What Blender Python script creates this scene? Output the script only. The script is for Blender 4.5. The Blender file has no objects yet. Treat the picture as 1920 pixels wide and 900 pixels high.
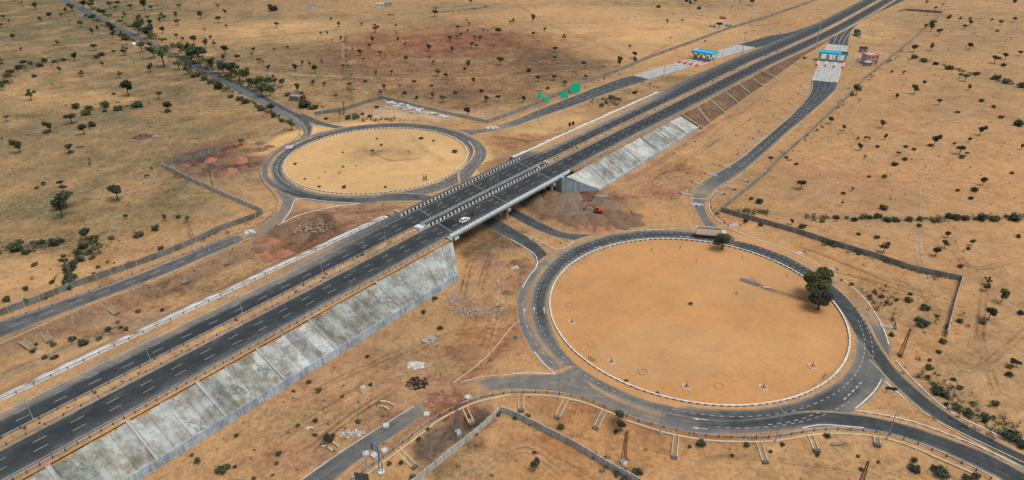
import bpy, bmesh, math, random
import numpy as np
from mathutils import Vector, Matrix, noise as mnoise
random.seed(7)
C = bpy.context.scene.collection
sc = bpy.context.scene
# ---------------------------------------------------------------- camera, sky, sun, exposure
F, PT, RO, H = 1225.78, 0.494111, -0.011564, 120.0
cam_d = bpy.data.cameras.new('camera'); cam = bpy.data.objects.new('camera', cam_d); C.objects.link(cam)
cam_d.sensor_width = 36; cam_d.lens = F/1920*36; cam_d.clip_start = 1; cam_d.clip_end = 20000
_c, _s = math.cos(RO), math.sin(RO)
VR = Vector((_c, _s*math.sin(PT), _s*math.cos(PT)))
VU = Vector((-_s, _c*math.sin(PT), _c*math.cos(PT)))
VF = Vector((0, math.cos(PT), -math.sin(PT)))
cam.matrix_world = Matrix(((VR.x, VU.x, -VF.x, 0), (VR.y, VU.y, -VF.y, 0), (VR.z, VU.z, -VF.z, H), (0, 0, 0, 1)))
sc.camera = cam
SUN_EL, SUN_AZ = math.radians(66), math.radians(108)     # azimuth clockwise from +Y
w = bpy.data.worlds.new('World'); sc.world = w; w.use_nodes = True
nt = w.node_tree; sky = nt.nodes.new('ShaderNodeTexSky'); sky.sky_type = 'NISHITA'; sky.sun_disc = False
sky.sun_elevation = SUN_EL; sky.sun_rotation = SUN_AZ; sky.air_density = 1.6; sky.dust_density = 5.0; sky.ozone_density = 1.0
nt.links.new(sky.outputs[0], nt.nodes['Background'].inputs[0]); nt.nodes['Background'].inputs[1].default_value = 0.125
sl = bpy.data.lights.new('sun', 'SUN'); so = bpy.data.objects.new('sun', sl); C.objects.link(so)
sl.energy = 1.5; sl.angle = math.radians(26); sl.color = (1.0, 0.95, 0.88)
sd = Vector((math.sin(SUN_AZ)*math.cos(SUN_EL), math.cos(SUN_AZ)*math.cos(SUN_EL), math.sin(SUN_EL)))
so.rotation_euler = sd.to_track_quat('Z', 'Y').to_euler(); so.location = sd*500
sc.view_settings.view_transform = 'Standard'; sc.view_settings.look = 'None'; sc.view_settings.gamma = 1
sc.view_settings.exposure = 0.23
sc.render.resolution_x = 1024; sc.render.resolution_y = 480

# ---------------------------------------------------------------- places: pixels of the photograph read as points of the terrain
def ss(a, b, x): t = np.clip((x-a)/(b-a), 0, 1); return t*t*(3-2*t)
def raydir(px, py):
    x = (np.asarray(px, float)-960)/F; y = -(np.asarray(py, float)-450)/F
    return (x*VR.x+y*VU.x+VF.x, x*VR.y+y*VU.y+VF.y, x*VR.z+y*VU.z+VF.z)
def unproj(px, py, z=0.0):
    X, Y, Z = raydir(px, py); t = (z-H)/Z
    return X*t, Y*t
def P0(pts, z=0.0): return [tuple(float(v) for v in unproj(x, y, z)) for x, y in pts]
def catmull(pts, step):
    P = np.array(pts, float)
    if len(P) < 3:
        n = max(2, int(np.hypot(*(P[1]-P[0]))/step)+1); t = np.linspace(0, 1, n)[:, None]; return P[0]*(1-t)+P[1]*t
    Q = np.vstack([2*P[0]-P[1], P, 2*P[-1]-P[-2]]); out = []
    for i in range(1, len(Q)-2):
        a, b, c, d = Q[i-1:i+3]; n = max(1, int(np.hypot(*(c-b))/step))
        for k in range(n):
            t = k/n; out.append(.5*((2*b)+(-a+c)*t+(2*a-5*b+4*c-d)*t*t+(-a+3*b-3*c+d)*t**3))
    out.append(P[-1]); return np.array(out)
def resample(P, n):
    d = np.r_[0, np.cumsum(np.hypot(*np.diff(P, axis=0).T))]; t = np.linspace(0, d[-1], n)
    return np.stack([np.interp(t, d, P[:, i]) for i in range(P.shape[1])], 1), d[-1]
def in_poly(X, Y, poly):
    r = np.zeros(X.shape, bool); n = len(poly)
    for i in range(n):
        x1, y1 = poly[i]; x2, y2 = poly[(i+1) % n]
        if y1 == y2: continue
        c = ((Y < y1) != (Y < y2)) & (X < (x2-x1)*(Y-y1)/(y2-y1)+x1); r ^= c
    return r
def d_line(X, Y, line, closed=False):
    d = np.full(X.shape, 1e9); n = len(line)
    for i in range(n if closed else n-1):
        x1, y1 = line[i]; x2, y2 = line[(i+1) % n]; dx, dy = x2-x1, y2-y1; L = dx*dx+dy*dy or 1e-9
        t = np.clip(((X-x1)*dx+(Y-y1)*dy)/L, 0, 1); d = np.minimum(d, np.hypot(X-x1-t*dx, Y-y1-t*dy))
    return d
# highway frame: s along, n across, z(s)
TH = 0.902992; UX, UY = math.cos(TH), math.sin(TH); NX, NY = math.sin(TH), -math.cos(TH)
def hz(s): return np.interp(s, [-200, 150, 232, 293, 393, 493, 560, 640, 760], [7.6, 7.6, 7.3, 6.4, 4.6, 3.2, 1.3, .45, .3])
def hoff(s): return 5.8*ss(480, 740, np.asarray(s, float))
def W(s, n, z=0.0): n = n+float(hoff(s)); return (s*UX+n*NX, s*UY+n*NY, z)

RAIL_S = [(560, 972), (590, 945), (660, 899), (689, 878), (723, 851), (755, 827), (787, 802), (813, 782), (857, 760), (897, 745), (930, 737), (960, 733), (993, 733), (1027, 735), (1087, 743), (1127, 758), (1193, 787), (1243, 800), (1293, 812), (1343, 818), (1440, 819), (1507, 809), (1557, 804), (1627, 807), (1690, 820), (1757, 847), (1823, 877), (1857, 897), (1960, 960)]
LOW_A = P0([(x+3, y+9) for x, y in RAIL_S]); LOW_A += [(LOW_A[-1][0]+10, 30), (LOW_A[0][0]-10, 30)]
LOW_B = P0([(-60, 676), (0, 652), (100, 606), (187, 573), (267, 543), (367, 501), (455, 466), (480, 470), (560, 455), (640, 440), (600, 470), (540, 497), (330, 597), (150, 680), (-60, 790)])
def gz(X, Y):
    X = np.asarray(X, float); Y = np.asarray(Y, float); z = np.zeros(X.shape)
    for poly, dep, wd in ((LOW_A, 1.9, 6.), (LOW_B, 1.6, 5.)):
        m = in_poly(X, Y, poly); d = d_line(X, Y, poly, True); z = z - np.where(m, dep*ss(0, wd, d), 0)
    return z
def gz1(x, y): return float(gz(np.array([x]), np.array([y]))[0])
def at(px, py, extra=0.0):
    z = 0.0
    for _ in range(3):
        x, y = unproj(px, py, z); z = gz1(x, y)
    return (float(x), float(y), z+extra)
def mpp(px, py):
    X, Y, Z = raydir(px, py); return float(H/-Z*math.sqrt(X*X+Y*Y+Z*Z)/F/ math.sqrt(1+((px-960)/F)**2+((py-450)/F)**2))

# ---------------------------------------------------------------- materials
def _n(nt, t, **k):
    n = nt.nodes.new(t)
    for a, b in k.items(): setattr(n, a, b)
    return n
def newmat(name, rough=.85):
    m = bpy.data.materials.new(name); m.use_nodes = True; b = m.node_tree.nodes['Principled BSDF']
    b.inputs['Roughness'].default_value = rough; b.inputs['Specular IOR Level'].default_value = .25
    return m, m.node_tree, b
def noise(nt, scale, detail=4, rough=.6, vec=None, dist=0):
    n = _n(nt, 'ShaderNodeTexNoise'); n.inputs['Scale'].default_value = scale; n.inputs['Detail'].default_value = detail
    n.inputs['Roughness'].default_value = rough; n.inputs['Distortion'].default_value = dist
    if vec is not None: nt.links.new(vec, n.inputs['Vector'])
    return n.outputs['Fac']
def math_(nt, op, a, b=None, c=None, clamp=False):
    n = _n(nt, 'ShaderNodeMath', operation=op); n.use_clamp = clamp
    for i, v in enumerate((a, b, c)):
        if v is None: continue
        if isinstance(v, (int, float)): n.inputs[i].default_value = v
        else: nt.links.new(v, n.inputs[i])
    return n.outputs[0]
def mix(nt, fac, a, b, mode='MIX'):
    n = _n(nt, 'ShaderNodeMix', data_type='RGBA', blend_type=mode)
    for s, v in ((n.inputs['Factor'], fac), (n.inputs['A'], a), (n.inputs['B'], b)):
        if isinstance(v, (int, float)): s.default_value = v
        elif isinstance(v, tuple): s.default_value = v if len(v) == 4 else (*v, 1)
        else: nt.links.new(v, s)
    return n.outputs['Result']
def ramp(nt, fac, stops):
    r = _n(nt, 'ShaderNodeValToRGB'); e = r.color_ramp.elements
    while len(e) > 1: e.remove(e[-1])
    e[0].position = stops[0][0]; e[0].color = stops[0][1] if len(stops[0][1]) == 4 else (*stops[0][1], 1)
    for p, c in stops[1:]:
        x = e.new(p); x.color = c if len(c) == 4 else (*c, 1)
    nt.links.new(fac, r.inputs[0]); return r.outputs[0]
def mapr(nt, v, a, b, c=0., d=1.):
    n = _n(nt, 'ShaderNodeMapRange'); nt.links.new(v, n.inputs[0])
    for i, x in enumerate((a, b, c, d)): n.inputs[i+1].default_value = x
    return n.outputs[0]
def bump(nt, b, h, strength, dist):
    n = _n(nt, 'ShaderNodeBump'); n.inputs['Strength'].default_value = strength; n.inputs['Distance'].default_value = dist
    nt.links.new(h, n.inputs['Height']); nt.links.new(n.outputs[0], b.inputs['Normal'])
_simple = {}
def simple(name, c, rough=.8, var=.25, scale=1.5, c2=None, metal=0.0, dirt=0.0, rnd=0.0):
    if name in _simple: return _simple[name]
    m, nt, b = newmat(name, rough); tc = _n(nt, 'ShaderNodeTexCoord').outputs['Object']
    n1 = noise(nt, scale, 5, .65, tc); c2 = c2 or tuple(v*(1-var) for v in c)
    col = mix(nt, mapr(nt, n1, .35, .65), c, c2)
    if dirt: col = mix(nt, mapr(nt, noise(nt, scale*.35, 6, .7, tc), .5, .75, 0, dirt), col, (.30, .2, .12))
    if rnd:
        oi = _n(nt, 'ShaderNodeObjectInfo').outputs['Random']; hs = _n(nt, 'ShaderNodeHueSaturation')
        nt.links.new(mapr(nt, oi, 0, 1, 1-rnd, 1+rnd), hs.inputs['Value']); nt.links.new(col, hs.inputs['Color'])
        nt.links.new(mapr(nt, oi, 0, 1, .5-rnd*.04, .5+rnd*.03), hs.inputs['Hue']); col = hs.outputs[0]
    nt.links.new(col, b.inputs['Base Color']); b.inputs['Metallic'].default_value = metal
    _simple[name] = m; return m
def ground_col(nt):
    """painted soil colour (attribute Col) broken up by grain, streaks and stones, all in world metres"""
    tc = _n(nt, 'ShaderNodeTexCoord').outputs['Object']
    at_ = _n(nt, 'ShaderNodeAttribute', attribute_name='Col'); col = at_.outputs['Color']
    rg = _n(nt, 'ShaderNodeAttribute', attribute_name='rough').outputs['Fac']
    big = noise(nt, .012, 5, .62, tc, .8); mid = noise(nt, .09, 7, .68, tc, .5); fine = noise(nt, .9, 6, .7, tc)
    mp = _n(nt, 'ShaderNodeMapping'); nt.links.new(tc, mp.inputs[0]); mp.inputs['Rotation'].default_value = (0, 0, .9); mp.inputs['Scale'].default_value = (.04, .35, 1)
    strk = noise(nt, 1.0, 5, .7, mp.outputs[0], 1.2)
    n3 = noise(nt, .3, 6, .72, tc, 1.0); hue = noise(nt, .035, 5, .65, tc, 1.5)
    col = mix(nt, mapr(nt, big, .36, .62, 0, .75), col, (.74, .80, .86), 'MULTIPLY')
    k = math_(nt, 'MULTIPLY', mapr(nt, hue, .45, .68), math_(nt, 'MULTIPLY_ADD', rg, .7, .15))
    col = mix(nt, k, col, (.78, .66, .60), 'MULTIPLY')
    k = math_(nt, 'MULTIPLY', mapr(nt, hue, .5, .3), math_(nt, 'MULTIPLY_ADD', rg, .5, .1))
    col = mix(nt, k, col, (1.12, 1.10, 1.05), 'MULTIPLY')
    k = math_(nt, 'MULTIPLY', mapr(nt, mid, .40, .66, 0, 1), math_(nt, 'MULTIPLY_ADD', rg, .8, .14))
    col = mix(nt, k, col, (.58, .55, .53), 'MULTIPLY')
    k = math_(nt, 'MULTIPLY', mapr(nt, n3, .45, .60, 0, 1), math_(nt, 'MULTIPLY_ADD', rg, 1.0, .07), None, True)
    col = mix(nt, k, col, (.52, .49, .46), 'MULTIPLY')
    k = math_(nt, 'MULTIPLY', mapr(nt, strk, .5, .68), math_(nt, 'MULTIPLY_ADD', rg, .5, .12))
    col = mix(nt, k, col, (1.12, .95, .8), 'MULTIPLY')
    k = math_(nt, 'MULTIPLY', mapr(nt, fine, .47, .62), math_(nt, 'MULTIPLY_ADD', rg, .9, .10), None, True)
    col = mix(nt, k, col, (.50, .48, .45), 'MULTIPLY')
    k = math_(nt, 'MULTIPLY', mapr(nt, fine, .42, .32), math_(nt, 'MULTIPLY_ADD', rg, .6, .05))
    col = mix(nt, k, col, (1.25, 1.22, 1.18), 'MULTIPLY')
    # dry tufts and stones, sparser on the clean sand
    vo = _n(nt, 'ShaderNodeTexVoronoi'); vo.inputs['Scale'].default_value = .42; nt.links.new(tc, vo.inputs['Vector'])
    dots = mapr(nt, vo.outputs['Distance'], .26, .10); clus = mapr(nt, noise(nt, .05, 4, .6, tc), .48, .62)
    k = math_(nt, 'MULTIPLY', math_(nt, 'MULTIPLY', dots, clus), math_(nt, 'MULTIPLY', rg, .95), None, True)
    col = mix(nt, k, col, (.10, .095, .055))
    vo = _n(nt, 'ShaderNodeTexVoronoi'); vo.inputs['Scale'].default_value = .11; nt.links.new(tc, vo.inputs['Vector'])
    k = math_(nt, 'MULTIPLY', math_(nt, 'MULTIPLY', mapr(nt, vo.outputs['Distance'], .24, .08), mapr(nt, fine, .42, .58)), math_(nt, 'MULTIPLY', rg, 1.1), None, True)
    col = mix(nt, k, col, (.115, .105, .06))
    hgt = math_(nt, 'ADD', math_(nt, 'MULTIPLY', mid, 1.0), math_(nt, 'MULTIPLY', fine, .22))
    return col, hgt, tc
def mat_ground():
    m, nt, b = newmat('soil', .95); col, hgt, tc = ground_col(nt)
    nt.links.new(col, b.inputs['Base Color']); bump(nt, b, hgt, .55, 1.1); return m
def mat_road():
    """asphalt that goes from fresh black through grey dust to drifted sand with attribute dust"""
    m, nt, b = newmat('asphalt', .8); gc, hgt, tc = ground_col(nt)
    du = _n(nt, 'ShaderNodeAttribute', attribute_name='dust').outputs['Fac']; uv = _n(nt, 'ShaderNodeUVMap').outputs[0]
    mp = _n(nt, 'ShaderNodeMapping'); nt.links.new(uv, mp.inputs[0]); mp.inputs['Scale'].default_value = (1.1, .035, 1)
    tr = noise(nt, 1.0, 4, .6, mp.outputs[0], .3); n1 = noise(nt, .22, 7, .7, tc, .6); n2 = noise(nt, 1.3, 5, .7, tc)
    d = math_(nt, 'ADD', du, math_(nt, 'MULTIPLY', math_(nt, 'SUBTRACT', n1, .5), .72))
    d = math_(nt, 'ADD', d, math_(nt, 'MULTIPLY', math_(nt, 'SUBTRACT', n2, .5), .18))
    d = math_(nt, 'ADD', d, math_(nt, 'MULTIPLY', math_(nt, 'SUBTRACT', tr, .5), .42))
    asp = ramp(nt, d, [(0, (.024, .029, .030)), (.18, (.042, .048, .049)), (.36, (.092, .094, .091)), (.52, (.135, .127, .115)), (.68, (.21, .175, .13)), (.82, (.30, .21, .13))])
    asp = mix(nt, mapr(nt, n2, .3, .7, 0, .3), asp, (.8, .8, .8), 'MULTIPLY')
    col = mix(nt, mapr(nt, d, .68, .86), asp, gc)
    nt.links.new(col, b.inputs['Base Color']); bump(nt, b, n2, .2, .05); return m
def mat_concrete(name, c, c2, crack=0., stain=.6, streak=None, teal=0.):
    m, nt, b = newmat(name, .85); tc = _n(nt, 'ShaderNodeTexCoord').outputs['Object']; uv = _n(nt, 'ShaderNodeUVMap').outputs[0]
    n1 = noise(nt, .16, 9, .74, tc, .15); n2 = noise(nt, 1.6, 6, .7, tc)
    col = mix(nt, mapr(nt, n1, .44, .58), c, c2)
    if crack:
        sx = _n(nt, 'ShaderNodeSeparateXYZ'); nt.links.new(uv, sx.inputs[0]); su = math_(nt, 'DIVIDE', sx.outputs[0], 4.4)
        wn = _n(nt, 'ShaderNodeTexWhiteNoise', noise_dimensions='1D'); nt.links.new(math_(nt, 'FLOOR', su), wn.inputs['W'])
        tone = _n(nt, 'ShaderNodeCombineColor'); tv = mapr(nt, wn.outputs['Value'], 0, 1, .62, 1.18)
        for i in range(3): nt.links.new(tv, tone.inputs[i])
        col = mix(nt, 1.0, col, tone.outputs[0], 'MULTIPLY')
        jo = mapr(nt, math_(nt, 'FRACT', math_(nt, 'ADD', su, math_(nt, 'MULTIPLY', math_(nt, 'SUBTRACT', n2, .5), .05))), .05, .015)
        col = mix(nt, math_(nt, 'MULTIPLY', jo, .75), col, (.11, .11, .10))
    if teal: col = mix(nt, mapr(nt, noise(nt, .35, 4, .6, tc, 1.5), .5, .7, 0, teal), col, (.27, .37, .36))
    mp = _n(nt, 'ShaderNodeMapping'); nt.links.new(uv, mp.inputs[0]); mp.inputs['Scale'].default_value = (streak or .9, .09, 1)
    st = noise(nt, 1., 6, .72, mp.outputs[0], .5)
    col = mix(nt, mapr(nt, st, .46, .66, 0, stain), col, (.40, .36, .30), 'MULTIPLY')
    col = mix(nt, mapr(nt, n2, .4, .75, 0, .45), col, (.72, .70, .66), 'MULTIPLY')
    if crack:
        wp = _n(nt, 'ShaderNodeMixRGB') if False else None
        nn = _n(nt, 'ShaderNodeTexNoise'); nn.inputs['Scale'].default_value = .5; nn.inputs['Detail'].default_value = 4; nt.links.new(tc, nn.inputs['Vector'])
        va = _n(nt, 'ShaderNodeVectorMath', operation='MULTIPLY_ADD'); nt.links.new(nn.outputs['Color'], va.inputs[0]); va.inputs[1].default_value = (9, 9, 9); nt.links.new(tc, va.inputs[2])
        vo = _n(nt, 'ShaderNodeTexVoronoi', feature='DISTANCE_TO_EDGE'); vo.inputs['Scale'].default_value = .085; nt.links.new(va.outputs[0], vo.inputs['Vector'])
        e = mapr(nt, vo.outputs['Distance'], .022, .008); e = math_(nt, 'MULTIPLY', e, mapr(nt, noise(nt, .06, 3, .5, tc), .42, .5, 0, crack))
        col = mix(nt, e, col, (.075, .095, .10))
        # moss and damp soaking out from the crack
        e2 = math_(nt, 'MULTIPLY', mapr(nt, vo.outputs['Distance'], .12, .0), mapr(nt, noise(nt, .15, 4, .6, tc), .45, .65, 0, .5))
        col = mix(nt, e2, col, (.16, .18, .16))
    nt.links.new(col, b.inputs['Base Color']); bump(nt, b, n2, .3, .06); return m

# ---------------------------------------------------------------- mesh helper
class MB:
    def __init__(s): s.v = []; s.f = []; s.m = []; s.uv = []; s.mats = []
    def mi(s, mat):
        if mat not in s.mats: s.mats.append(mat)
        return s.mats.index(mat)
    def face(s, pts, mat=None, uv=None):
        b = len(s.v); s.v += [tuple(p) for p in pts]; s.f.append(tuple(range(b, b+len(pts)))); s.m.append(s.mi(mat)); s.uv += uv or [(0, 0)]*len(pts); return s
    def box(s, c, d, rz=0., mat=None, taper=1.0, ry=0., rx=0.):
        R = Matrix.Rotation(rz, 3, 'Z') @ Matrix.Rotation(ry, 3, 'Y') @ Matrix.Rotation(rx, 3, 'X'); b = len(s.v); k = s.mi(mat)
        for z in (-1, 1):
            t = taper if z > 0 else 1
            for x, y in ((-1, -1), (1, -1), (1, 1), (-1, 1)):
                p = R @ Vector((x*d[0]/2*t, y*d[1]/2*t, z*d[2]/2)); s.v.append((p.x+c[0], p.y+c[1], p.z+c[2]))
        for q in ((3, 2, 1, 0), (4, 5, 6, 7), (0, 1, 5, 4), (1, 2, 6, 5), (2, 3, 7, 6), (3, 0, 4, 7)):
            s.f.append(tuple(b+i for i in q)); s.m.append(k); s.uv += [(0, 0), (1, 0), (1, 1), (0, 1)]
        return s
    def beam(s, a, b_, wd, ht, mat=None):
        a = Vector(a); b_ = Vector(b_); d = (b_-a); u = d.normalized(); up = Vector((0, 0, 1)) if abs(u.z) < .95 else Vector((1, 0, 0))
        r = u.cross(up).normalized(); q = r.cross(u); b0 = len(s.v); k = s.mi(mat)
        for p in (a, b_):
            for x, y in ((-1, -1), (1, -1), (1, 1), (-1, 1)): s.v.append(tuple(p+r*(x*wd/2)+q*(y*ht/2)))
        for t in ((3, 2, 1, 0), (4, 5, 6, 7), (0, 1, 5, 4), (1, 2, 6, 5), (2, 3, 7, 6), (3, 0, 4, 7)):
            s.f.append(tuple(b0+i for i in t)); s.m.append(k); s.uv += [(0, 0)]*4
        return s
    def tube(s, pts, rs, n=6, mat=None, cap=True):
        pts = [Vector(p) for p in pts]; k = s.mi(mat)
        if not isinstance(rs, (list, tuple)): rs = [rs]*len(pts)
        b0 = len(s.v)
        for i, p in enumerate(pts):
            u = (pts[min(i+1, len(pts)-1)]-pts[max(i-1, 0)]).normalized(); up = Vector((0, 0, 1)) if abs(u.z) < .9 else Vector((1, 0, 0))
            r = u.cross(up).normalized(); q = r.cross(u)
            for j in range(n):
                a = 2*math.pi*j/n; s.v.append(tuple(p+r*(math.cos(a)*rs[i])+q*(math.sin(a)*rs[i])))
        for i in range(len(pts)-1):
            for j in range(n):
                a, b = b0+i*n+j, b0+i*n+(j+1) % n; s.f.append((a, b, b+n, a+n)); s.m.append(k); s.uv += [(0, 0)]*4
        if cap:
            s.f.append(tuple(b0+n-1-j for j in range(n))); s.f.append(tuple(b0+(len(pts)-1)*n+j for j in range(n))); s.m += [k, k]; s.uv += [(0, 0)]*(2*n)
        return s
    def prism(s, poly, z0, z1, mat=None, axis='Z', shrink=1.0):
        """outline in the xy plane (or xz for axis Y) pulled to a solid"""
        k = s.mi(mat); n = len(poly); b0 = len(s.v); cx = sum(p[0] for p in poly)/n; cy = sum(p[1] for p in poly)/n
        for z, q in ((z0, 1.0), (z1, shrink)):
            for x, y in poly:
                x = cx+(x-cx)*q; y = cy+(y-cy)*q; s.v.append((x, y, z) if axis == 'Z' else (x, z, y))
        s.f.append(tuple(b0+n-1-i for i in range(n))); s.f.append(tuple(b0+n+i for i in range(n))); s.m += [k, k]; s.uv += [(0, 0)]*(2*n)
        for i in range(n):
            j = (i+1) % n; s.f.append((b0+i, b0+j, b0+n+j, b0+n+i)); s.m.append(k); s.uv += [(0, 0)]*4
        return s
    def build(s, name, mat=None, parent=None, loc=None, smooth=False):
        me = bpy.data.meshes.new(name); me.from_pydata(s.v, [], s.f)
        for x in s.mats: me.materials.append(x or mat)
        if len(s.mats) > 1: me.polygons.foreach_set('material_index', s.m)
        ul = me.uv_layers.new(name='UVMap'); ul.data.foreach_set('uv', np.array(s.uv, 'f').ravel())
        if smooth: me.polygons.foreach_set('use_smooth', [True]*len(s.f))
        bm = bmesh.new(); bm.from_mesh(me); bmesh.ops.recalc_face_normals(bm, faces=bm.faces); bm.to_mesh(me); bm.free()
        o = bpy.data.objects.new(name, me); C.objects.link(o)
        if parent: o.parent = parent
        if loc: o.location = loc
        return o
def tag(o, label=None, cat=None, group=None, kind=None):
    for k, v in (('label', label), ('category', cat), ('group', group), ('kind', kind)):
        if v: o[k] = v
    return o
def thing(name, loc, label, cat, group=None, rz=0.):
    o = bpy.data.objects.new(name, None); C.objects.link(o); o.location = loc; o.rotation_euler = (0, 0, rz); o.empty_display_size = .5
    return tag(o, label, cat, group)
def copy_thing(src, loc, rz=0., label=None, scale=None):
    r = src.copy(); C.objects.link(r); r.location = loc; r.rotation_euler = (0, 0, rz)
    if label: r['label'] = label
    if scale: r.scale = scale
    for ch in src.children:
        c = ch.copy(); C.objects.link(c); c.parent = r
        for g in ch.children:
            d = g.copy(); C.objects.link(d); d.parent = c
    return r
ORD = ['', 'first', 'second', 'third', 'fourth', 'fifth', 'sixth', 'seventh', 'eighth', 'ninth', 'tenth', 'eleventh', 'twelfth', 'thirteenth', 'fourteenth', 'fifteenth', 'sixteenth', 'seventeenth', 'eighteenth', 'nineteenth', 'twentieth']
def nth(i): return ORD[i] if i < len(ORD) else '%dth' % i if i % 10 > 3 or i % 10 == 0 else '%d%s' % (i, ['', 'st', 'nd', 'rd'][i % 10])

# ---------------------------------------------------------------- soil colours, painted where the land has them, plus some shade under the bridge
G_ = dict(sand=(.48, .285, .130), orange=(.50, .258, .100), yellow=(.60, .375, .160), red=(.33, .14, .072), redd=(.20, .10, .065), olive=(.26, .20, .098), tan=(.39, .252, .124), brown=(.16, .10, .06), pink=(.37, .195, .125), grey=(.30, .25, .20), pale=(.55, .42, .28), green=(.185, .17, .078), dark=(.09, .062, .042), wine=(.19, .105, .08), bankbrown=(.19, .125, .085), gully=(.20, .105, .06), gravel=(.10, .085, .075), sandd=(.30, .165, .075))
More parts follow.
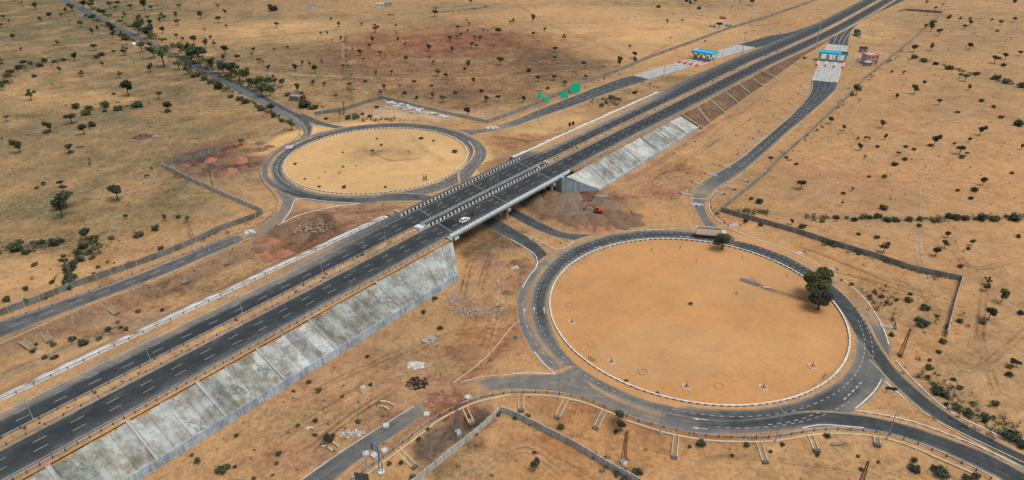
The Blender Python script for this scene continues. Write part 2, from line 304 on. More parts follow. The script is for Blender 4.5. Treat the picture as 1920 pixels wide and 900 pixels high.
# (centre x, y, half width x, y in photograph pixels, colour, strength, roughness)
BLOBS = [
 (1620, 380, 420, 330, 'orange', .3, .3), (1150, 820, 500, 120, 'orange', .3, .3), (200, 120, 520, 210, 'olive', .75, .8), (60, 20, 300, 60, 'green', .45, .8), (160, 330, 330, 150, 'olive', .65, .7), (40, 440, 200, 70, 'green', .35, .7),
 (170, 190, 90, 16, 'yellow', .5, .3), (60, 175, 45, 40, 'yellow', .45, .3), (70, 520, 170, 40, 'yellow', .7, .3), (430, 180, 80, 50, 'sand', .3, .6), (250, 260, 160, 30, 'tan', .4, .6),
 (400, 60, 160, 30, 'sand', .55, .3), (600, 60, 200, 25, 'yellow', .6, .2), (640, 12, 300, 12, 'tan', .5, .4), (880, 14, 110, 12, 'olive', .6, .4), (500, 100, 130, 30, 'tan', .3, .8),
 (850, 120, 300, 90, 'brown', .5, .9), (860, 105, 270, 60, 'red', .42, .9), (850, 75, 200, 13, 'red', .7, .9), (780, 97, 170, 9, 'red', .7, .9), (960, 68, 150, 7, 'red', .75, .9), (900, 112, 160, 5, 'pale', .3, .5), (1010, 120, 120, 40, 'brown', .45, .9), (900, 130, 300, 30, 'tan', .35, .8), (1040, 120, 100, 30, 'brown', .4, .9), (700, 170, 160, 35, 'tan', .25, .9), (900, 190, 130, 28, 'brown', .35, .9), (780, 35, 200, 14, 'olive', .35, .5),
 (1200, 50, 260, 45, 'yellow', .45, .15), (1170, 95, 130, 22, 'sand', .55, .15), (1010, 30, 160, 18, 'sand', .5, .2), (1350, 20, 160, 20, 'tan', .4, .5), (1240, 5, 200, 8, 'olive', .5, .6),
 (780, 212, 170, 14, 'pale', .45, .3), (640, 212, 60, 10, 'green', .3, .9), (700, 300, 230, 75, 'yellow', .95, .12), (715, 288, 60, 20, 'brown', .18, .8), (1040, 240, 110, 30, 'yellow', .6, .2), (975, 268, 60, 12, 'red', .45, .8), (1160, 190, 90, 30, 'olive', .28, .9), (1250, 160, 90, 22, 'olive', .25, .9),
 (1700, 90, 300, 110, 'tan', .3, .45), (1800, 60, 200, 50, 'olive', .22, .6), (1620, 60, 80, 22, 'yellow', .5, .3), (1700, 250, 250, 70, 'tan', .28, .4), (1850, 170, 120, 30, 'olive', .2, .5), (1620, 330, 220, 60, 'pink', .22, .35), (1800, 430, 200, 60, 'sand', .4, .2), (1880, 600, 120, 140, 'tan', .45, .4), (1780, 700, 60, 60, 'olive', .35, .9),
 (1660, 570, 110, 50, 'tan', .35, .7), (1620, 530, 70, 22, 'orange', .4, .4), (1560, 490, 180, 14, 'orange', .5, .4), (1786, 560, 14, 50, 'orange', .7, .3), (1400, 410, 60, 30, 'orange', .5, .5),
 (1310, 605, 300, 175, 'orange', 1., .05), (1200, 560, 90, 40, 'sandd', .12, .12), (1420, 640, 110, 50, 'yellow', .16, .13), (1330, 690, 140, 26, 'sandd', .14, .14), (1240, 660, 130, 60, 'sand', .45, .04), (1400, 520, 120, 50, 'sand', .3, .05),
 (1180, 320, 170, 70, 'sand', .4, .5), (1200, 360, 120, 30, 'pink', .3, .8), (1330, 240, 130, 60, 'sand', .5, .35), (1255, 365, 60, 12, 'red', .45, .8), (1270, 325, 60, 14, 'red', .35, .8),
 (1060, 380, 110, 34, 'wine', .85, 1.), (1100, 400, 110, 34, 'redd', .5, 1.), (1000, 375, 50, 22, 'brown', .7, .9), (1150, 418, 50, 14, 'red', .5, .8), (1250, 420, 90, 20, 'orange', .5, .2),
 (905, 438, 70, 26, 'dark', .8, .8), (875, 465, 26, 18, 'dark', .6, .8), (880, 470, 30, 22, 'brown', .6, .8), (905, 510, 60, 45, 'pink', .75, .5), (965, 505, 35, 30, 'redd', .6, .9), (955, 560, 28, 50, 'red', .45, .8), (880, 580, 50, 25, 'wine', .35, .9), (900, 620, 90, 40, 'orange', .4, .5), (930, 640, 70, 40, 'red', .25, .8),  # dark: stained earth under the bridge, with part of its shade painted in
 (700, 720, 200, 90, 'pink', .4, .6), (600, 780, 120, 60, 'tan', .4, .6), (760, 650, 90, 30, 'tan', .5, .5), (860, 640, 60, 30, 'red', .3, .8), (950, 600, 40, 40, 'red', .35, .8), (640, 800, 120, 40, 'tan', .4, .6), (715, 765, 60, 16, 'pink', .6, .7), (560, 860, 110, 26, 'pink', .5, .6), (690, 778, 60, 14, 'red', .35, .6), (850, 690, 80, 18, 'pink', .35, .8), (830, 745, 65, 24, 'red', .9, .8), (980, 670, 60, 22, 'orange', .7, .2),
 (650, 420, 150, 45, 'pink', .7, .6), (560, 445, 90, 40, 'redd', .65, 1.), (570, 418, 45, 18, 'brown', .75, 1.), (520, 475, 60, 20, 'red', .4, .9), (600, 388, 50, 8, 'yellow', .8, .2), (410, 305, 100, 34, 'wine', .85, 1.), (460, 285, 70, 24, 'red', .45, 1.), (440, 340, 70, 22, 'tan', .5, .5),
 (420, 530, 160, 30, 'tan', .45, .8), (300, 590, 180, 24, 'grey', .5, .8), (330, 530, 200, 14, 'brown', .28, 1.), (120, 670, 130, 45, 'yellow', .35, .4), (120, 625, 140, 18, 'wine', .45, 1.), (270, 560, 60, 14, 'wine', .5, 1.), (500, 560, 60, 12, 'pale', .3, .6),
 (1050, 800, 150, 45, 'orange', .7, .55), (1000, 850, 150, 60, 'orange', .95, .2), (840, 830, 60, 60, 'tan', .7, .6), (810, 820, 28, 30, 'dark', .55, .8), (860, 790, 30, 14, 'dark', .45, .8), (940, 800, 40, 30, 'red', .3, .5), (1180, 840, 240, 60, 'orange', .55, .5), (1250, 800, 160, 14, 'red', .3, .8), (1600, 860, 200, 50, 'tan', .35, .6), (1420, 860, 160, 40, 'sand', .4, .5),
 (1640, 750, 60, 30, 'sand', .5, .15), (1750, 800, 60, 30, 'sand', .5, .2), (1700, 640, 40, 30, 'orange', .4, .4), (90, 165, 50, 10, 'tan', .4, .9),
 (1395, 130, 120, 20, 'brown', .0, .9), (1270, 150, 60, 8, 'brown', .35, .9), (1450, 40, 60, 12, 'orange', .3, .7), (1620, 110, 40, 14, 'pale', .35, .5)]
# narrow strips of another colour: tracks, ruts, weed lines (points, half width in metres, colour, strength)
STRIPS = [
 ([(-20, 662), (100, 617), (200, 577), (300, 537), (400, 495), (475, 462)], 5.0, 'bankbrown', .8), ([(0, 700), (120, 650), (250, 600), (400, 545), (520, 505)], 3.0, 'grey', .45), ([(985, 750), (1060, 757), (1150, 785), (1240, 812), (1330, 826), (1500, 818)], 2.6, 'red', .5), ([(792, 838), (830, 806), (875, 785), (900, 772)], 3.4, 'gravel', .8), ([(1180, 335), (1290, 265), (1400, 190), (1470, 140)], 4.0, 'pink', .45), ([(880, 690), (930, 650), (965, 610)], 3.5, 'red', .45),
 ([(470, 135), (560, 140), (640, 144), (760, 148), (960, 146)], 1.6, 'yellow', .6), ([(1355, 395), (1500, 408), (1750, 412), (1920, 408)], 2.6, 'olive', .5),
 ([(1755, 300), (1732, 345), (1730, 410), (1722, 500)], 2.2, 'tan', .45), ([(700, 30), (830, 22), (920, 12)], 3.2, 'green', .8), ([(460, 72), (560, 62), (640, 56)], 3.0, 'brown', .45), ([(970, 8), (1020, 42), (1130, 85), (1190, 112)], 2.4, 'olive', .6),
 ([(640, 60), (650, 130), (660, 200)], 2.6, 'olive', .6), ([(640, 60), (645, 110)], 1.2, 'pale', .6), ([(1100, 345), (1240, 300), (1330, 240), (1440, 190)], .9, 'red', .5), ([(1150, 372), (1260, 345), (1305, 310)], .8, 'red', .4), ([(1330, 260), (1400, 205), (1450, 160)], .8, 'brown', .4),
 ([(560, 850), (620, 800), (680, 760)], .5, 'brown', .45), ([(548, 845), (612, 792), (672, 750)], .5, 'brown', .4), ([(700, 700), (800, 640), (900, 600), (985, 590)], .6, 'red', .3), ([(870, 715), (930, 650), (965, 600), (985, 590)], .8, 'red', .5),
 ([(1405, 525), (1440, 543), (1490, 558), (1520, 566)], 1.3, 'brown', .55), ([(305, 312), (480, 392)], 2.4, 'tan', .5), ([(870, 520), (905, 510), (925, 440)], .5, 'brown', .5), ([(850, 545), (900, 590), (925, 575)], 2.0, 'grey', .45), ([(1940, 470), (1780, 440), (1660, 520)], .8, 'tan', .4),
 ([(1690, 105), (1760, 122), (1850, 145), (1920, 160)], 3.0, 'green', .4), ([(0, 463), (60, 462), (130, 450)], 2.0, 'brown', .5), ([(480, 265), (540, 235)], 1.2, 'pale', .4), ([(100, 150), (40, 185), (5, 215)], 3., 'green', .5), ([(1040, 395), (1110, 425), (1200, 430)], 1., 'red', .3)]
_rng = np.random.RandomState(5)
def vnoise(X, Y, sc_, seed):
    r = np.random.RandomState(seed); T = r.rand(64, 64)
    x = X/sc_; y = Y/sc_; xi = np.floor(x).astype(int); yi = np.floor(y).astype(int); fx = x-xi; fy = y-yi; fx = fx*fx*(3-2*fx); fy = fy*fy*(3-2*fy)
    g = lambda a, b: T[a % 64, b % 64]
    return (g(xi, yi)*(1-fx)+g(xi+1, yi)*fx)*(1-fy)+(g(xi, yi+1)*(1-fx)+g(xi+1, yi+1)*fx)*fy
def fbm(X, Y, s0, seed): return sum(vnoise(X, Y, s0/2**i, seed+i)*.5**i for i in range(4))/1.875-.5
def soil(X, Y):
    X = np.asarray(X, float); Y = np.asarray(Y, float)
    col = np.zeros(X.shape+(3,)); col[...] = G_['sand']; rg = np.full(X.shape, .40)
    wx = X+fbm(X, Y, 40, 1)*26+fbm(X, Y, 9, 11)*9; wy = Y+fbm(X, Y, 40, 5)*26+fbm(X, Y, 9, 21)*9
    def to_px(x, y):
        d = np.maximum(y*VF.y-H*VF.z, 5.0); r_ = x*VR.x+y*VR.y-H*VR.z; u_ = x*VU.x+y*VU.y-H*VU.z
        return 960+F*r_/d, 450-F*u_/d
    P_c = to_px(X, np.maximum(Y, 30)); P_w = to_px(wx, np.maximum(wy, 30))
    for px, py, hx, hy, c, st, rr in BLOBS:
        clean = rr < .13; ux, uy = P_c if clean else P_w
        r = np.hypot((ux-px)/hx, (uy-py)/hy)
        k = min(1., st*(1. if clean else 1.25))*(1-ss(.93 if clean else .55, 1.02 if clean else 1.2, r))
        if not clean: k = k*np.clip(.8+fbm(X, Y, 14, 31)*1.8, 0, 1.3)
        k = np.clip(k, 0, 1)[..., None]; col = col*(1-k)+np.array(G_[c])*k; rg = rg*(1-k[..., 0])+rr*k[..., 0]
    for pts, hw, c, st in STRIPS:
        d = d_line(wx*.12+X*.88, wy*.12+Y*.88, P0(pts)); k = ((1-ss(hw*.4, hw*1.3, d))*st*np.clip(.8+fbm(X, Y, 8, 41)*1.5, 0, 1))[..., None]
        col = col*(1-k)+np.array(G_[c])*k
    return col, rg
M_GROUND = mat_ground(); M_ROAD = mat_road()
def sheet(name, X, Y, Z, mat, UV=None, dust=None, kind='structure', tint=None):
    n, m = X.shape; me = bpy.data.meshes.new(name); me.vertices.add(n*m)
    me.vertices.foreach_set('co', np.stack([X, Y, Z], -1).astype('f').ravel())
    i = np.arange(n-1)[:, None]*m+np.arange(m-1)[None]; q = np.stack([i, i+1, i+m+1, i+m], -1).reshape(-1, 4)
    me.loops.add(q.size); me.polygons.add(len(q)); me.loops.foreach_set('vertex_index', q.ravel().astype('i'))
    me.polygons.foreach_set('loop_start', np.arange(0, q.size, 4, dtype='i')); me.polygons.foreach_set('use_smooth', np.ones(len(q), bool))
    me.update(calc_edges=True); col, rg = soil(X, Y)
    if tint is not None: k = np.asarray(tint[1])[..., None]*np.ones(X.shape+(1,)); col = col*(1-k)+np.array(G_[tint[0]])*k; rg = rg*(1-k[..., 0])+.8*k[..., 0]
    a = me.attributes.new('Col', 'FLOAT_COLOR', 'POINT'); a.data.foreach_set('color', np.concatenate([col, np.ones(X.shape+(1,))], -1).astype('f').ravel())
    a = me.attributes.new('rough', 'FLOAT', 'POINT'); a.data.foreach_set('value', rg.astype('f').ravel())
    if dust is not None: a = me.attributes.new('dust', 'FLOAT', 'POINT'); a.data.foreach_set('value', dust.astype('f').ravel())
    if UV is not None:
        ul = me.uv_layers.new(name='UVMap'); ul.data.foreach_set('uv', np.stack([UV[0].ravel()[q.ravel()], UV[1].ravel()[q.ravel()]], -1).astype('f').ravel())
    if me.polygons[0].normal.z < 0: me.flip_normals()
    me.materials.append(mat); o = bpy.data.objects.new(name, me); C.objects.link(o); tag(o, kind=kind); return o
def axis(segs):
    a = []
    for x0, x1, st in segs: a += list(np.arange(x0, x1, st))
    return np.array(a+[segs[-1][1]])
gx = axis([(-9000, -1500, 1500), (-1500, -900, 40), (-900, -200, 4), (-200, 220, 1.4), (220, 900, 4), (900, 1500, 40), (1500, 9000, 1500)])
gy = axis([(-400, 0, 60), (0, 70, 5), (70, 420, 1.4), (420, 1100, 3.5), (1100, 2000, 60), (2000, 14000, 2000)])
GX, GY = np.meshgrid(gx, gy); GZ = gz(GX, GY)-.04
# shallow relief of the fields, only ever downwards, faded out on the flat clean ground by its roughness
GZ -= np.where(GY < 1100, (fbm(GX, GY, 16, 71)+.5)*.0, 0)
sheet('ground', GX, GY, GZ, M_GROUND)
# ---------------------------------------------------------------- roads
_lay = [0]
def road(L, R, prof, z=None, ml=0., mr=0., step=2.5, div=16, world=False, name='road'):
    """ribbon between a left and a right edge; prof = list of (t along, [(u, dust), ...])"""
    _lay[0] += 1; lz = .004*_lay[0]
    A = catmull(L if world else P0(L), step); B = catmull(R if world else P0(R), step)
    n = max(len(A), len(B)); A, la = resample(A, n); B, lb = resample(B, n); D = B-A; wd = np.hypot(*D.T)[:, None]
    A2 = A-D/wd*ml; B2 = B+D/wd*mr; t = np.linspace(0, 1, div+1)
    X = A2[:, :1]*(1-t)+B2[:, :1]*t; Y = A2[:, 1:]*(1-t)+B2[:, 1:]*t
    tot = wd+ml+mr; u = (t[None]*tot-ml)/wd; V = np.linspace(0, la, n)[:, None]+0*u
    keys = prof if isinstance(prof[0][1], list) else [(0, prof)]
    rows = np.stack([np.interp(u, [p[0] for p in k[1]], [p[1] for p in k[1]]) for k in keys]); kt = [k[0] for k in keys]
    tt = np.linspace(0, 1, n); dust = np.zeros_like(u)
    for i in range(n):
        j = np.clip(np.searchsorted(kt, tt[i])-1, 0, max(0, len(kt)-2))
        if len(kt) == 1: dust[i] = rows[0][i]; continue
        a = np.clip((tt[i]-kt[j])/(kt[j+1]-kt[j]), 0, 1); dust[i] = rows[j][i]*(1-a)+rows[j+1][i]*a
    o = sheet(name, X, Y, np.full(X.shape, lz) if z is None else z(X, Y)+lz, M_ROAD, UV=(u*wd.mean(), V), dust=dust)
    return A, B
PLAIN = [(-.35, 1.05), (-.02, 1.0), (.05, .5), (.14, .2), (.86, .2), (.95, .5), (1.02, 1.0), (1.35, 1.05)]
def pr(base, eL=.5, eR=.5, soft=.1):
  base += .05; return [(-.4, 1.1), (-.04, 1.0), (.0, eL), (soft, base), (1-soft, base), (1, eR), (1.04, 1.0), (1.4, 1.1)]
M_PAINT, _nt, _b = newmat('road_paint', .7); _tc = _n(_nt, 'ShaderNodeTexCoord').outputs['Object']
_nt.links.new(ramp(_nt, noise(_nt, .5, 5, .7, _tc), [(.3, (.26, .25, .23)), (.55, (.46, .45, .43))]), _b.inputs['Base Color'])
M_YPAINT = simple('yellowed_kerb_paint', (.50, .42, .27), .85, .35, .4, (.38, .29, .17))
M_WHITE = simple('white_kerb_paint', (.62, .60, .56), .8, .2, .5, (.45, .41, .35), dirt=.5)
M_BLACK = simple('black_kerb_paint', (.025, .026, .03), .8, .2)
def lift(pts, z): return [(x, y, z) for x, y in pts]
def line_strip(mb, P, wd, z, mat=None):
    P = np.asarray(P, float)
    for i in range(len(P)-1):
        a, b = P[i][:2], P[i+1][:2]; d = b-a; L = np.hypot(*d) or 1; n = np.array([-d[1], d[0]])/L*wd/2
        za = P[i][2] if P.shape[1] > 2 else z; zb = P[i+1][2] if P.shape[1] > 2 else z
        mb.face([(a[0]-n[0], a[1]-n[1], za), (b[0]-n[0], b[1]-n[1], zb), (b[0]+n[0], b[1]+n[1], zb), (a[0]+n[0], a[1]+n[1], za)], mat)
def along(P, s0, s1, k=6):
    P = np.asarray(P, float); d = np.r_[0, np.cumsum(np.hypot(*np.diff(P[:, :2], axis=0).T))]
    t = np.linspace(s0, min(s1, d[-1]), k); return np.stack([np.interp(t, d, P[:, i]) for i in range(P.shape[1])], 1)
def length(P): return float(np.hypot(*np.diff(np.asarray(P)[:, :2], axis=0).T).sum())
def dashes(mb, P, on, gap, wd, z, off=0, a=0., b=1e9):
    L = min(length(P), b); s = a+off
    while s+on < L: line_strip(mb, along(P, s, s+on, 2), wd, z); s += on+gap
marks = MB(); ZM = .135       # painted lines lie above every layer of asphalt
def midline(A, B, f): return A*(1-f)+B*f

# A: the long diagonal road, the west side of the ring and the frontage road start
RA_L = [(60, -30), (113, 0), (150, 22), (187, 40), (213, 53), (247, 70), (283, 87), (330, 108), (363, 130), (400, 148), (440, 170), (477, 189), (517, 210), (542, 224), (555, 232), (565, 240), (570, 248), (566, 256), (555, 265), (537, 274), (520, 285), (504, 295), (495, 307), (492, 319), (500, 342), (517, 358), (527, 376), (522, 397), (500, 418), (478, 434), (462, 443)]
RA_R = [(84, -30), (131, 0), (167, 18), (200, 37), (233, 53), (267, 70), (300, 87), (333, 102), (367, 118), (400, 133), (433, 148), (480, 170), (520, 192), (547, 207), (567, 216), (580, 228), (585, 240), (582, 252), (574, 265), (562, 275), (549, 286), (538, 297), (530, 306), (529, 322), (540, 342), (556, 357), (558, 372), (545, 396), (520, 420), (492, 441), (474, 449)]
A1, B1 = road(RA_L, RA_R, [(0, pr(.28, .7, .7)), (.72, pr(.24, .5, .5)), (.80, [(-.4, 1.1), (0, .7), (.12, .42), (.5, .55), (.62, .25), (.9, .2), (1, .8), (1.4, 1)]), (.88, [(-.4, 1.1), (0, .6), (.12, .45), (.45, .7), (.6, .3), (.9, .25), (1, .8), (1.4, 1)]), (.94, pr(.46, .7, .8)), (1, pr(.6, .9, .9))], ml=1.6, mr=1.6)
road([(562, 210), (575, 216), (592, 223), (613, 231), (640, 236.5), (665, 237.5), (713, 232.5), (767, 231.5), (813, 236), (847, 242), (880, 243), (905, 242), (935, 236)],
     [(566, 216), (571, 224), (584, 231), (600, 235), (620, 239), (640, 243), (665, 243), (713, 240), (767, 240), (813, 246), (847, 255), (868, 263), (888, 252), (913, 247), (940, 243)], [(0, pr(.25, .5, .5)), (.7, pr(.3, .6, .4)), (1, pr(.45, .8, .8))], ml=1.5)
# toll road north: from the block stones to the apron
TN_L = [(926, 238), (960, 227), (1010, 207), (1060, 187), (1110, 167), (1160, 148.5), (1187, 142)]; TN_R = [(934, 243), (960, 238), (1010, 220), (1060, 203), (1110, 185), (1160, 167.5), (1217, 149)]
AN, BN = road(TN_L, TN_R, [(0, pr(.62, .8, .8)), (.1, pr(.4)), (.3, pr(.22, .4, .6)), (1, pr(.16, .3, .5))], ml=1.5, mr=1.5)
# ring left: full ring
def arc_px(Cx, Cy, r, a0, a1, n=60): return [(Cx+r*math.cos(a), Cy+r*math.sin(a)) for a in np.linspace(math.radians(a0), math.radians(a1), n)]
CLX, CLY, RLr = -67.96, 313.38, 45.61
CRX, CRY, RRr = 58.26, 175.85, 46.18
LR = [(-.2, 1.1), (0, 1.0), (.12, .6), (.25, .28), (.65, .28), (.82, .6), (.95, .9), (1, 1.0), (1.15, 1.1)]
LRw = [(-.2, 1.1), (0, 1.0), (.1, .6), (.22, .22), (.46, .26), (.56, .75), (.68, .8), (.8, .45), (.95, .55), (1, .9), (1.15, 1.1)]
LR2 = [(-.2, 1.1), (0, 1.0), (.12, .75), (.25, .42), (.75, .45), (.9, .6), (1, .85), (1.15, 1.05)]
LR3 = [(-.2, 1.1), (0, .98), (.15, .8), (.3, .5), (.5, .22), (.82, .16), (1, .85), (1.15, 1.05)]
road(arc_px(CLX, CLY, RLr+.2, 0, 360, 140), arc_px(CLX, CLY, RLr+10.6, 0, 360, 140), [(0, LR), (.3, LR), (.42, LRw), (.58, LRw), (.66, LR3), (.74, LR3), (.8, LR2), (.88, LR2), (.95, LR), (1, LR)], world=True, step=2.2, div=18, name='ring_road')
# outer lane on the right of the left ring, running down to the bridge
road([(896, 263), (909, 276), (913, 290), (905, 306), (893, 320), (884, 333), (893, 352), (925, 377), (965, 392), (1000, 409), (1033, 426), (1060, 436.5), (1093, 439.5), (1133, 438.5), (1177, 435.5), (1227, 433.5), (1270, 434), (1293, 434.5)],
     [(880, 264), (890, 280), (886, 296), (874, 310), (862, 323), (862, 338), (874, 362), (908, 386), (948, 400), (973, 414.5), (1000, 428), (1033, 441.5), (1070, 450), (1103, 453), (1140, 452), (1177, 450), (1227, 447.5), (1270, 447.5), (1293, 449.5)],
     [(0, pr(.4, .8, .5)), (.3, pr(.42, .8, .8)), (.42, pr(.3, .8, .8)), (.55, pr(.17, .6, .6)), (.7, pr(.2, .6, .7)), (1, pr(.25, .6, .5))], mr=.8, ml=1.2, div=14)
# lower lane: from the bottom of the left ring under the bridge and round the west of the right ring
S1_R = [(720, 363), (760, 362), (800, 366), (840, 374), (880, 388), (927, 409), (950, 421), (973, 435), (1000, 451), (1018, 466), (1029, 480), (1034, 500), (1036, 520), (1030, 545), (1030, 575), (1036, 600), (1052, 635), (1076, 662)]
S1_L = [(705, 378), (760, 377), (800, 377), (835, 386), (867, 400), (908, 423), (940, 439), (970, 456), (990, 468), (1003, 485), (1003, 503), (993, 520), (980, 538), (976, 565), (977, 592), (984, 622), (1002, 658), (1022, 683)]
road(S1_L, S1_R, [(0, pr(.25, .8, .8)), (.3, pr(.25)), (.5, pr(.15, .5, .5)), (.62, pr(.16, .6, .4)), (.72, [(-.4, 1.1), (0, .75), (.1, .52), (.4, .58), (.55, .2), (.85, .16), (1, .6), (1.4, 1)]), (1, [(-.4, 1.1), (0, .85), (.1, .5), (.45, .62), (.6, .25), (.85, .22), (1, .8), (1.4, 1)])], ml=1.5, mr=.2, div=18)
# right ring
q0 = [(-.2, 1.15), (0, 1.1), (.08, .9), (.2, .25), (.5, .14), (.62, .3), (.75, .5), (.92, .6), (1, .9), (1.12, 1.1)]      # bottom
q1 = [(-.2, 1.15), (0, .95), (.08, .55), (.18, .2), (.5, .2), (.62, .6), (.85, .9), (1, 1.05), (1.12, 1.1)]              # top: narrower
q2 = [(-.2, 1.15), (0, 1.0), (.08, .7), (.18, .22), (.42, .24), (.52, .6), (.6, .9), (.7, .62), (.9, .5), (1, .85), (1.12, 1.1)]        # left
q3 = [(-.2, 1.15), (0, 1.0), (.1, .9), (.22, .5), (.6, .42), (.9, .45), (1, .85), (1.12, 1.1)]                            # right, dusty
q4 = [(-.2, 1.15), (0, .9), (.06, .5), (.2, .3), (.5, .3), (.62, .7), (.75, 1.0), (1, 1.1), (1.12, 1.1)]
q5 = [(-.2, 1.2), (0, 1.2), (.2, 1.15), (.28, .6), (.42, .42), (.55, .75), (.75, .55), (.92, .6), (1, .95), (1.12, 1.1)]     # lower left, drifted
road(arc_px(CRX, CRY, RRr+.2, 0, 360, 150), arc_px(CRX, CRY, RRr+11.2, 0, 360, 150), [(0, q4), (.05, q1), (.25, q1), (.36, q1), (.44, q2), (.52, q2), (.6, q5), (.68, q5), (.73, q0), (.83, q0), (.89, q3), (.955, q3), (1, q4)], world=True, step=2.0, div=22, name='ring_road')
# ring outer right: fresh lane leaving to the east corner
E_R = [(1377, 451), (1410, 458), (1440, 468), (1475, 481), (1507, 498), (1533, 514), (1557, 533), (1580, 550), (1600, 572), (1622, 600), (1643, 641), (1667, 677), (1693, 707), (1730, 740), (1773, 773), (1840, 813), (1920, 853), (1990, 885)]
E_L = [(1377, 462), (1410, 471), (1440, 483), (1470, 497), (1500, 514), (1528, 535), (1555, 556), (1572, 575), (1588, 598), (1603, 625), (1628, 660), (1653, 697), (1680, 727), (1723, 763), (1773, 797), (1840, 833), (1920, 875), (1990, 915)]
AE, BE = road(E_L, E_R, [(0, pr(.12, .3, .6)), (.3, pr(.10, .3, .6)), (.45, pr(.14, .3, .6)), (.55, pr(.12, .7, .5)), (1, pr(.08, .5, .5))], ml=0, mr=1.5)
# south-east road and the bottom of the ring
T_U = [(1250, 776), (1300, 785), (1370, 790), (1440, 783), (1490, 774), (1540, 771), (1590, 776), (1640, 783), (1707, 799), (1773, 822), (1840, 846), (1920, 887), (1980, 920)]
T_L = [(1230, 799), (1293, 811), (1370, 815), (1440, 812), (1507, 804), (1550, 799), (1590, 800), (1657, 811), (1740, 835), (1807, 864), (1867, 893), (1900, 912), (1950, 945)]
AT, BT = road(T_U, T_L, [(0, pr(.45, .3, .9)), (.2, [(-.4, .5), (0, .35), (.1, .14), (.45, .16), (.6, .42), (.9, .55), (1, .9), (1.3, 1.1)]), (.4, [(-.4, 1.1), (0, .7), (.15, .14), (.6, .14), (.8, .35), (1, .8), (1.3, 1.1)]), (.55, pr(.1, .6, .5)), (1, pr(.08, .5, .5))], ml=.4, mr=1.0)
# south-west exit (grey, dusty) and its cut-off continuation below the rubble
road([(1075, 690), (1052, 700), (1020, 703), (960, 703), (913, 709), (872, 722)], [(1150, 768), (1120, 755), (1060, 737), (1000, 731), (940, 732), (888, 741)], [(0, pr(.5, .5, .8)), (.6, pr(.5, .8, .8)), (.85, pr(.55, .8, .8)), (1, pr(.95))], ml=1.5, mr=1.4)
SW_L = [(805, 742), (777, 762), (720, 797), (647, 843), (570, 897), (480, 960)]; SW_R = [(830, 757), (797, 776), (763, 801), (713, 835), (663, 871), (632, 897), (560, 960)]
ASW, BSW = road(SW_L, SW_R, [(0, pr(1.0)), (.12, pr(.55, .6, .8)), (.3, pr(.36, .4, .8)), (1, pr(.33, .4, .7))], ml=.3, mr=1.4)
line_strip(marks, catmull(P0(SW_L[1:]), 4), .3, ZM)
# frontage road on the left
FW_U = [(-60, 620), (0, 604), (43, 592), (100, 571), (167, 548), (233, 525), (333, 485), (400, 457), (455, 437)]; FW_L = [(-60, 660), (0, 634), (55, 612), (100, 593), (187, 560), (267, 530), (367, 490), (417, 470), (467, 447)]
AF, BF = road(FW_U, FW_L, [(0, pr(.28)), (.85, pr(.28)), (.97, pr(.35, .6, .6)), (1, pr(1.0))], ml=1.3, mr=1.2)
# link from the left ring's exit down to the frontage road is bare earth; the concrete spoon at the fork stays dusty
# toll road south-east
TE_L = [(1522, 150), (1520, 170), (1507, 190), (1483, 217), (1460, 237), (1440, 255), (1413, 278), (1387, 300), (1360, 316), (1337, 332), (1313, 348), (1302, 364), (1298, 378), (1303, 393), (1313, 410), (1322, 425), (1330, 437)]
TE_R = [(1571, 155), (1565, 168), (1547, 187), (1523, 207), (1500, 227), (1473, 249), (1440, 279), (1415, 301), (1388, 322), (1360, 341), (1337, 358), (1325, 374), (1322, 390), (1330, 410), (1345, 425), (1365, 438), (1384, 448)]
AS, BS = road(TE_L, TE_R, [(0, pr(.12, .4, .4)), (.5, pr(.16, .4, .4)), (.78, pr(.3, .6, .6)), (.84, pr(.62, .7, .7)), (.88, pr(.4, .8, .7)), (1, pr(.42, .8, .8))], ml=1.2, mr=1.2)
road([(1690, -9), (1662, 8), (1622, 24), (1590, 42), (1566, 60), (1556, 72), (1551, 83)], [(1716, -9), (1676, 10), (1650, 22), (1627, 33), (1607, 47), (1596, 60), (1592, 72), (1590, 87)], [(0, pr(.12)), (1, pr(.14))], mr=1.5)
# ramp that leaves the north toll apron and joins the motorway
road([(1383, 84), (1412, 76), (1440, 68), (1483, 60), (1530, 44), (1580, 24), (1625, 3), (1650, -9)], [(1417, 90), (1450, 83), (1490, 74), (1520, 62), (1560, 43), (1600, 23), (1640, 2), (1665, -9)], [(0, pr(.14)), (1, pr(.14))], ml=1.5)
# concrete aprons
M_APRON = mat_concrete('apron_concrete', (.40, .41, .40), (.33, .33, .31), stain=.35, streak=.25)
def apron(pts, name='toll_apron'):
    _lay[0] += 1; P = P0(pts); mb = MB(); o = P[0]
    U = [(0, 0), (0, 1), (1, 1), (1, 0)]
    n = 24; a = np.array(P)
    for i in range(n):
        t0, t1 = i/n, (i+1)/n; A0 = a[0]*(1-t0)+a[1]*t0; A1_ = a[0]*(1-t1)+a[1]*t1; B0 = a[3]*(1-t0)+a[2]*t0; B1_ = a[3]*(1-t1)+a[2]*t1
        for j in range(6):
            s0, s1 = j/6+.004, (j+1)/6-.004; g = .0012
            q = [A0*(1-s0)+B0*s0, A1_*(1-s0)+B1_*s0, A1_*(1-s1)+B1_*s1, A0*(1-s1)+B0*s1]
            mb.face([(p[0], p[1], .14+.004*0) for p in q], uv=[(j*4, i*5), (j*4, i*5+5), (j*4+4, i*5+5), (j*4+4, i*5)])
    return tag(mb.build(name, M_APRON), kind='structure')
apron([(1187, 142), (1383, 84), (1417, 89), (1217, 149)]); apron([(1551.5, 82.5), (1522, 150.5), (1571.7, 155.5), (1590, 86)])

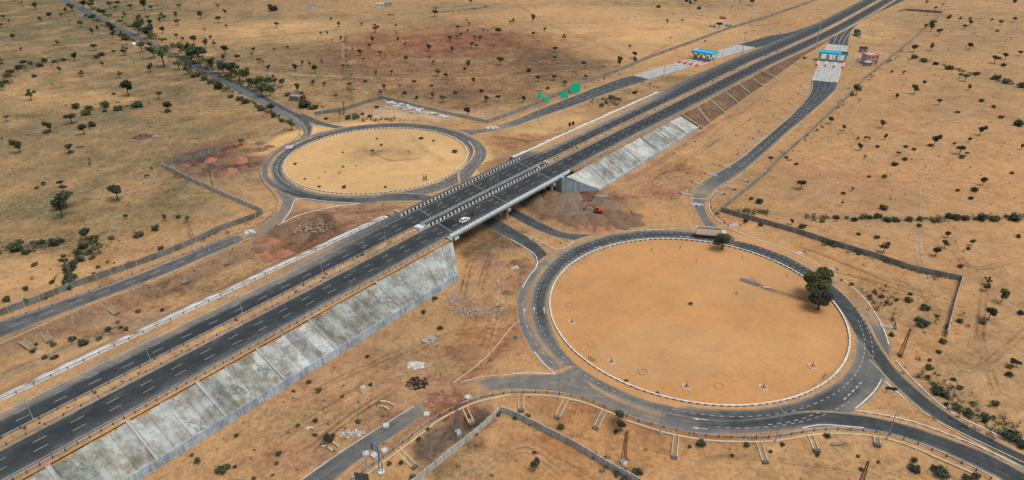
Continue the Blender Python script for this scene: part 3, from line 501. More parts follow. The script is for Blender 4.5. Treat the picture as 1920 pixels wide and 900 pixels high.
# ---- painted lines on the loops and ramps
for f, P, on, gap in ((.5, A1, 3, 5), ):
    c = midline(A1, B1, .5); dashes(marks, c, 3, 5, .22, ZM, 0, 0, length(c)*.62)
c = midline(AF, BF, .52); dashes(marks, c, 4, 4.5, .18, ZM, 2); line_strip(marks, midline(AF, BF, .06), .16, ZM)
c = midline(AN, BN, .33); dashes(marks, c, 3, 5, .25, ZM, 20); c = midline(AN, BN, .66); dashes(marks, c, 3, 5, .25, ZM, 60)
for f in (.3, .55, .78): c = midline(AS, BS, f); dashes(marks, c, 3, 3, .16, ZM, 0, 0, 110 if f != .55 else 190)
for k, f in ((0, .26), (1, .52), (2, .76)): line_strip(marks, [(unproj(a, b)) for a, b in zip(np.interp(np.linspace(0, 1, 9), [0, .25, .5, .75, 1], [[1562, 1569, 1582, 1607, 1640], [1571, 1578, 1592, 1615, 1648], [1580, 1586, 1600, 1622, 1655]][k]), np.interp(np.linspace(0, 1, 9), [0, .25, .5, .75, 1], [[84, 68, 52, 32, 18], [85, 69, 53, 33, 18], [85.5, 70, 54, 34, 18]][k]))], .3, ZM)
# ring dashes (short broken lines)
def ring_dash(cx, cy, r, a0, a1, on=1.2, gap=1.2, wd=.15):
    P = arc_px(cx, cy, r, a0, a1, 200); dashes(marks, P, on, gap, wd, ZM)
ring_dash(CRX, CRY, RRr+2.0, 15, 150); ring_dash(CRX, CRY, RRr+5.0, 20, 150); ring_dash(CRX, CRY, RRr+4.6, 150, 236); ring_dash(CRX, CRY, RRr+4.0, 250, 352)
ring_dash(CRX, CRY, RRr+8.0, 262, 304); ring_dash(CRX, CRY, RRr+5.6, -8, 20)
ring_dash(CLX, CLY, RLr+4.0, 0, 360, 2.2, 1.6, .17); ring_dash(CLX, CLY, RLr+7.2, -60, 60, 2.2, 1.6, .17); line_strip(marks, arc_px(CLX, CLY, RLr+3.2, 170, 225, 40), .2, ZM)
ring_dash(CRX, CRY, RRr+8.6, 175, 235, 1.5, 3.2, .15)
dashes(marks, catmull(P0([(1533, 517), (1560, 533), (1585, 556), (1605, 580), (1622, 605), (1634, 640), (1637, 672)]), 3), 1.2, 1.2, .16, ZM)
dashes(marks, catmull(P0([(1440, 797), (1480, 792), (1510, 784), (1540, 772)]), 3), 1.2, 1.2, .16, ZM); dashes(marks, catmull(P0([(1582, 750), (1600, 733), (1616, 716)]), 3), 1.3, 1., .3, ZM)
dashes(marks, P0([(935, 411), (975, 432), (1010, 462)]), 3, 6, .25, ZM, 2)
for p in ((1045, 690), ): pass
# lane arrows
def arrow(px, py, qx, qy, L=4.0):
    a = np.array(unproj(px, py)); b = np.array(unproj(qx, qy)); d = (b-a)/np.hypot(*(b-a)); n = np.array([-d[1], d[0]])
    P = lambda s, t: (a[0]+d[0]*s+n[0]*t, a[1]+d[1]*s+n[1]*t, ZM+.003)
    marks.face([P(0, -.12), P(L*.62, -.12), P(L*.62, .12), P(0, .12)]); marks.face([P(L*.62, -.42), P(L, 0), P(L*.62, .42)])
for a in [(1327, 788, 1303, 786), (1327, 805, 1303, 803), (1021, 589, 1020, 577), (983, 592, 984, 580), (1002, 588, 1001, 575), (1275, 444, 1290, 445), (1112, 466, 1125, 463)]: arrow(*a, L=4)
tag(marks.build('road_markings', M_PAINT), kind='structure')

# ---------------------------------------------------------------- motorway on its embankment
def hsheet(name, n0, n1, s0, s1, prof, dz=0., step=5., div=14):
    s = np.arange(s0, s1+.1, step); n = np.linspace(n0, n1, div+1); S, N = np.meshgrid(s, n, indexing='ij'); NN = N+hoff(S)
    X = S*UX+NN*NX; Y = S*UY+NN*NY; u = (N-n0)/(n1-n0)
    if callable(prof): d = prof(S, u)
    else: d = np.interp(u, [p[0] for p in prof], [p[1] for p in prof])
    return sheet(name, X, Y, hz(S)+dz+0*N, M_ROAD, UV=(N, S), dust=d)
def north_prof(S, u):      # u 0 at the outer shoulder, 1 at the median: the outer lane lies under drifted soil
    base = np.interp(u, [0, .1, .2, .3, .5, .9, 1], [.62, .62, .5, .22, .12, .12, .3])
    far = ss(150, 165, S)*(1-ss(232, 240, S)); dirty = np.interp(u, [0, .1, .33, .42, .52, .62, .92, 1], [1.05, .95, .74, .62, .5, .12, .06, .35])
    k = np.clip(1-ss(95, 150, S)+ss(236, 245, S)*(1-ss(330, 420, S)), 0, 1)
    return base*(1-k)*.6+dirty*k+far*0
def south_prof(S, u):
    b = np.interp(u, [0, .06, .35, .6, .85, 1], [.3, .18, .04, .03, .24, .36]); k = ss(236, 250, S)*(1-ss(300, 360, S))*ss(.72, .95, u)*.3; return b+k
hsheet('carriageway', -179.4, -165.0, -60, 1300, north_prof, .02, div=26); hsheet('carriageway', -160.7, -149.6, -60, 1300, south_prof, .02)
hsheet('median', -165.0, -160.7, -60, 152, [(0, 1.1), (1, 1.1)], .03, div=6); hsheet('median', -165.0, -160.7, 231, 1300, [(0, 1.1), (1, 1.1)], .03, div=6)
hsheet('shoulder', -149.6, -146.9, -60, 151, [(0, 1.05), (1, 1.1)], .02, div=5); hsheet('shoulder', -149.6, -146.9, 232, 1300, [(0, .9), (1, 1.1)], .02, div=5)
def bank(name, n0, n1, s0, s1, ztop=0., zbot=-.3, tint=None):
    s = np.arange(s0, s1+.1, 4.); n = np.linspace(0, 1, 9); S, N = np.meshgrid(s, n, indexing='ij'); top = hz(S)+ztop
    run = np.minimum(abs(n1-n0), top*2.3+1.0)*(1 if n1 > n0 else -1); NN = n0+run*N+hoff(S)
    X = S*UX+NN*NX; Y = S*UY+NN*NY; Z = top*(1-N)+zbot*N+fbm(X, Y, 3, 3)*.25*(N*(1-N)*4)
    return sheet(name, X, Y, Z, M_GROUND, tint=tint)
bank('embankment', -146.9, -133.5, 341, 640, -.05, -.3, ('bankbrown', .9)); bank('embankment', -181.6, -200, -60, 150, -.05, -1.9); bank('embankment', -181.6, -200, 230, 384, -.05, -.3); bank('embankment', -179.3, -200, 380, 640, -.03, -.3)
# left shoulder strip: brushed concrete over the north slope's crest
M_STRIP = mat_concrete('pale_concrete', (.60, .60, .58), (.50, .49, .46), stain=.25, streak=.3)
def crest(s0, s1, wd=2.0):
    mb = MB(); ss_ = np.arange(s0, s1+.1, 3.)
    for a, b in zip(ss_[:-1], ss_[1:]):
        ja = .35*math.sin(a*.9)+.2*math.sin(a*2.3); jb = .35*math.sin(b*.9)+.2*math.sin(b*2.3)
        mb.face([W(a, -179.5, hz(a)+.06), W(b, -179.5, hz(b)+.06), W(b, -179.5-wd-jb, hz(b)+.02), W(a, -179.5-wd-ja, hz(a)+.02)], uv=[(a, 0), (b, 0), (b, 2), (a, 2)])
        mb.face([W(a, -179.5-wd-ja, hz(a)+.02), W(b, -179.5-wd-jb, hz(b)+.02), W(b, -183-wd-jb, hz(b)-1.6), W(a, -183-wd-ja, hz(a)-1.6)], uv=[(a, 2), (b, 2), (b, 5), (a, 5)])
        mb.face([W(a, -179.5, hz(a)+.06), W(b, -179.5, hz(b)+.06), W(b, -179.5, hz(b)-.5), W(a, -179.5, hz(a)-.5)])
    return mb
M_CREST2 = M_STRIP
tag(crest(-60, 151).build('crest_slab', M_STRIP), 'long pale concrete strip capping the far slope of the motorway, lower left of the bridge', 'concrete strip')
tag(crest(230, 382, 1.6).build('crest_slab', M_STRIP), 'long pale concrete strip capping the far slope of the motorway, beyond the bridge', 'concrete strip')
# painted lines
hm = MB()
def hline(n, s0, s1, wd=.14, on=0, gap=0, off=0.):
    if not on:
        for a in np.arange(s0, s1, 8.): b = min(a+8., s1); hm.face([W(a, n-wd/2, hz(a)+.032), W(b, n-wd/2, hz(b)+.032), W(b, n+wd/2, hz(b)+.032), W(a, n+wd/2, hz(a)+.032)])
    else:
        a = s0+off
        while a+on < s1: b = a+on; hm.face([W(a, n-wd/2, hz(a)+.032), W(b, n-wd/2, hz(b)+.032), W(b, n+wd/2, hz(b)+.032), W(a, n+wd/2, hz(a)+.032)]); a += on+gap
for n in (-174.7, -165.5, -160.4, -150.25): hline(n, -60, 1300)
for n, o in ((-157.2, 3.8), (-153.9, 3.0), (-171.5, 5.), (-168.35, 4.2)): hline(n, -60, 1300, .13, 3.0, 5.3, o)
tag(hm.build('motorway_markings', M_PAINT), kind='structure')
# fresh patch and thin joints on the deck
dk = MB(); c0 = [(818, 418), (851, 404.5), (877, 417.5), (838, 430)]
dk.face([(*unproj(x, y, hz(155)+.036), float(hz(155))+.036) for x, y in [(826, 418), (846, 411), (856, 418), (839, 426)]]); tag(dk.build('asphalt_patch', simple('fresh_asphalt', (.014, .015, .017), .7)), kind='structure')
# expansion joints
jm = MB()
for s_, n0, n1 in ((155, -160.5, -149.8), (187.5, -160.5, -149.8), (219, -160.5, -149.8), (159.5, -175.2, -165.2), (191.5, -175.2, -165.2), (223.5, -175.2, -165.2)):
    sa = s_+.24*abs(n0-n1); p = [W(s_+.24*(n1-n0), n0, float(hz(s_))+.04), W(s_+.24*(n1-n0)+.35, n0, float(hz(s_))+.04), W(s_+.35, n1, float(hz(s_))+.04), W(s_, n1, float(hz(s_))+.04)]; jm.face(p)
tag(jm.build('expansion_joints', simple('joint_concrete', (.24, .235, .22), .85)), kind='structure')

# ---------------------------------------------------------------- overpass
M_CONC = mat_concrete('weathered_concrete', (.38, .40, .40), (.28, .28, .26), stain=.6, streak=1.4)
M_BLUEC = mat_concrete('blue_grey_concrete', (.42, .50, .56), (.28, .33, .38), stain=.75, streak=1.2)
M_PARA = simple('pale_barrier_paint', (.60, .68, .72), .8, .12, .6, (.48, .55, .59), dirt=.2)
B0, B1s = 151.5, 231.0
ov = thing('overpass_bridge', W(191, -163, 0), 'long concrete road bridge carrying both motorway decks over the earth between the two rings', 'bridge'); OB = Vector(ov.location)
def sub(p): return (p[0]-OB.x, p[1]-OB.y, p[2]-OB.z)
for n0, n1 in ((-176.1, -164.3), (-161.2, -148.6)):
    mb = MB(); ss_ = np.linspace(B0-.5, B1s+.5, 14)
    for a, b in zip(ss_[:-1], ss_[1:]):
        for dz0, dz1, q0_, q1_ in ((-.02, -.34, n0, n1),):
            za, zb = hz(a), hz(b); T = [W(a, n0, za-.02), W(b, n0, zb-.02), W(b, n1, zb-.02), W(a, n1, za-.02)]; Bm = [(p[0], p[1], p[2]-.32) for p in T]
            mb.face([sub(p) for p in T]); mb.face([sub(p) for p in Bm[::-1]])
            for i in (0, 2): mb.face([sub(T[i]), sub(T[(i+1) % 4]), sub(Bm[(i+1) % 4]), sub(Bm[i])])
    mb.build('deck', M_CONC, ov)
    for k in range(5):
        nn = n0+1.2+(n1-n0-2.4)*k/4; g = MB(); g.beam(sub(W(B0, nn, hz(B0)-1.15)), sub(W(B1s, nn, hz(B1s)-1.15)), .55, 1.62); g.build('girder', M_CONC, ov)
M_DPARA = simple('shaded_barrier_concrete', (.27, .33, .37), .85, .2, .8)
def parapet(n, s0, s1, stripes, h=1.05, t=.42, out=None):
    out = out or M_PARA
    mb = MB(); a = s0; i = 0
    while a < s1-.1:
        b = min(a+1.05, s1); za, zb = hz(a)+.0, hz(b)
        q = [W(a, n-t/2, za), W(b, n-t/2, zb), W(b, n+t/2, zb), W(a, n+t/2, za)]
        hh = h+(.0 if i % 2 else .0); top = [W(a, n-t*.3, za+hh), W(b, n-t*.3, zb+hh), W(b, n+t*.3, zb+hh), W(a, n+t*.3, za+hh)]
        m = (M_BLACK if i % 2 else M_WHITE) if stripes else M_PARA
        q = [sub(p) for p in q]; top = [sub(p) for p in top]
        mb.face(top, m if stripes else out)
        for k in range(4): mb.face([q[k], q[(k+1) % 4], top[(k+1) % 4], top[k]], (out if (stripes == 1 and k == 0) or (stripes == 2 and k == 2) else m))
        a = b; i += 1
    return mb.build('parapet', M_PARA, ov)
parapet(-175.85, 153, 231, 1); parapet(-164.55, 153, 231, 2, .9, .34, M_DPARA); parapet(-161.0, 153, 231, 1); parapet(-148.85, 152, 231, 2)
# outer fascia below the south parapet: small scalloped drip blocks
fb = MB()
for a in np.arange(152, 231, 1.1): p = W(a+.5, -148.42, float(hz(a))-.02); fb.box(sub(p), (.62, .24, .75), rz=TH)
fb.build('fascia_block', M_PARA, ov)
# abutments, piers, pier caps
def wallbox(mb, a, b, th, z0, z1):
    a = Vector((a[0], a[1], 0)); b = Vector((b[0], b[1], 0)); d = (b-a).normalized(); n = Vector((-d.y, d.x, 0))*th/2; L = (b-a).length
    p = [a-n, b-n, b+n, a+n]; lo = [sub((q.x, q.y, z0)) for q in p]; hi = [sub((q.x, q.y, z1)) for q in p]
    mb.face(hi, uv=[(0, 0), (L, 0), (L, 1), (0, 1)]); mb.face(lo[::-1])
    for k in range(4): mb.face([lo[k], lo[(k+1) % 4], hi[(k+1) % 4], hi[k]], uv=[(0, 0), (L, 0), (L, z1-z0), (0, z1-z0)])
mb = MB(); wallbox(mb, W(151.2, -147.2), W(156, -182), 1.2, -.5, 7.5); mb.build('abutment', M_CONC, ov)
mb = MB(); wallbox(mb, W(224.5, -147.6), W(231, -182), 1.2, -.5, 7.2); mb.build('abutment', M_BLUEC, ov)
for s_ in (187.5, 219.5):
    for nc in (-154.9, -170.2):
        sc_ = s_+.24*(-150-nc)
        for dn in (-3.6, 0, 3.6):
            t = MB(); c = sub(W(sc_, nc+dn, 0)); t.tube([(c[0], c[1], -.5), (c[0], c[1], 4.6)], .55, 12); t.build('pier', M_CONC, ov, smooth=False)
        cp = MB(); cp.beam(sub(W(sc_+1.45, nc-6.0, 4.95)), sub(W(sc_-1.45, nc+6.2, 4.95)), 1.5, 1.0); cp.build('pier_cap', M_CONC, ov)
# seat blocks at the west end
mb = MB(); c = sub(W(155.5, -149.2, 5.6)); mb.box(c, (2.2, 1.2, .9), rz=TH); mb.build('bearing_block', M_PARA, ov)

# ---------------------------------------------------------------- concrete slope protections
M_SLOPE = mat_concrete('cracked_slope_concrete', (.35, .375, .35), (.205, .18, .14), crack=.9, stain=.8, streak=.3, teal=.6)
M_SLOPE2 = mat_concrete('patched_slope_concrete', (.41, .44, .43), (.24, .225, .19), crack=.7, stain=.75, streak=.35, teal=.5)
M_TOE = mat_concrete('stained_toe_wall', (.44, .53, .60), (.27, .34, .42), stain=.9, streak=1.6)
def slope(label, cuts, ztop, ntop, nbot, zb, side_end=None, mats=(None,)):
    t = thing('slope_paving', W(cuts[0], nbot, 0), label, 'concrete slope'); O = Vector(t.location)
    L = lambda p: (p[0]-O.x, p[1]-O.y, p[2]-O.z)
    for i, (a, b) in enumerate(zip(cuts[:-1], cuts[1:])):
        mb = MB(); g = .45; st = np.linspace(a+g, b-(.0 if i == len(cuts)-2 else g), 8); off = .06+.05*((i*37) % 5)/5
        def pt(s, f):
            sk = (s-a)/(b-a); s2 = s if side_end is None or i < len(cuts)-2 else s+side_end(s, f, a, b)
            n = ntop+(nbot-ntop)*f; z = (float(hz(s))+ztop)*(1-f)+zb*f; bul = math.sin(f*math.pi)*.22*math.sin(s*.8+i)
            return L(W(s2, n, z+off+bul*.3))
        for s0, s1 in zip(st[:-1], st[1:]):
            for k in range(6):
                f0, f1 = k/6, (k+1)/6; f0 = max(f0, .02+.03*(math.sin(s0*.7)+1) if k == 0 else 0)
                mb.face([pt(s0, f0), pt(s1, f0), pt(s1, f1), pt(s0, f1)], uv=[(s0, f0*13), (s1, f0*13), (s1, f1*13), (s0, f1*13)])
        mb.build('slope_panel', M_SLOPE if i % 2 else M_SLOPE2, t)
        # drain channel between panels: a sunken floor with two low kerbs
        if i:
            ch = MB()
            for dn in (-.38, .38): ch.beam(L(W(a+dn, ntop, float(hz(a))+ztop+.22)), L(W(a+dn, nbot, zb+.28)), .16, .3)
            ch.beam(L(W(a, ntop, float(hz(a))+ztop+.03)), L(W(a, nbot, zb+.06)), .6, .1, M_GROUND if False else None); ch.build('drain_channel', M_CONC, t)
    return t, L, O
def end_w(s, f, a, b): return -(s-a)/(b-a)*10.5*f
wc = [-40, -17, .5, 18, 35.5, 53.2, 70.8, 88.2, 114.5, 151.2]
t, L, O = slope('long cracked concrete slope with tall stained toe wall left of the bridge', wc, -.02, -146.9, -135.0, 2.6, end_w)
tw = MB(); st = np.arange(-40, 140.6, 3.); st[-1] = 140.6
for a, b in zip(st[:-1], st[1:]):
    q = lambda s, n, z: L(W(s, n, z)); tp = 2.7
    tw.face([q(a, -135.3, tp), q(b, -135.3, tp), q(b, -134.8, tp), q(a, -134.8, tp)], uv=[(a, 0), (b, 0), (b, .5), (a, .5)])
    tw.face([q(a, -134.8, tp), q(b, -134.8, tp), q(b, -134.8, -.5), q(a, -134.8, -.5)], uv=[(a, 0), (b, 0), (b, 3), (a, 3)])
tw.face([q(140.6, -134.8, -.5), q(140.6, -134.8, 2.7), q(140.6, -135.3, 2.7), q(140.6, -135.3, -.5)])
tw.build('toe_wall', M_TOE, t)
ew = MB(); ew.face([L(W(140.7, -135.0, -.5)), L(W(140.7, -135.0, 2.7)), L(W(151.4, -147.0, 7.45)), L(W(151.4, -147.0, -.5))], uv=[(0, 0), (0, 3), (16, 7), (16, 0)]); ew.build('end_wall', M_TOE, t)
ec = [224.5, 243, 258, 275, 293, 310, 327, 341]
def slope_e():
    t = thing('slope_paving', W(235, -136, 0), 'pale concrete slope with grey wing wall right of the bridge', 'concrete slope'); O = Vector(t.location); L = lambda p: (p[0]-O.x, p[1]-O.y, p[2]-O.z)
    for i, (a, b) in enumerate(zip(ec[:-1], ec[1:])):
        mb = MB(); off = .1+.06*((i*7) % 4)/4; st = np.linspace(a+.15, b-.15, 7)
        def pt(s, f):
            s2 = s+(1-(s-a)/(b-a))*10*f if i == 0 else s
            n = -147.1+(11.4)*f; z = (float(hz(s))+.0)*(1-f)+.9*f+.12*math.sin(f*math.pi)*math.sin(s*.6+i*2)
            return L(W(s2, n, z+off))
        for s0, s1 in zip(st[:-1], st[1:]):
            for k in range(6):
                f0 = max(k/6, .05+.03*math.sin(s0*.25+i*2) if k == 0 else 0); f1 = (k+1)/6; mb.face([pt(s0, f0), pt(s1, f0), pt(s1, f1), pt(s0, f1)], uv=[(s0, f0*13), (s1, f0*13), (s1, f1*13), (s0, f1*13)])
        mb.build('slope_panel', M_SLOPE2 if i % 3 else M_STRIP2, t)
    tw = MB()
    for a in np.arange(234.5, 341, 4.): b = a+4; tw.box(L(W(a+2, -135.5, .45)), (4.02, .5, 1.3), rz=TH)
    tw.build('toe_wall', M_TOE, t)
    ww = MB(); ww.face([L(W(224.3, -147.6, -.5)), L(W(234.6, -135.4, -.5)), L(W(234.6, -135.4, 1.1)), L(W(224.3, -147.6, 7.1))], uv=[(0, 0), (16, 0), (16, 1.6), (0, 7.2)])
    ww.face([L(W(224.8, -147.6, -.5)), L(W(235.0, -135.4, -.5)), L(W(235.0, -135.4, 1.1)), L(W(224.8, -147.6, 7.1))][::-1]); ww.build('wing_wall', M_BLUEC, t)
M_STRIP2 = mat_concrete('pale_slope_concrete', (.45, .475, .465), (.30, .30, .27), stain=.6, streak=.8, teal=.3)
slope_e()
# ---------------------------------------------------------------- earth under the concrete slopes
def under(s0, s1, n1, z1, e=0):
    s = np.arange(s0, s1+.1, 2.5); n = np.linspace(0, 1, 7); S, N = np.meshgrid(s, n, indexing='ij'); top = hz(S)-.3
    sh = np.where(S > 130, -(S-114.5)/(151.2-114.5)*10.5*N, 0) if e == 0 else np.where(S < 243, (243-S)/18.5*10*N, 0)
    NN = -146.9+(n1+146.9)*N; X = (S+sh)*UX+NN*NX; Y = (S+sh)*UY+NN*NY
    sheet('embankment', X, Y, top*(1-N)+z1*N-.09*(N > 0), M_GROUND)
under(-60, 151, -135.2, 2.45); under(226, 341, -135.6, .7, 1)
def cone(s0, sg, R):
    n = 17; m = 9; a = np.linspace(-.15, math.pi/2+.1, n)[:, None]; f = np.linspace(0, 1, m)[None]; top = float(hz(s0))-.1
    rr = R*(.04+.96*f)*(1+.06*np.sin(a*5)); S = s0+sg*np.sin(a)*rr; N = -181.4-np.cos(a)*rr*1.0
    X = S*UX+N*NX; Y = S*UY+N*NY; Z = top*(1-f)-.3*f+0*a+fbm(X, Y, 3, 5)*.4*(1-f)*f*4
    sheet('embankment_end', X, Y, Z, M_GROUND, tint=('red', .25))
cone(230.5, -1, 17.); cone(150.3, 1, 13.5)
# ---------------------------------------------------------------- kerbs
def kerb(P, wd, h, name='kerb', striped=False, seg=1.0, mat=None, closed=False, z0=0.):
    mb = MB(); P = np.asarray(P, float); L = length(P); n = max(2, int(L/seg)); Q, _ = resample(P, n+1)
    for i in range(n):
        a, b = Q[i], Q[i+1]; d = (b-a)/(np.hypot(*(b-a)) or 1); nn = np.array([-d[1], d[0]])*wd/2; m = (M_BLACK if i % 2 else M_WHITE) if striped else mat
        z1 = h
        c = [(*(a-nn), z0-.05), (*(b-nn), z0-.05), (*(b+nn), z0-.05), (*(a+nn), z0-.05)]; t = [(p[0], p[1], z0+z1) for p in c]
        mb.face(t, M_WHITE if striped else mat)
        for k in (0, 2): mb.face([c[k], c[(k+1) % 4], t[(k+1) % 4], t[k]], m)
        if i in (0, n-1) and not closed:
            k = 3 if i == 0 else 1; mb.face([c[k], c[(k+1) % 4], t[(k+1) % 4], t[k]], m)
    return tag(mb.build(name, mat), kind='structure')
kerb(arc_px(CLX, CLY, RLr, 0, 360, 300), .42, .42, striped=True, seg=1.1, closed=True)
kerb(arc_px(CRX, CRY, RRr, 0, 360, 300), .5, .42, striped=True, seg=1.0, closed=True)
KW = [[(1293, 372), (1330, 374)], [(1330, 380), (1330, 392), (1337, 403), (1360, 423), (1393, 440), (1440, 456), (1490, 474), (1550, 506), (1590, 532), (1623, 563), (1648, 600), (1660, 627), (1666, 646)],
 [(958, 449), (993, 470), (1006, 483), (1006, 501), (993, 517), (980, 540)], [(960, 701), (1000, 700), (1042, 702)], [(1042, 702), (1020, 683), (1002, 660)],
 [(1680, 677), (1717, 717), (1773, 767), (1840, 802), (1920, 840)], [(1660, 717), (1695, 748)], [(1653, 712), (1640, 733), (1620, 753), (1603, 767)], [(1505, 803), (1537, 797), (1575, 799), (1620, 803)],
 [(585, 231), (591, 238), (590, 248), (586, 253)], [(527, 420), (545, 395), (558, 373), (613, 378), (677, 382)], [(677, 382), (630, 387), (563, 403), (522, 422)]]
for k in KW[:]: kerb(catmull(P0(k), 2), .32, .2, mat=M_WHITE)
for k in ([(1603, 770), (1673, 782), (1723, 795), (1773, 813), (1840, 840), (1920, 878)], [(983, 440), (1013, 453), (1043, 469), (1060, 465), (1076, 454)], [(1185, 433), (1270, 430)]):
    kerb(catmull(P0(k), 2), .35, .22, striped=True, seg=1.4)
KY = [[(850, 718), (897, 683), (930, 650), (955, 618), (975, 600)], [(960, 703), (900, 707), (863, 718)], [(475, 444), (383, 483), (280, 530), (187, 564), (107, 597), (0, 645)], [(1524, 150), (1521, 172), (1506, 194), (1480, 220), (1436, 257), (1383, 301), (1333, 330), (1306, 350), (1294, 368)],
 [(1572, 157), (1566, 172), (1547, 191), (1500, 232), (1440, 284), (1390, 326), (1340, 361), (1330, 378)], [(1600, 86), (1597, 70), (1609, 50), (1632, 35), (1665, 18), (1680, 8)], [(1570, 155), (1590, 86)], [(1522, 150), (1551, 83), (1556, 70)],
 [(1630, 675), (1690, 735), (1760, 792), (1920, 882)], [(1723, 770), (1790, 806), (1920, 868)], [(930, 234), (960, 224), (1060, 184), (1187, 139)], [(940, 245), (1010, 223), (1110, 188), (1217, 152), (1417, 92)], [(880, 334), (905, 306), (916, 288), (905, 268), (890, 258)], [(1190, 139), (1383, 81)],
 [(720, 379), (800, 378), (845, 392)], [(600, 215), (560, 207), (500, 176), (440, 148)], [(560, 850), (700, 762), (780, 711)]]
for k in KY[:-2]: kerb(catmull(P0(k), 3), .28, .15, mat=M_YPAINT)
# ---------------------------------------------------------------- boundary walls
def px_wall(pts, h, th, mat, label, post=None, cap=None, pmat=None):
    P = [at(x, y) for x, y in pts]; O = P[0]; Q = catmull([(p[0], p[1]) for p in P], 6) if len(P) < 3 else np.array([(p[0], p[1]) for p in P])
    D, L = resample(Q, max(2, int(length(Q)/3.)+1)); t = thing('boundary_wall', O, label, 'wall'); mb = MB(); v = 0
    zz = gz(D[:, 0], D[:, 1])
    for i in range(len(D)-1):
        a, b = D[i], D[i+1]; d = (b-a)/np.hypot(*(b-a)); n = np.array([-d[1], d[0]])*th/2; sg = 3.; jit = .04*((i*53) % 7-3)/3
        lo = [(*(a-n), zz[i]-.3), (*(b-n), zz[i+1]-.3), (*(b+n), zz[i+1]-.3), (*(a+n), zz[i]-.3)]; hi = [(*(a-n), zz[i]+h+jit), (*(b-n), zz[i+1]+h+jit), (*(b+n), zz[i+1]+h+jit), (*(a+n), zz[i]+h+jit)]
        lo = [(p[0]-O[0], p[1]-O[1], p[2]-O[2]) for p in lo]; hi = [(p[0]-O[0], p[1]-O[1], p[2]-O[2]) for p in hi]
        mb.face(hi, uv=[(v, 0), (v+sg, 0), (v+sg, .3), (v, .3)])
        for k in (0, 2, 1, 3): mb.face([lo[k], lo[(k+1) % 4], hi[(k+1) % 4], hi[k]], uv=[(v, 0), (v+sg, 0), (v+sg, h), (v, h)])
        v += sg
    mb.build('wall_panels', mat, t)
    if post:
        n = int(L/post)+1; R, _ = resample(Q, n+1); zr = gz(R[:, 0], R[:, 1]); src = None
        for i, (p, z) in enumerate(zip(R, zr)):
            if i >= 100: break
            if src is None:
                m = MB(); m.box((0, 0, h/2+.05), (.3, .3, h+.35)); src = m.build('wall_post', pmat or M_CONC, t, (p[0]-O[0], p[1]-O[1], z-O[2]))
            else: c = src.copy(); C.objects.link(c); c.location = (p[0]-O[0], p[1]-O[1], z-O[2])
    return t
M_WALLP = mat_concrete('pale_wall_panel', (.52, .50, .45), (.40, .37, .32), stain=.4, streak=.8)
M_WALLB = mat_concrete('blue_grey_wall_panel', (.47, .50, .49), (.36, .36, .33), stain=.45, streak=.8)
M_WALLD = mat_concrete('dark_mossy_wall', (.19, .20, .195), (.13, .125, .105), stain=.4, streak=.6)
M_WALLG = mat_concrete('grey_wall', (.26, .26, .245), (.19, .18, .155), stain=.4, streak=.6)
px_wall([(305, 313), (330, 325), (367, 343), (427, 370), (480, 393), (493, 400)], 2.1, .2, M_WALLP, 'cream boundary wall in front of the walled red soil heaps', 4.)
px_wall([(305, 312), (365, 297), (423, 278)], 2.0, .2, M_WALLD, 'dark boundary wall behind the walled red soil heaps', 5.)
px_wall([(-40, 612), (0, 592), (67, 568), (133, 541), (200, 518), (267, 495), (320, 475), (367, 455), (417, 431), (480, 409), (493, 401)], 2.3, .22, M_WALLD, 'long dark wall along the frontage road at left', 4.5)
px_wall([(590, 216), (640, 209), (680, 196), (718, 185)], 2.2, .22, M_WALLD, 'dark boundary wall between roadside shack and slab yard', 5.)
px_wall([(718, 185), (780, 200), (847, 216), (915, 231)], 2.0, .22, M_WALLP, 'pale weathered boundary wall behind the concrete slab yard', 4.)
px_wall([(915, 231), (960, 215), (1010, 195), (1050, 177), (1093, 157), (1160, 134), (1210, 112), (1260, 94), (1310, 76), (1360, 57), (1440, 33), (1513, 7), (1540, -4)], 2.3, .25, M_WALLG, 'long grey boundary wall beyond the north toll road and green signs', 12.)
px_wall([(1352, 396), (1440, 324), (1457, 303), (1507, 260), (1557, 213), (1590, 183), (1623, 147), (1673, 107), (1707, 79), (1727, 60), (1767, 25)], 2.2, .25, M_WALLG, 'long grey boundary wall beside the east toll road', 9.)
px_wall([(1767, 25), (1700, 20), (1685, 22)], 2.2, .25, M_WALLG, 'short grey wall stub at the far right end of the toll wall')
px_wall([(1352, 396), (1380, 405), (1440, 422), (1490, 436), (1557, 458), (1640, 483), (1707, 506), (1773, 521), (1803, 526)], 2.1, .22, M_WALLG, 'grey boundary wall running behind the fresh-sand verge at right', 4.5)
px_wall([(1803, 526), (1791, 565), (1781, 603), (1774, 632)], 2.0, .22, M_WALLP, 'pale boundary wall turning down from the right wall corner', 3.)
px_wall([(937, 770), (897, 811), (847, 851), (783, 903), (740, 940)], 2.0, .2, M_WALLB, 'blue-grey panel wall rising from the bottom edge to the wall corner', 2.6)
px_wall([(937, 770), (960, 779), (1010, 804), (1077, 838), (1143, 878), (1193, 905), (1240, 935)], 2.0, .2, M_WALLB, 'blue-grey panel wall descending right from the wall corner at the bottom', 2.6)

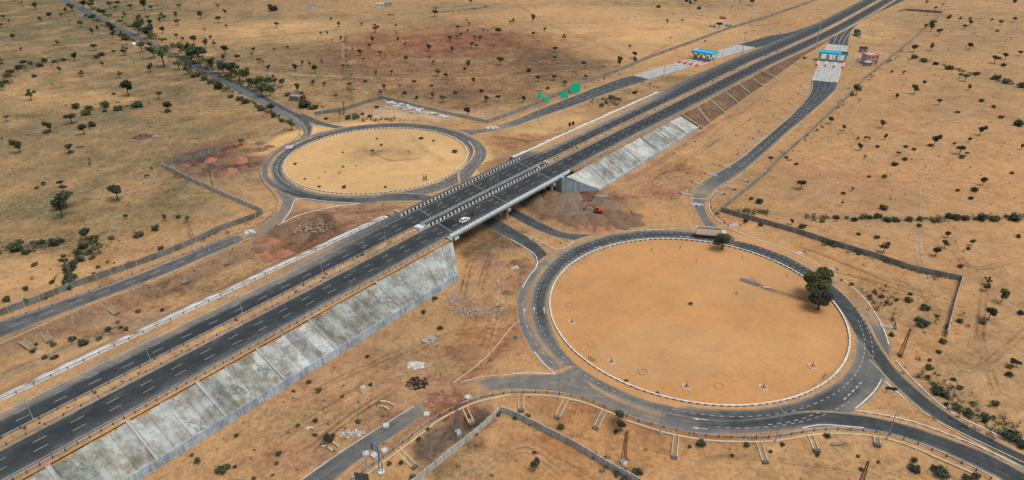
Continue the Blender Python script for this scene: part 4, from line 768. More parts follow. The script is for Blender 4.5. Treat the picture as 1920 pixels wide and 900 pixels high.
# ---------------------------------------------------------------- crash barriers
M_RAIL = simple('galvanised_rail', (.40, .47, .50), .45, .15, 1.2, (.30, .36, .39), metal=.4)
M_POST = simple('dark_post', (.05, .055, .06), .7, .2)
def crash(P3, label, sp, posts=True, h=.75, th=.12):
    P3 = np.array(P3, float); O = tuple(P3[0]); t = thing('crash_barrier', O, label, 'crash barrier', 'crash barriers'); R, L = resample(P3, max(2, int(length(P3)/3)+1)); mb = MB()
    for i in range(len(R)-1):
        a = Vector(R[i])-Vector(O); b = Vector(R[i+1])-Vector(O)
        for dz, w_ in ((h-.04, .15), (h-.19, .15)): mb.beam(a+Vector((0, 0, dz)), b+Vector((0, 0, dz)), th, w_*.9)
    mb.build('rail', M_RAIL, t)
    if posts:
        n = min(99, int(L/sp)); Q, _ = resample(P3, n+1); src = None
        for q in Q:
            l = (q[0]-O[0], q[1]-O[1], q[2]-O[2])
            if src is None: m = MB(); m.box((0, 0, h/2+.02), (.2, .2, h+.12)); src = m.build('post', M_POST, t, l)
            else: c = src.copy(); C.objects.link(c); c.location = l
    return t
def hrail(n, s0, s1, label, sp=4., posts=True): return crash([W(s, n, float(hz(s))) for s in np.arange(s0, s1+.1, 6)], label, sp, posts)
hrail(-148.2, -38, 150, 'galvanised crash barrier above the cracked slope left of the bridge', 2.6)
hrail(-148.2, 233, 490, 'galvanised crash barrier above the pale slope beyond the bridge', 3.)
hrail(-164.6, -50, 150, 'crash barrier on the far edge of the median, left of the bridge'); hrail(-161.2, -50, 150, 'crash barrier on the near edge of the median, left of the bridge')
hrail(-164.6, 234, 620, 'crash barrier on the far edge of the median, beyond the bridge', 5, False); hrail(-161.2, 234, 620, 'crash barrier on the near edge of the median, beyond the bridge', 5, False)
hrail(-179.7, -50, 150, 'crash barrier beside the long pale concrete strip at left', 4)
def prail(pts, label, sp=3., extra=0.): return crash([at(x, y, extra) for x, y in catmull([(x, y) for x, y in pts], 20)], label, sp)
prail([(570, 965), (600, 940), (660, 901), (723, 854), (787, 806), (813, 786), (857, 763), (897, 748), (945, 738)], 'crash barrier along the grey side road at the bottom')
prail([(960, 736), (1027, 738), (1087, 746), (1127, 760), (1160, 774), (1193, 789), (1243, 802), (1293, 814)], 'crash barrier along the dusty lower left of the right ring', 3)
prail([(1300, 815), (1343, 820), (1440, 821), (1507, 811), (1557, 806), (1627, 809), (1690, 822), (1757, 849), (1823, 879), (1857, 899)], 'crash barrier curving round the foot of the right ring to the corner', 3)
prail([(0, 607), (20, 599), (133, 561), (233, 521), (333, 483), (413, 452), (476, 427)], 'crash barrier along the far edge of the frontage road', 3.5)
prail([(556, 234), (563, 244), (562, 255), (548, 266), (520, 281), (496, 297), (487, 315), (488, 330), (497, 348), (512, 362), (521, 378), (517, 394), (495, 418)], 'crash barrier hugging the outer left of the far ring', 3)
prail([(1437, 260), (1384, 304), (1336, 332), (1308, 350), (1296, 366)], 'crash barrier on the inner edge of the east toll road', 3.5)
prail([(1462, 262), (1410, 308), (1370, 336), (1334, 372), (1333, 388), (1342, 404), (1366, 424)], 'crash barrier on the outer edge of the east toll road bend', 3.5)
# concrete coping below the south barrier
for pts in ([(665, 906), (728, 860), (792, 812), (818, 791), (860, 768), (900, 752), (960, 740)], [(985, 741), (1027, 742), (1085, 752), (1127, 767), (1165, 782)], [(1172, 788), (1243, 810), (1293, 821), (1343, 827), (1440, 828), (1507, 818), (1557, 813), (1627, 816), (1690, 830), (1757, 858), (1830, 890)]):
    kerb(catmull(P0(pts), 3), .5, .12, mat=M_YPAINT, name='coping')
# ---------------------------------------------------------------- drain chutes on the banks
def chute(a, b, label, wd=1.3, mat=None):
    A = Vector(at(*a)); B = Vector(at(*b)); A.z = max(A.z, -.02)+.12; B.z += .15; t = thing('drain_chute', tuple(A), label, 'drain chute', 'concrete drain chutes down the banks'); d = B-A; n = Vector((-d.y, d.x, 0)).normalized()*wd/2
    for sg in (-1, 1): m = MB(); m.beam(n*sg, d+n*sg, .26, .45); m.build('side_kerb', mat or M_YPAINT, t)
    m = MB(); m.beam(Vector((0, 0, -.1)), d+Vector((0, 0, -.1)), wd-.3, .12); m.build('channel_floor', simple('muddy_channel', (.27, .19, .12)), t)
    u = d.normalized(); m = MB(); m.box(tuple(d+u*.5), (.9, wd+.2, .5), rz=math.atan2(u.y, u.x)); m.build('outlet_box', simple('dark_outlet', (.10, .10, .095)), t)
for i, (a, b) in enumerate([((977, 742), (977, 765)), ((1062, 748), (1046, 781)), ((1134, 771), (1118, 801)), ((1268, 817), (1264, 856)), ((1423, 830), (1434, 863)), ((1519, 817), (1530, 841)), ((1643, 818), (1645, 831)), ((870, 762), (884, 792)), ((745, 842), (775, 874))]):
    chute(a, b, ['first of the bank chutes right of the wall corner, nearly vertical', 'slanting bank chute below the dusty ring exit, second from the wall corner', 'slanting bank chute below the ring, just left of the roadside tree', 'long bank chute right of the lattice pole, below the ring barrier', 'thin brown bank chute below the ring barrier, second right of the lattice pole', 'bank chute above the fallen dry branches, near the ring foot', 'shortest bank chute below the south-east road barrier', 'bank chute beside the tall electricity tower at the side road', 'bank chute beside the blue totem sign'][i])
for i, (a, b) in enumerate([((75, 608), (92, 640)), ((190, 566), (218, 588)), ((322, 510), (348, 530)), ((406, 478), (424, 494)), ((40, 640), (62, 655))]):
    chute(a, b, 'earth-stained drain chute below the frontage road, %s from the left' % nth([2, 3, 4, 5, 1][i]), 1.6, simple('earthy_kerb', (.33, .27, .2)))
for i, (a, b) in enumerate([((1298, 366), (1277, 363)), ((1317, 347), (1300, 342)), ((1345, 331), (1324, 326)), ((1370, 315), (1352, 311)), ((1400, 293), (1385, 290)), ((1433, 262), (1413, 260)), ((1443, 250), (1425, 247)), ((1470, 224), (1452, 219)), ((1486, 208), (1468, 205)), ((1498, 199), (1482, 195)), ((1512, 180), (1498, 176)), ((1514, 168), (1502, 160))]):
    chute(a, b, 'thin pale outlet spur off the inner edge of east toll road, %s from the ring' % nth(i+1), .5, M_STRIP)
for i, (a, b) in enumerate([((1385, 334), (1400, 341)), ((1342, 361), (1356, 364)), ((1362, 349), (1375, 355)), ((1366, 424), (1385, 422)), ((1492, 477), (1505, 473)), ((1548, 507), (1566, 506)), ((1650, 611), (1674, 615))]):
    chute(a, b, 'short outlet spur outside the outer kerb, %s along from the toll road bend' % nth([3, 1, 2, 4, 5, 6, 7][i]), .9, M_STRIP)
for i, (s_, e_) in enumerate([(344, 343), (364, 354), (383, 378), (407, 402), (430, 426), (453, 450), (478, 476)]):
    A = Vector(W(s_, -146.6, float(hz(s_))-.1)); B = Vector(W(e_, -146.6+float(hz(s_))*2.3+1, .1)); t = thing('slope_drain', tuple(A), 'pale drain line down the brown motorway bank, %s beyond the concrete slope' % nth(i+1), 'slope drain', 'drains down the brown bank')
    m = MB()
    for dn in (-.45, .45): m.beam((UX*dn, UY*dn, .12), B-A+Vector((UX*dn, UY*dn, .12)), .22, .35)
    m.build('drain_kerb', M_YPAINT, t); m = MB(); m.beam((0, 0, .02), B-A+Vector((0, 0, .02)), .7, .1); m.build('drain_floor', M_CONC, t)
for i, (a, b) in enumerate([((710, 758), (727, 766)), ((605, 833), (622, 843))]):
    P = catmull([at(a[0], a[1])[:2], at((a[0]+b[0])/2+4, a[1]+1)[:2], at(b[0]+8, b[1])[:2]], 1); t = thing('curved_culvert', (P[0][0], P[0][1], 0), ['curved pale culvert left of the red rubble', 'curved pale culvert beside the side road near the bottom'][i], 'culvert')
    m = MB()
    for o_ in (-.9, .9):
        for p, q in zip(P[:-1], P[1:]):
            d = (q-p)/np.hypot(*(q-p)); n = np.array([-d[1], d[0]])*o_; m.beam((p[0]+n[0]-P[0][0], p[1]+n[1]-P[0][1], .2), (q[0]+n[0]-P[0][0], q[1]+n[1]-P[0][1], .2), .5, .5)
    m.build('culvert_kerb', M_YPAINT, t); m = MB(); m.box((0, 0, .25), (.8, 1.3, .9)); m.build('culvert_mouth', simple('dark_outlet', (.1, .1, .095)), t)

# ---------------------------------------------------------------- lamps, pylons, masts
M_STEEL = simple('galvanised_pole', (.34, .35, .34), .55, .1, 2, metal=.3)
def lamp_post(h, arm, double=False):
    t = thing('street_lamp', (0, 0, 0), '', 'street lamp', None); m = MB(); m.tube([(0, 0, 0), (0, 0, h*.5), (0, 0, h)], [.13, .10, .07], 8); m.build('pole', M_STEEL, t)
    m = MB(); m.box((0, 0, .15), (.55, .55, .4)); m.build('base', M_CONC, t)
    for sg in ((1, -1) if double else (1,)):
        m = MB(); m.tube([(0, 0, h-.1), (sg*arm*.5, 0, h+.25), (sg*arm, 0, h+.3)], .045, 6); m.build('arm', M_STEEL, t)
        m = MB(); m.box((sg*(arm+.35), 0, h+.3), (.8, .3, .13), taper=.8); m.build('lamp_head', simple('lamp_housing', (.30, .31, .31), .5), t)
    return t
L_D = lamp_post(6.4, 1.4, True); L_T = lamp_post(10.3, 1.8, True); L_S = lamp_post(9.6, 1.7); L_X = lamp_post(9.0, 1.3)
used = set()
def place(src, loc, rz, label, group=None):
    if src.name not in used: used.add(src.name); src.location = loc; src.rotation_euler = (0, 0, rz); o = src; o['label'] = label
    else: o = copy_thing(src, loc, rz, label)
    if group: o['group'] = group
    return o
MS = [21.7, 50, 77.9, 107.5, 135.4, 162.1, 194, 236.9, 260.1, 284.7, 307.4, 329.9, 357.3, 385, 412, 440, 470, 500, 530, 565, 600]
for i, s_ in enumerate(MS):
    place(L_D, W(s_, -165.3+(1.2 if 152 < s_ < 231 else 0)-.0, float(hz(s_))), TH+math.pi/2, '%s of the short twin-arm lamp posts along the median, counted from the left' % nth(i+1), 'twin-arm lamp posts along the median')
place(L_T, W(124.2, -163.2, 7.6), TH+math.pi/2, 'tallest lamp post in the median left of the bridge', 'tall lamp posts'); place(L_T, W(197.5, -163., 7.5), TH+math.pi/2, 'tall lamp post rising from the gap between both bridge decks', 'tall lamp posts')
for i, (x, y, l) in enumerate([(1047, 747, 'slim lamp post where the grey exit meets the right ring'), (1238, 813, 'slim lamp post below the ring, right of the lattice pole'), (1454, 828, 'slim lamp post beside the bottom right of the ring'), (1663, 823, 'slim lamp post by the south-east road barrier'), (1778, 762, 'slim pale lamp post beyond the fresh road at far right'), (688, 880, 'slim lamp post behind the dark sign back at the bottom')]):
    X, Y, Z = at(x, y); place(L_S, (X, Y, Z), [1.4, 1.5, 1.7, 2.4, -2.4, 2.3][i], l, 'single-arm lamp posts')
for i, (x, y) in enumerate([(1202, 153), (1245, 140), (1160, 172), (1110, 191), (1062, 207), (1010, 226), (1290, 126), (1355, 106)]):
    place(L_X, at(x, y), 2.4, 'slim lamp post on the near side of north toll road, %s from the left' % nth([5, 6, 4, 3, 2, 1, 7, 8][i]), 'lamp posts along the north toll road')
for i, (x, y) in enumerate([(1475, 250), (1440, 284), (1396, 322), (1510, 225), (1545, 197)]):
    place(L_X, at(x, y), 2.4, 'slim lamp post on the outer side of east toll road, %s from the bend' % nth([3, 2, 1, 4, 5][i]), 'lamp posts along the east toll road')
for i, (x, y) in enumerate([(250, 545), (392, 470), (135, 596), (440, 452)]):
    place(L_X, at(x, y), 2.5, 'slim lamp post beside the frontage road, %s from the left' % nth([2, 3, 1, 4][i]), 'lamp posts along the frontage road')
def pylon(x, y, h, label, mat, foot=True, wd=.9, rz=.6, lean=(0, 0)):
    t = thing('lattice_pylon', at(x, y), label, 'electricity pylon', 'lattice electricity poles', rz); m = MB(); tp = Vector((lean[0], lean[1], h))
    cs = [(-1, -1), (1, -1), (1, 1), (-1, 1)]; n = max(5, int(h/1.1)); ws = lambda f: wd/2*(1-f)+.16*f
    P = [[Vector((c[0]*ws(i/n), c[1]*ws(i/n), 0))+tp*(i/n) for c in cs] for i in range(n+1)]
    for k in range(4): m.beam(P[0][k], P[n][k], .1, .1)
    for i in range(n):
        for k in range(4): m.beam(P[i][k], P[i+1][(k+1) % 4], .05, .05); m.beam(P[i+1][k], P[i+1][(k+1) % 4], .05, .05)
    m.build('tower', mat, t); m = MB(); m.beam(tp+Vector((-1, 0, -.6)), tp+Vector((1, 0, -.6)), .14, .12); m.build('cross_arm', mat, t)
    for sx in (-.9, 0, .9): m = MB(); m.tube([(tp.x+sx, tp.y, h-.55), (tp.x+sx, tp.y, h-.2)], .07, 6); m.build('insulator', simple('insulator_brown', (.12, .06, .04), .4), t)
    if foot: m = MB(); m.box((0, 0, .3), (1.5, 1.5, .8), taper=.85); m.build('footing', M_STRIP, t)
M_RUST = simple('rusty_steel', (.17, .085, .05), .8, .3); M_GALV = simple('dull_steel', (.17, .165, .155), .6, .2)
pylon(1169, 868, 10.2, 'rust-brown lattice pole on white footing below the ring', M_RUST); pylon(859, 812, 9.8, 'wide grey lattice tower beside the side road barrier', M_GALV, wd=1.5)
pylon(1688, 665, 8.3, 'leaning rusty lattice pole right of the ring', M_RUST, False, lean=(1.6, .2)); pylon(363, 455, 11, 'grey lattice tower standing against the frontage wall', M_GALV, wd=1.5)
pylon(139, 533, 8, 'thin grey lattice pole in the scrub by the frontage wall', M_GALV, False); pylon(1612, 912, 8, 'thin rusty lattice pole cut by the bottom edge', M_RUST, False)
pylon(646, 212, 7.5, 'thin rusty lattice pole by the dark wall at the slab yard', M_RUST, False); pylon(400, 352, 8, 'thin lattice pole in the walled soil yard', M_RUST, False)
def mast(x, y, h, label):
    t = thing('high_mast', at(x, y), label, 'high mast light', 'high mast lights'); m = MB(); m.tube([(0, 0, 0), (0, 0, h*.5), (0, 0, h)], [.38, .25, .14], 10); m.build('pole', simple('pale_mast', (.5, .5, .48), .5), t)
    m = MB(); m.tube([(1.1*math.cos(a), 1.1*math.sin(a), h-.3) for a in np.linspace(0, 6.283, 13)], .07, 5, cap=False); m.build('lamp_ring', M_GALV, t)
    for k in range(6): a = k*1.047; m = MB(); m.box((1.4*math.cos(a), 1.4*math.sin(a), h-.45), (.6, .45, .25), rz=a); m.build('floodlight', M_GALV, t)
mast(1529, 92, 24, 'tallest light mast, left of the east toll canopy'); mast(1392, 101, 17, 'light mast beside the north toll apron')

# ---------------------------------------------------------------- wheel ruts, footpaths and gullies pressed into the sand
_rz = [0]
def rut(pts, wd, key, st=.6, off=(0,)):
    wd *= 1.3; st *= .6 if key == 'sandd' else 1.35
    P = catmull(P0(pts), 1.6); n = len(P); d = np.gradient(P, axis=0); d /= np.hypot(*d.T)[:, None]; nn = np.stack([-d[:, 1], d[:, 0]], 1)
    wob = fbm(P[:, 0]*1., P[:, 1]*1., 7, 91)*1.1; u = np.linspace(-1, 1, 7)
    for o in off:
        _rz[0] += 1
        w_ = wd*(.7+.6*(fbm(P[:, 0], P[:, 1], 5, 17)+.5))
        X = P[:, :1]+nn[:, :1]*(o+wob[:, None]+u*w_[:, None]); Y = P[:, 1:]+nn[:, 1:]*(o+wob[:, None]+u*w_[:, None])
        k = (1-np.abs(u)**1.6)[None]*st*np.clip(.65+fbm(X, Y, 6, 33)*2.2, 0, 1)*np.minimum(1, np.minimum(np.arange(n), n-1-np.arange(n))/6)[:, None]
        sheet('track', X, Y, gz(X, Y)-.03+.0016*_rz[0]+np.zeros(X.shape), M_GROUND, tint=(key, k))
PR = (-.85, .85)
for pts, wd, key, st, off in [
 ([(1405, 524), (1440, 541), (1480, 553), (1522, 566)], .9, 'gully', .9, (0,)), ([(1080, 378), (1180, 335), (1260, 290), (1340, 235), (1440, 180)], .4, 'gully', .5, PR), ([(1130, 400), (1200, 365), (1250, 330), (1330, 275), (1420, 215)], .5, 'gully', .6, (0,)),
 ([(1150, 372), (1200, 368), (1240, 372), (1262, 380)], 1.0, 'gully', .7, (0,)), ([(1210, 350), (1250, 322), (1300, 318)], .8, 'gully', .7, (0,)), ([(1170, 330), (1220, 300), (1280, 262)], .5, 'pale', .5, PR), ([(1230, 340), (1290, 300), (1350, 255)], .4, 'gully', .5, PR),
 ([(1190, 415), (1240, 398), (1285, 365), (1290, 340)], .35, 'pale', .7, (0,)), ([(560, 862), (620, 812), (690, 760), (760, 715)], .45, 'gully', .65, PR), ([(500, 850), (560, 800), (640, 750), (720, 690)], .4, 'gully', .5, PR), ([(480, 800), (580, 740), (680, 690), (800, 640)], .35, 'gully', .4, PR), ([(700, 700), (780, 655), (850, 625), (940, 612)], .4, 'gully', .5, PR),
 ([(620, 770), (700, 720), (790, 690), (860, 660)], .6, 'pale', .5, (0,)), ([(850, 715), (900, 690), (950, 640), (975, 590)], .9, 'gully', .5, (0,)), ([(865, 560), (880, 500), (905, 455)], .4, 'gully', .7, PR), ([(895, 570), (905, 520), (930, 460)], .5, 'gully', .4, PR), ([(900, 690), (930, 600), (940, 540), (930, 480)], .5, 'pale', .4, PR),
 ([(1757, 290), (1733, 340), (1731, 400), (1724, 480), (1760, 560)], .35, 'pale', .7, PR), ([(1500, 400), (1560, 340), (1640, 300), (1760, 230), (1900, 190)], .5, 'pale', .4, PR), ([(1940, 480), (1820, 500), (1780, 440)], .5, 'gully', .35, PR), ([(1860, 900), (1880, 780), (1840, 640), (1850, 520)], .5, 'gully', .4, PR),
 ([(1830, 700), (1900, 640), (1960, 600)], .5, 'gully', .4, PR), ([(470, 136), (560, 141), (700, 146), (860, 146), (1000, 140), (1090, 128)], .9, 'pale', .7, (0,)), ([(500, 62), (640, 44), (700, 20)], 1.2, 'pale', .4, (0,)), ([(0, 470), (60, 450), (130, 445), (180, 425)], .6, 'pale', .6, (0,)), ([(0, 200), (60, 150), (110, 130), (60, 90)], 1.2, 'yellow', .6, (0,)),
 ([(480, 263), (512, 248), (538, 236)], .5, 'pale', .7, PR), ([(240, 305), (300, 345), (380, 385), (470, 415)], .4, 'pale', .4, PR), ([(60, 345), (160, 370), (260, 360), (330, 330)], .4, 'pale', .35, PR), ([(0, 240), (120, 250), (250, 235), (400, 200)], .6, 'pale', .3, (0,)),
 ([(650, 65), (648, 100), (655, 140), (662, 200)], 1.2, 'gully', .5, (0,)), ([(925, 255), (975, 262), (1010, 275)], .8, 'gully', .9, (0,)), ([(930, 300), (970, 285), (1010, 262), (1060, 235)], .4, 'gully', .35, PR), ([(520, 545), (420, 590), (340, 640)], .5, 'pale', .4, PR), ([(560, 520), (500, 545), (440, 560), (380, 600)], .4, 'gully', .6, PR),
 ([(440, 575), (380, 595), (300, 640), (200, 690)], .4, 'gully', .4, PR), ([(0, 690), (100, 650), (200, 610), (330, 560)], .5, 'gully', .35, (0,)), ([(560, 395), (620, 400), (700, 395), (750, 385)], .5, 'gully', .4, PR), ([(470, 500), (540, 455), (640, 420), (700, 410)], .7, 'gully', .5, PR), ([(530, 488), (575, 450), (600, 430)], .5, 'gully', .6, (0,)),
 ([(1000, 830), (1080, 870), (1140, 910)], .4, 'gully', .5, PR), ([(880, 905), (930, 850), (990, 830), (1060, 880)], .5, 'pale', .3, PR), ([(1220, 830), (1320, 850), (1450, 850), (1600, 870)], .6, 'gully', .35, (0,)), ([(1680, 520), (1740, 560), (1770, 600)], .5, 'gully', .4, PR), ([(1500, 460), (1600, 500), (1700, 540), (1780, 560)], .6, 'gully', .4, (0,)), ([(1560, 505), (1650, 530), (1740, 555)], .8, 'orange', .7, (0,)),
 ([(640, 290), (690, 282), (730, 300), (790, 296)], .6, 'gully', .35, (0,)), ([(690, 300), (705, 285), (730, 280)], 1.4, 'gully', .5, (0,)), ([(770, 252), (790, 275), (830, 300)], .5, 'pale', .5, PR),
 ([(1105, 150), (1190, 118), (1260, 80)], .8, 'gully', .4, (0,)), ([(1300, 30), (1200, 60), (1100, 70), (1000, 60)], .9, 'pale', .35, (0,)), ([(1600, 60), (1680, 70), (1720, 60)], .9, 'gully', .35, (0,)), ([(1590, 130), (1640, 90), (1700, 50)], .9, 'orange', .5, (0,))]:
    rut(pts, wd, key, st, off)
# ---------------------------------------------------------------- vehicles
M_TYRE = simple('tyre_rubber', (.02, .02, .021), .9, .1); M_GLASS, _nt, _b = newmat('tinted_glass', .12); _b.inputs['Base Color'].default_value = (.02, .025, .03, 1); _b.inputs['Specular IOR Level'].default_value = .6
M_RIM = simple('wheel_rim', (.3, .3, .3), .4, .1, metal=.6); M_LAMPR = simple('tail_lamp', (.35, .02, .015), .3); M_LAMPW = simple('head_lamp', (.7, .7, .66), .2)
def wheels(t, xs, y, r, w_=.24):
    for x in xs:
        for sg in (-1, 1):
            m = MB(); m.tube([(x, sg*y-w_/2, r), (x, sg*y+w_/2, r)], r, 16); wh = m.build('wheel', M_TYRE, t); m = MB(); m.tube([(x, sg*(y+.02)-w_/2, r), (x, sg*(y+.02)+w_/2, r)], r*.55, 10); m.build('rim', M_RIM, wh)
def car(label, loc, rz, paint, L=4.3, Wd=1.75, Hh=1.5, pickup=False, cat='car'):
    t = thing('parked_car' if 'parked' in label else 'car', loc, label, cat, None, rz); h = L/2; w = Wd/2
    side = [(-h, .35), (-h, .75), (-h+.15, .95), (h-1.2, .98), (h-.15, .8), (h, .6), (h, .35)]
    m = MB()
    sec = [(-h, .32, .78, .86), (-h+.12, .28, .98, .97), (-h+1.2, .25, 1.0, 1.), (h-1.25, .25, .98, 1.), (h-.25, .28, .84, .96), (h, .34, .68, .84)]
    rings = [[(x, -w*f, z0), (x, -w*f, (z0+z1)/2+.05), (x, -w*f*.92, z1), (x, w*f*.92, z1), (x, w*f, (z0+z1)/2+.05), (x, w*f, z0)] for x, z0, z1, f in sec]
    for A_, B_ in zip(rings[:-1], rings[1:]):
        for k in range(6): m.face([A_[k], A_[(k+1) % 6], B_[(k+1) % 6], B_[k]])
    m.face(rings[0]); m.face(rings[-1][::-1]); m.build('body', paint, t)
    x0, x1, x2, x3 = (-h+.35, -h+.75, h-1.95, h-1.25) if not pickup else (-.3, 0, h-1.95, h-1.25)
    g = MB(); lo = [(x0, -w*.9, .97), (x3, -w*.9, .97), (x3, w*.9, .97), (x0, w*.9, .97)]; hi = [(x1, -w*.72, Hh-.06), (x2, -w*.72, Hh-.06), (x2, w*.72, Hh-.06), (x1, w*.72, Hh-.06)]
    for k in range(4): g.face([lo[k], lo[(k+1) % 4], hi[(k+1) % 4], hi[k]])
    g.face(hi); g.build('windows', M_GLASS, t)
    r = MB(); r.prism([(x1-.04, -w*.74), (x2+.04, -w*.74), (x2+.04, w*.74), (x1-.04, w*.74)], Hh-.06, Hh, shrink=.94)
    for a, b in ((lo[0], hi[0]), (lo[1], hi[1]), (lo[2], hi[2]), (lo[3], hi[3])): r.beam(a, b, .08, .08)
    for sg in (-1, 1): r.beam(((x0+x3)/2-.1, sg*w*.91, .98), ((x1+x2)/2, sg*w*.73, Hh-.05), .08, .06)
    r.build('roof', paint, t); wheels(t, (-h+.8, h-.85), w-.1, .32)
    for sg in (-1, 1):
        m = MB(); m.box((h-.04, sg*w*.68, .66), (.1, .34, .15)); m.build('headlight', M_LAMPW, t); m = MB(); m.box((-h+.02, sg*w*.74, .75), (.08, .26, .2)); m.build('tail_light', M_LAMPR, t)
        m = MB(); m.box((x2+.75, sg*(w+.08), 1.02), (.12, .18, .13)); m.build('mirror', paint, t)
    return t
M_CARW = simple('white_car_paint', (.72, .73, .72), .3, .04, .8); M_CARS = simple('silver_car_paint', (.55, .60, .64), .3, .05, .8)
p = unproj(871, 415, 7.6)
car('white hatchback with one door standing open on the bridge deck', (p[0], p[1], float(hz(166))+.04), TH, M_CARW, 4.6, 1.85, 1.55)
# the open door
_c = bpy.data.objects[[o.name for o in bpy.data.objects if o.get('label', '').startswith('white hatchback')][0]]
m = MB(); m.box((.35, .0, 0), (.95, .06, .75)); d_ = m.build('open_door', M_CARW, _c, (.15, -.93, .75)); d_.rotation_euler = (0, 0, -.9)
X, Y, Z = at(542, 279); car('small white car driving round the left of the far ring', (X, Y, .1), math.radians(52), M_CARW, 4.4)
X, Y, Z = at(1612, 112); car('white car parked beside the pink toll office', (X, Y, 0), .1, M_CARW, 4.8, 1.9, 1.7)
# cargo truck on the ring
def truck(label, loc, rz, Lc, Wc, z0, hc, body_m, load_m, cab_m, open_top=True):
    t = thing('cargo_truck', loc, label, 'truck', None, rz)
    m = MB(); m.box((0, 0, z0-.15), (Lc+.2, .9, .25)); m.build('chassis', M_BLACK, t)
    b = MB(); hw = Wc/2
    b.box((0, 0, z0+.06), (Lc, Wc, .12))
    for sg in (-1, 1):
        b.box((0, sg*(hw-.04), z0+hc/2), (Lc, .08, hc))
        for z in (.33, .66, .97): b.box((0, sg*(hw+.02), z0+hc*z), (Lc, .07, .1))
        for k in range(8): b.box((-Lc/2+Lc*(k+.5)/8, sg*(hw+.025), z0+hc/2), (.09, .075, hc))
    for sg in (-1, 1): b.box((sg*(Lc/2-.04), 0, z0+hc/2), (.08, Wc, hc))
    b.build('cargo_body', body_m, t)
    l = MB(); l.prism([(-Lc/2+.1, -hw+.1), (Lc/2-.1, -hw+.1), (Lc/2-.1, hw-.1), (-Lc/2+.1, hw-.1)], z0+hc*.5, z0+hc*.72, shrink=.9); l.build('load', load_m, t)
    m = MB(); xf = Lc/2+.3
    m.prism([(xf, .5), (xf+1.9, .5), (xf+1.95, 1.5), (xf+1.6, 2.7), (xf, 2.75)], -hw*.95, hw*.95, axis='Y'); m.build('cab', cab_m, t)
    m = MB(); m.face([(xf+1.96, -hw*.8, 1.65), (xf+1.96, hw*.8, 1.65), (xf+1.68, hw*.8, 2.55), (xf+1.68, -hw*.8, 2.55)]); m.build('windscreen', M_GLASS, t)
    wheels(t, (-Lc/2+.9, -Lc/2+2.1, Lc/2-1.8, xf+1.0), hw-.2, .5, .35)
    for sg in (-1, 1): m = MB(); m.box((xf+1.96, sg*hw*.7, .85), (.08, .35, .2)); m.build('headlight', M_LAMPW, t)
    return t
M_TRW = simple('cream_truck_side', (.92, .82, .66), .6, .1, .8, (.78, .68, .52)); M_TRL = simple('dark_load', (.05, .03, .028), .9, .4); M_TRC = simple('cream_cab', (.60, .50, .36), .4, .2)
a = np.array(unproj(1302, 443.5)); b = np.array(unproj(1354, 448)); mid = (a+b)/2
truck('long cream-sided open truck half hidden behind a tree on the right ring', (mid[0], mid[1]+.6, .11), math.atan2(b[1]-a[1], b[0]-a[0])+.0, 9.4, 2.6, 1.3, 2.5, M_TRW, M_TRL, M_TRC)
X, Y, Z = at(1606, 66); truck('dark green and blue truck parked on the verge beyond the east toll plaza', (X, Y, 0), math.radians(-100), 7.5, 3.4, 1.4, 3.2, simple('teal_truck_side', (.05, .16, .15), .6, .3), simple('navy_tarp', (.03, .045, .08), .7), simple('grey_cab', (.22, .25, .25), .5))
# excavator
def excavator():
    c = at(1121, 402); t = thing('excavator', (c[0], c[1], .9), 'orange excavator working on top of the grey soil heaps', 'excavator', None, math.radians(168)); O_ = simple('orange_machine_paint', (.50, .10, .04), .5, .25, 1.)
    for sg in (-1, 1): m = MB(); m.prism([(-1.9, .05), (-2.2, .45), (-1.9, .9), (1.9, .9), (2.2, .45), (1.9, .05)], sg*1.15-.3, sg*1.15+.3, axis='Y'); m.build('crawler_track', M_BLACK, t)
    m = MB(); m.prism([(-2.3, -1.35), (1.2, -1.35), (1.2, 1.35), (-2.3, 1.35)], 1.05, 1.95, shrink=.95); m.box((-1.7, 0, 2.1), (1.3, 2.5, .5), taper=.85); m.build('house', O_, t)
    m = MB(); m.prism([(-.4, 1.3), (1.25, 1.3), (1.3, 2.0), (.9, 3.0), (-.4, 3.0)], .35, 1.3, axis='Y'); cab = m.build('cab', O_, t)
    m = MB(); m.face([(1.32, .45, 2.0), (1.32, 1.2, 2.0), (.95, 1.2, 2.9), (.95, .45, 2.9)]); m.face([(-.2, 1.31, 2.0), (1.1, 1.31, 2.0), (.8, 1.31, 2.85), (-.2, 1.31, 2.85)]); m.build('cab_window', M_GLASS, cab)
    m = MB(); m.beam((1.0, -.2, 1.6), (3.0, -.2, 3.6), .5, .6); m.beam((2.9, -.2, 3.55), (5.4, -.2, 3.2), .45, .5); m.build('boom', O_, t)
    m = MB(); m.beam((5.2, -.2, 3.3), (6.5, -.2, 1.2), .36, .42); m.build('dipper_arm', O_, t)
    m = MB(); m.prism([(6.2, .2), (6.9, .3), (7.2, .9), (6.6, 1.4), (6.2, 1.1)], -.75, .4, axis='Y'); m.build('bucket', M_BLACK, t)
    for a_, b_ in (((1.6, -.2, 1.9), (3.1, -.2, 3.1)), ((3.6, -.2, 3.9), (5.2, -.2, 3.75))): m = MB(); m.tube([a_, b_], .09, 6); m.build('hydraulic_ram', M_RIM, t)
excavator(); _e = [o for o in bpy.data.objects if o.name == 'excavator'][0]; _e.scale = (.88, .88, .88)

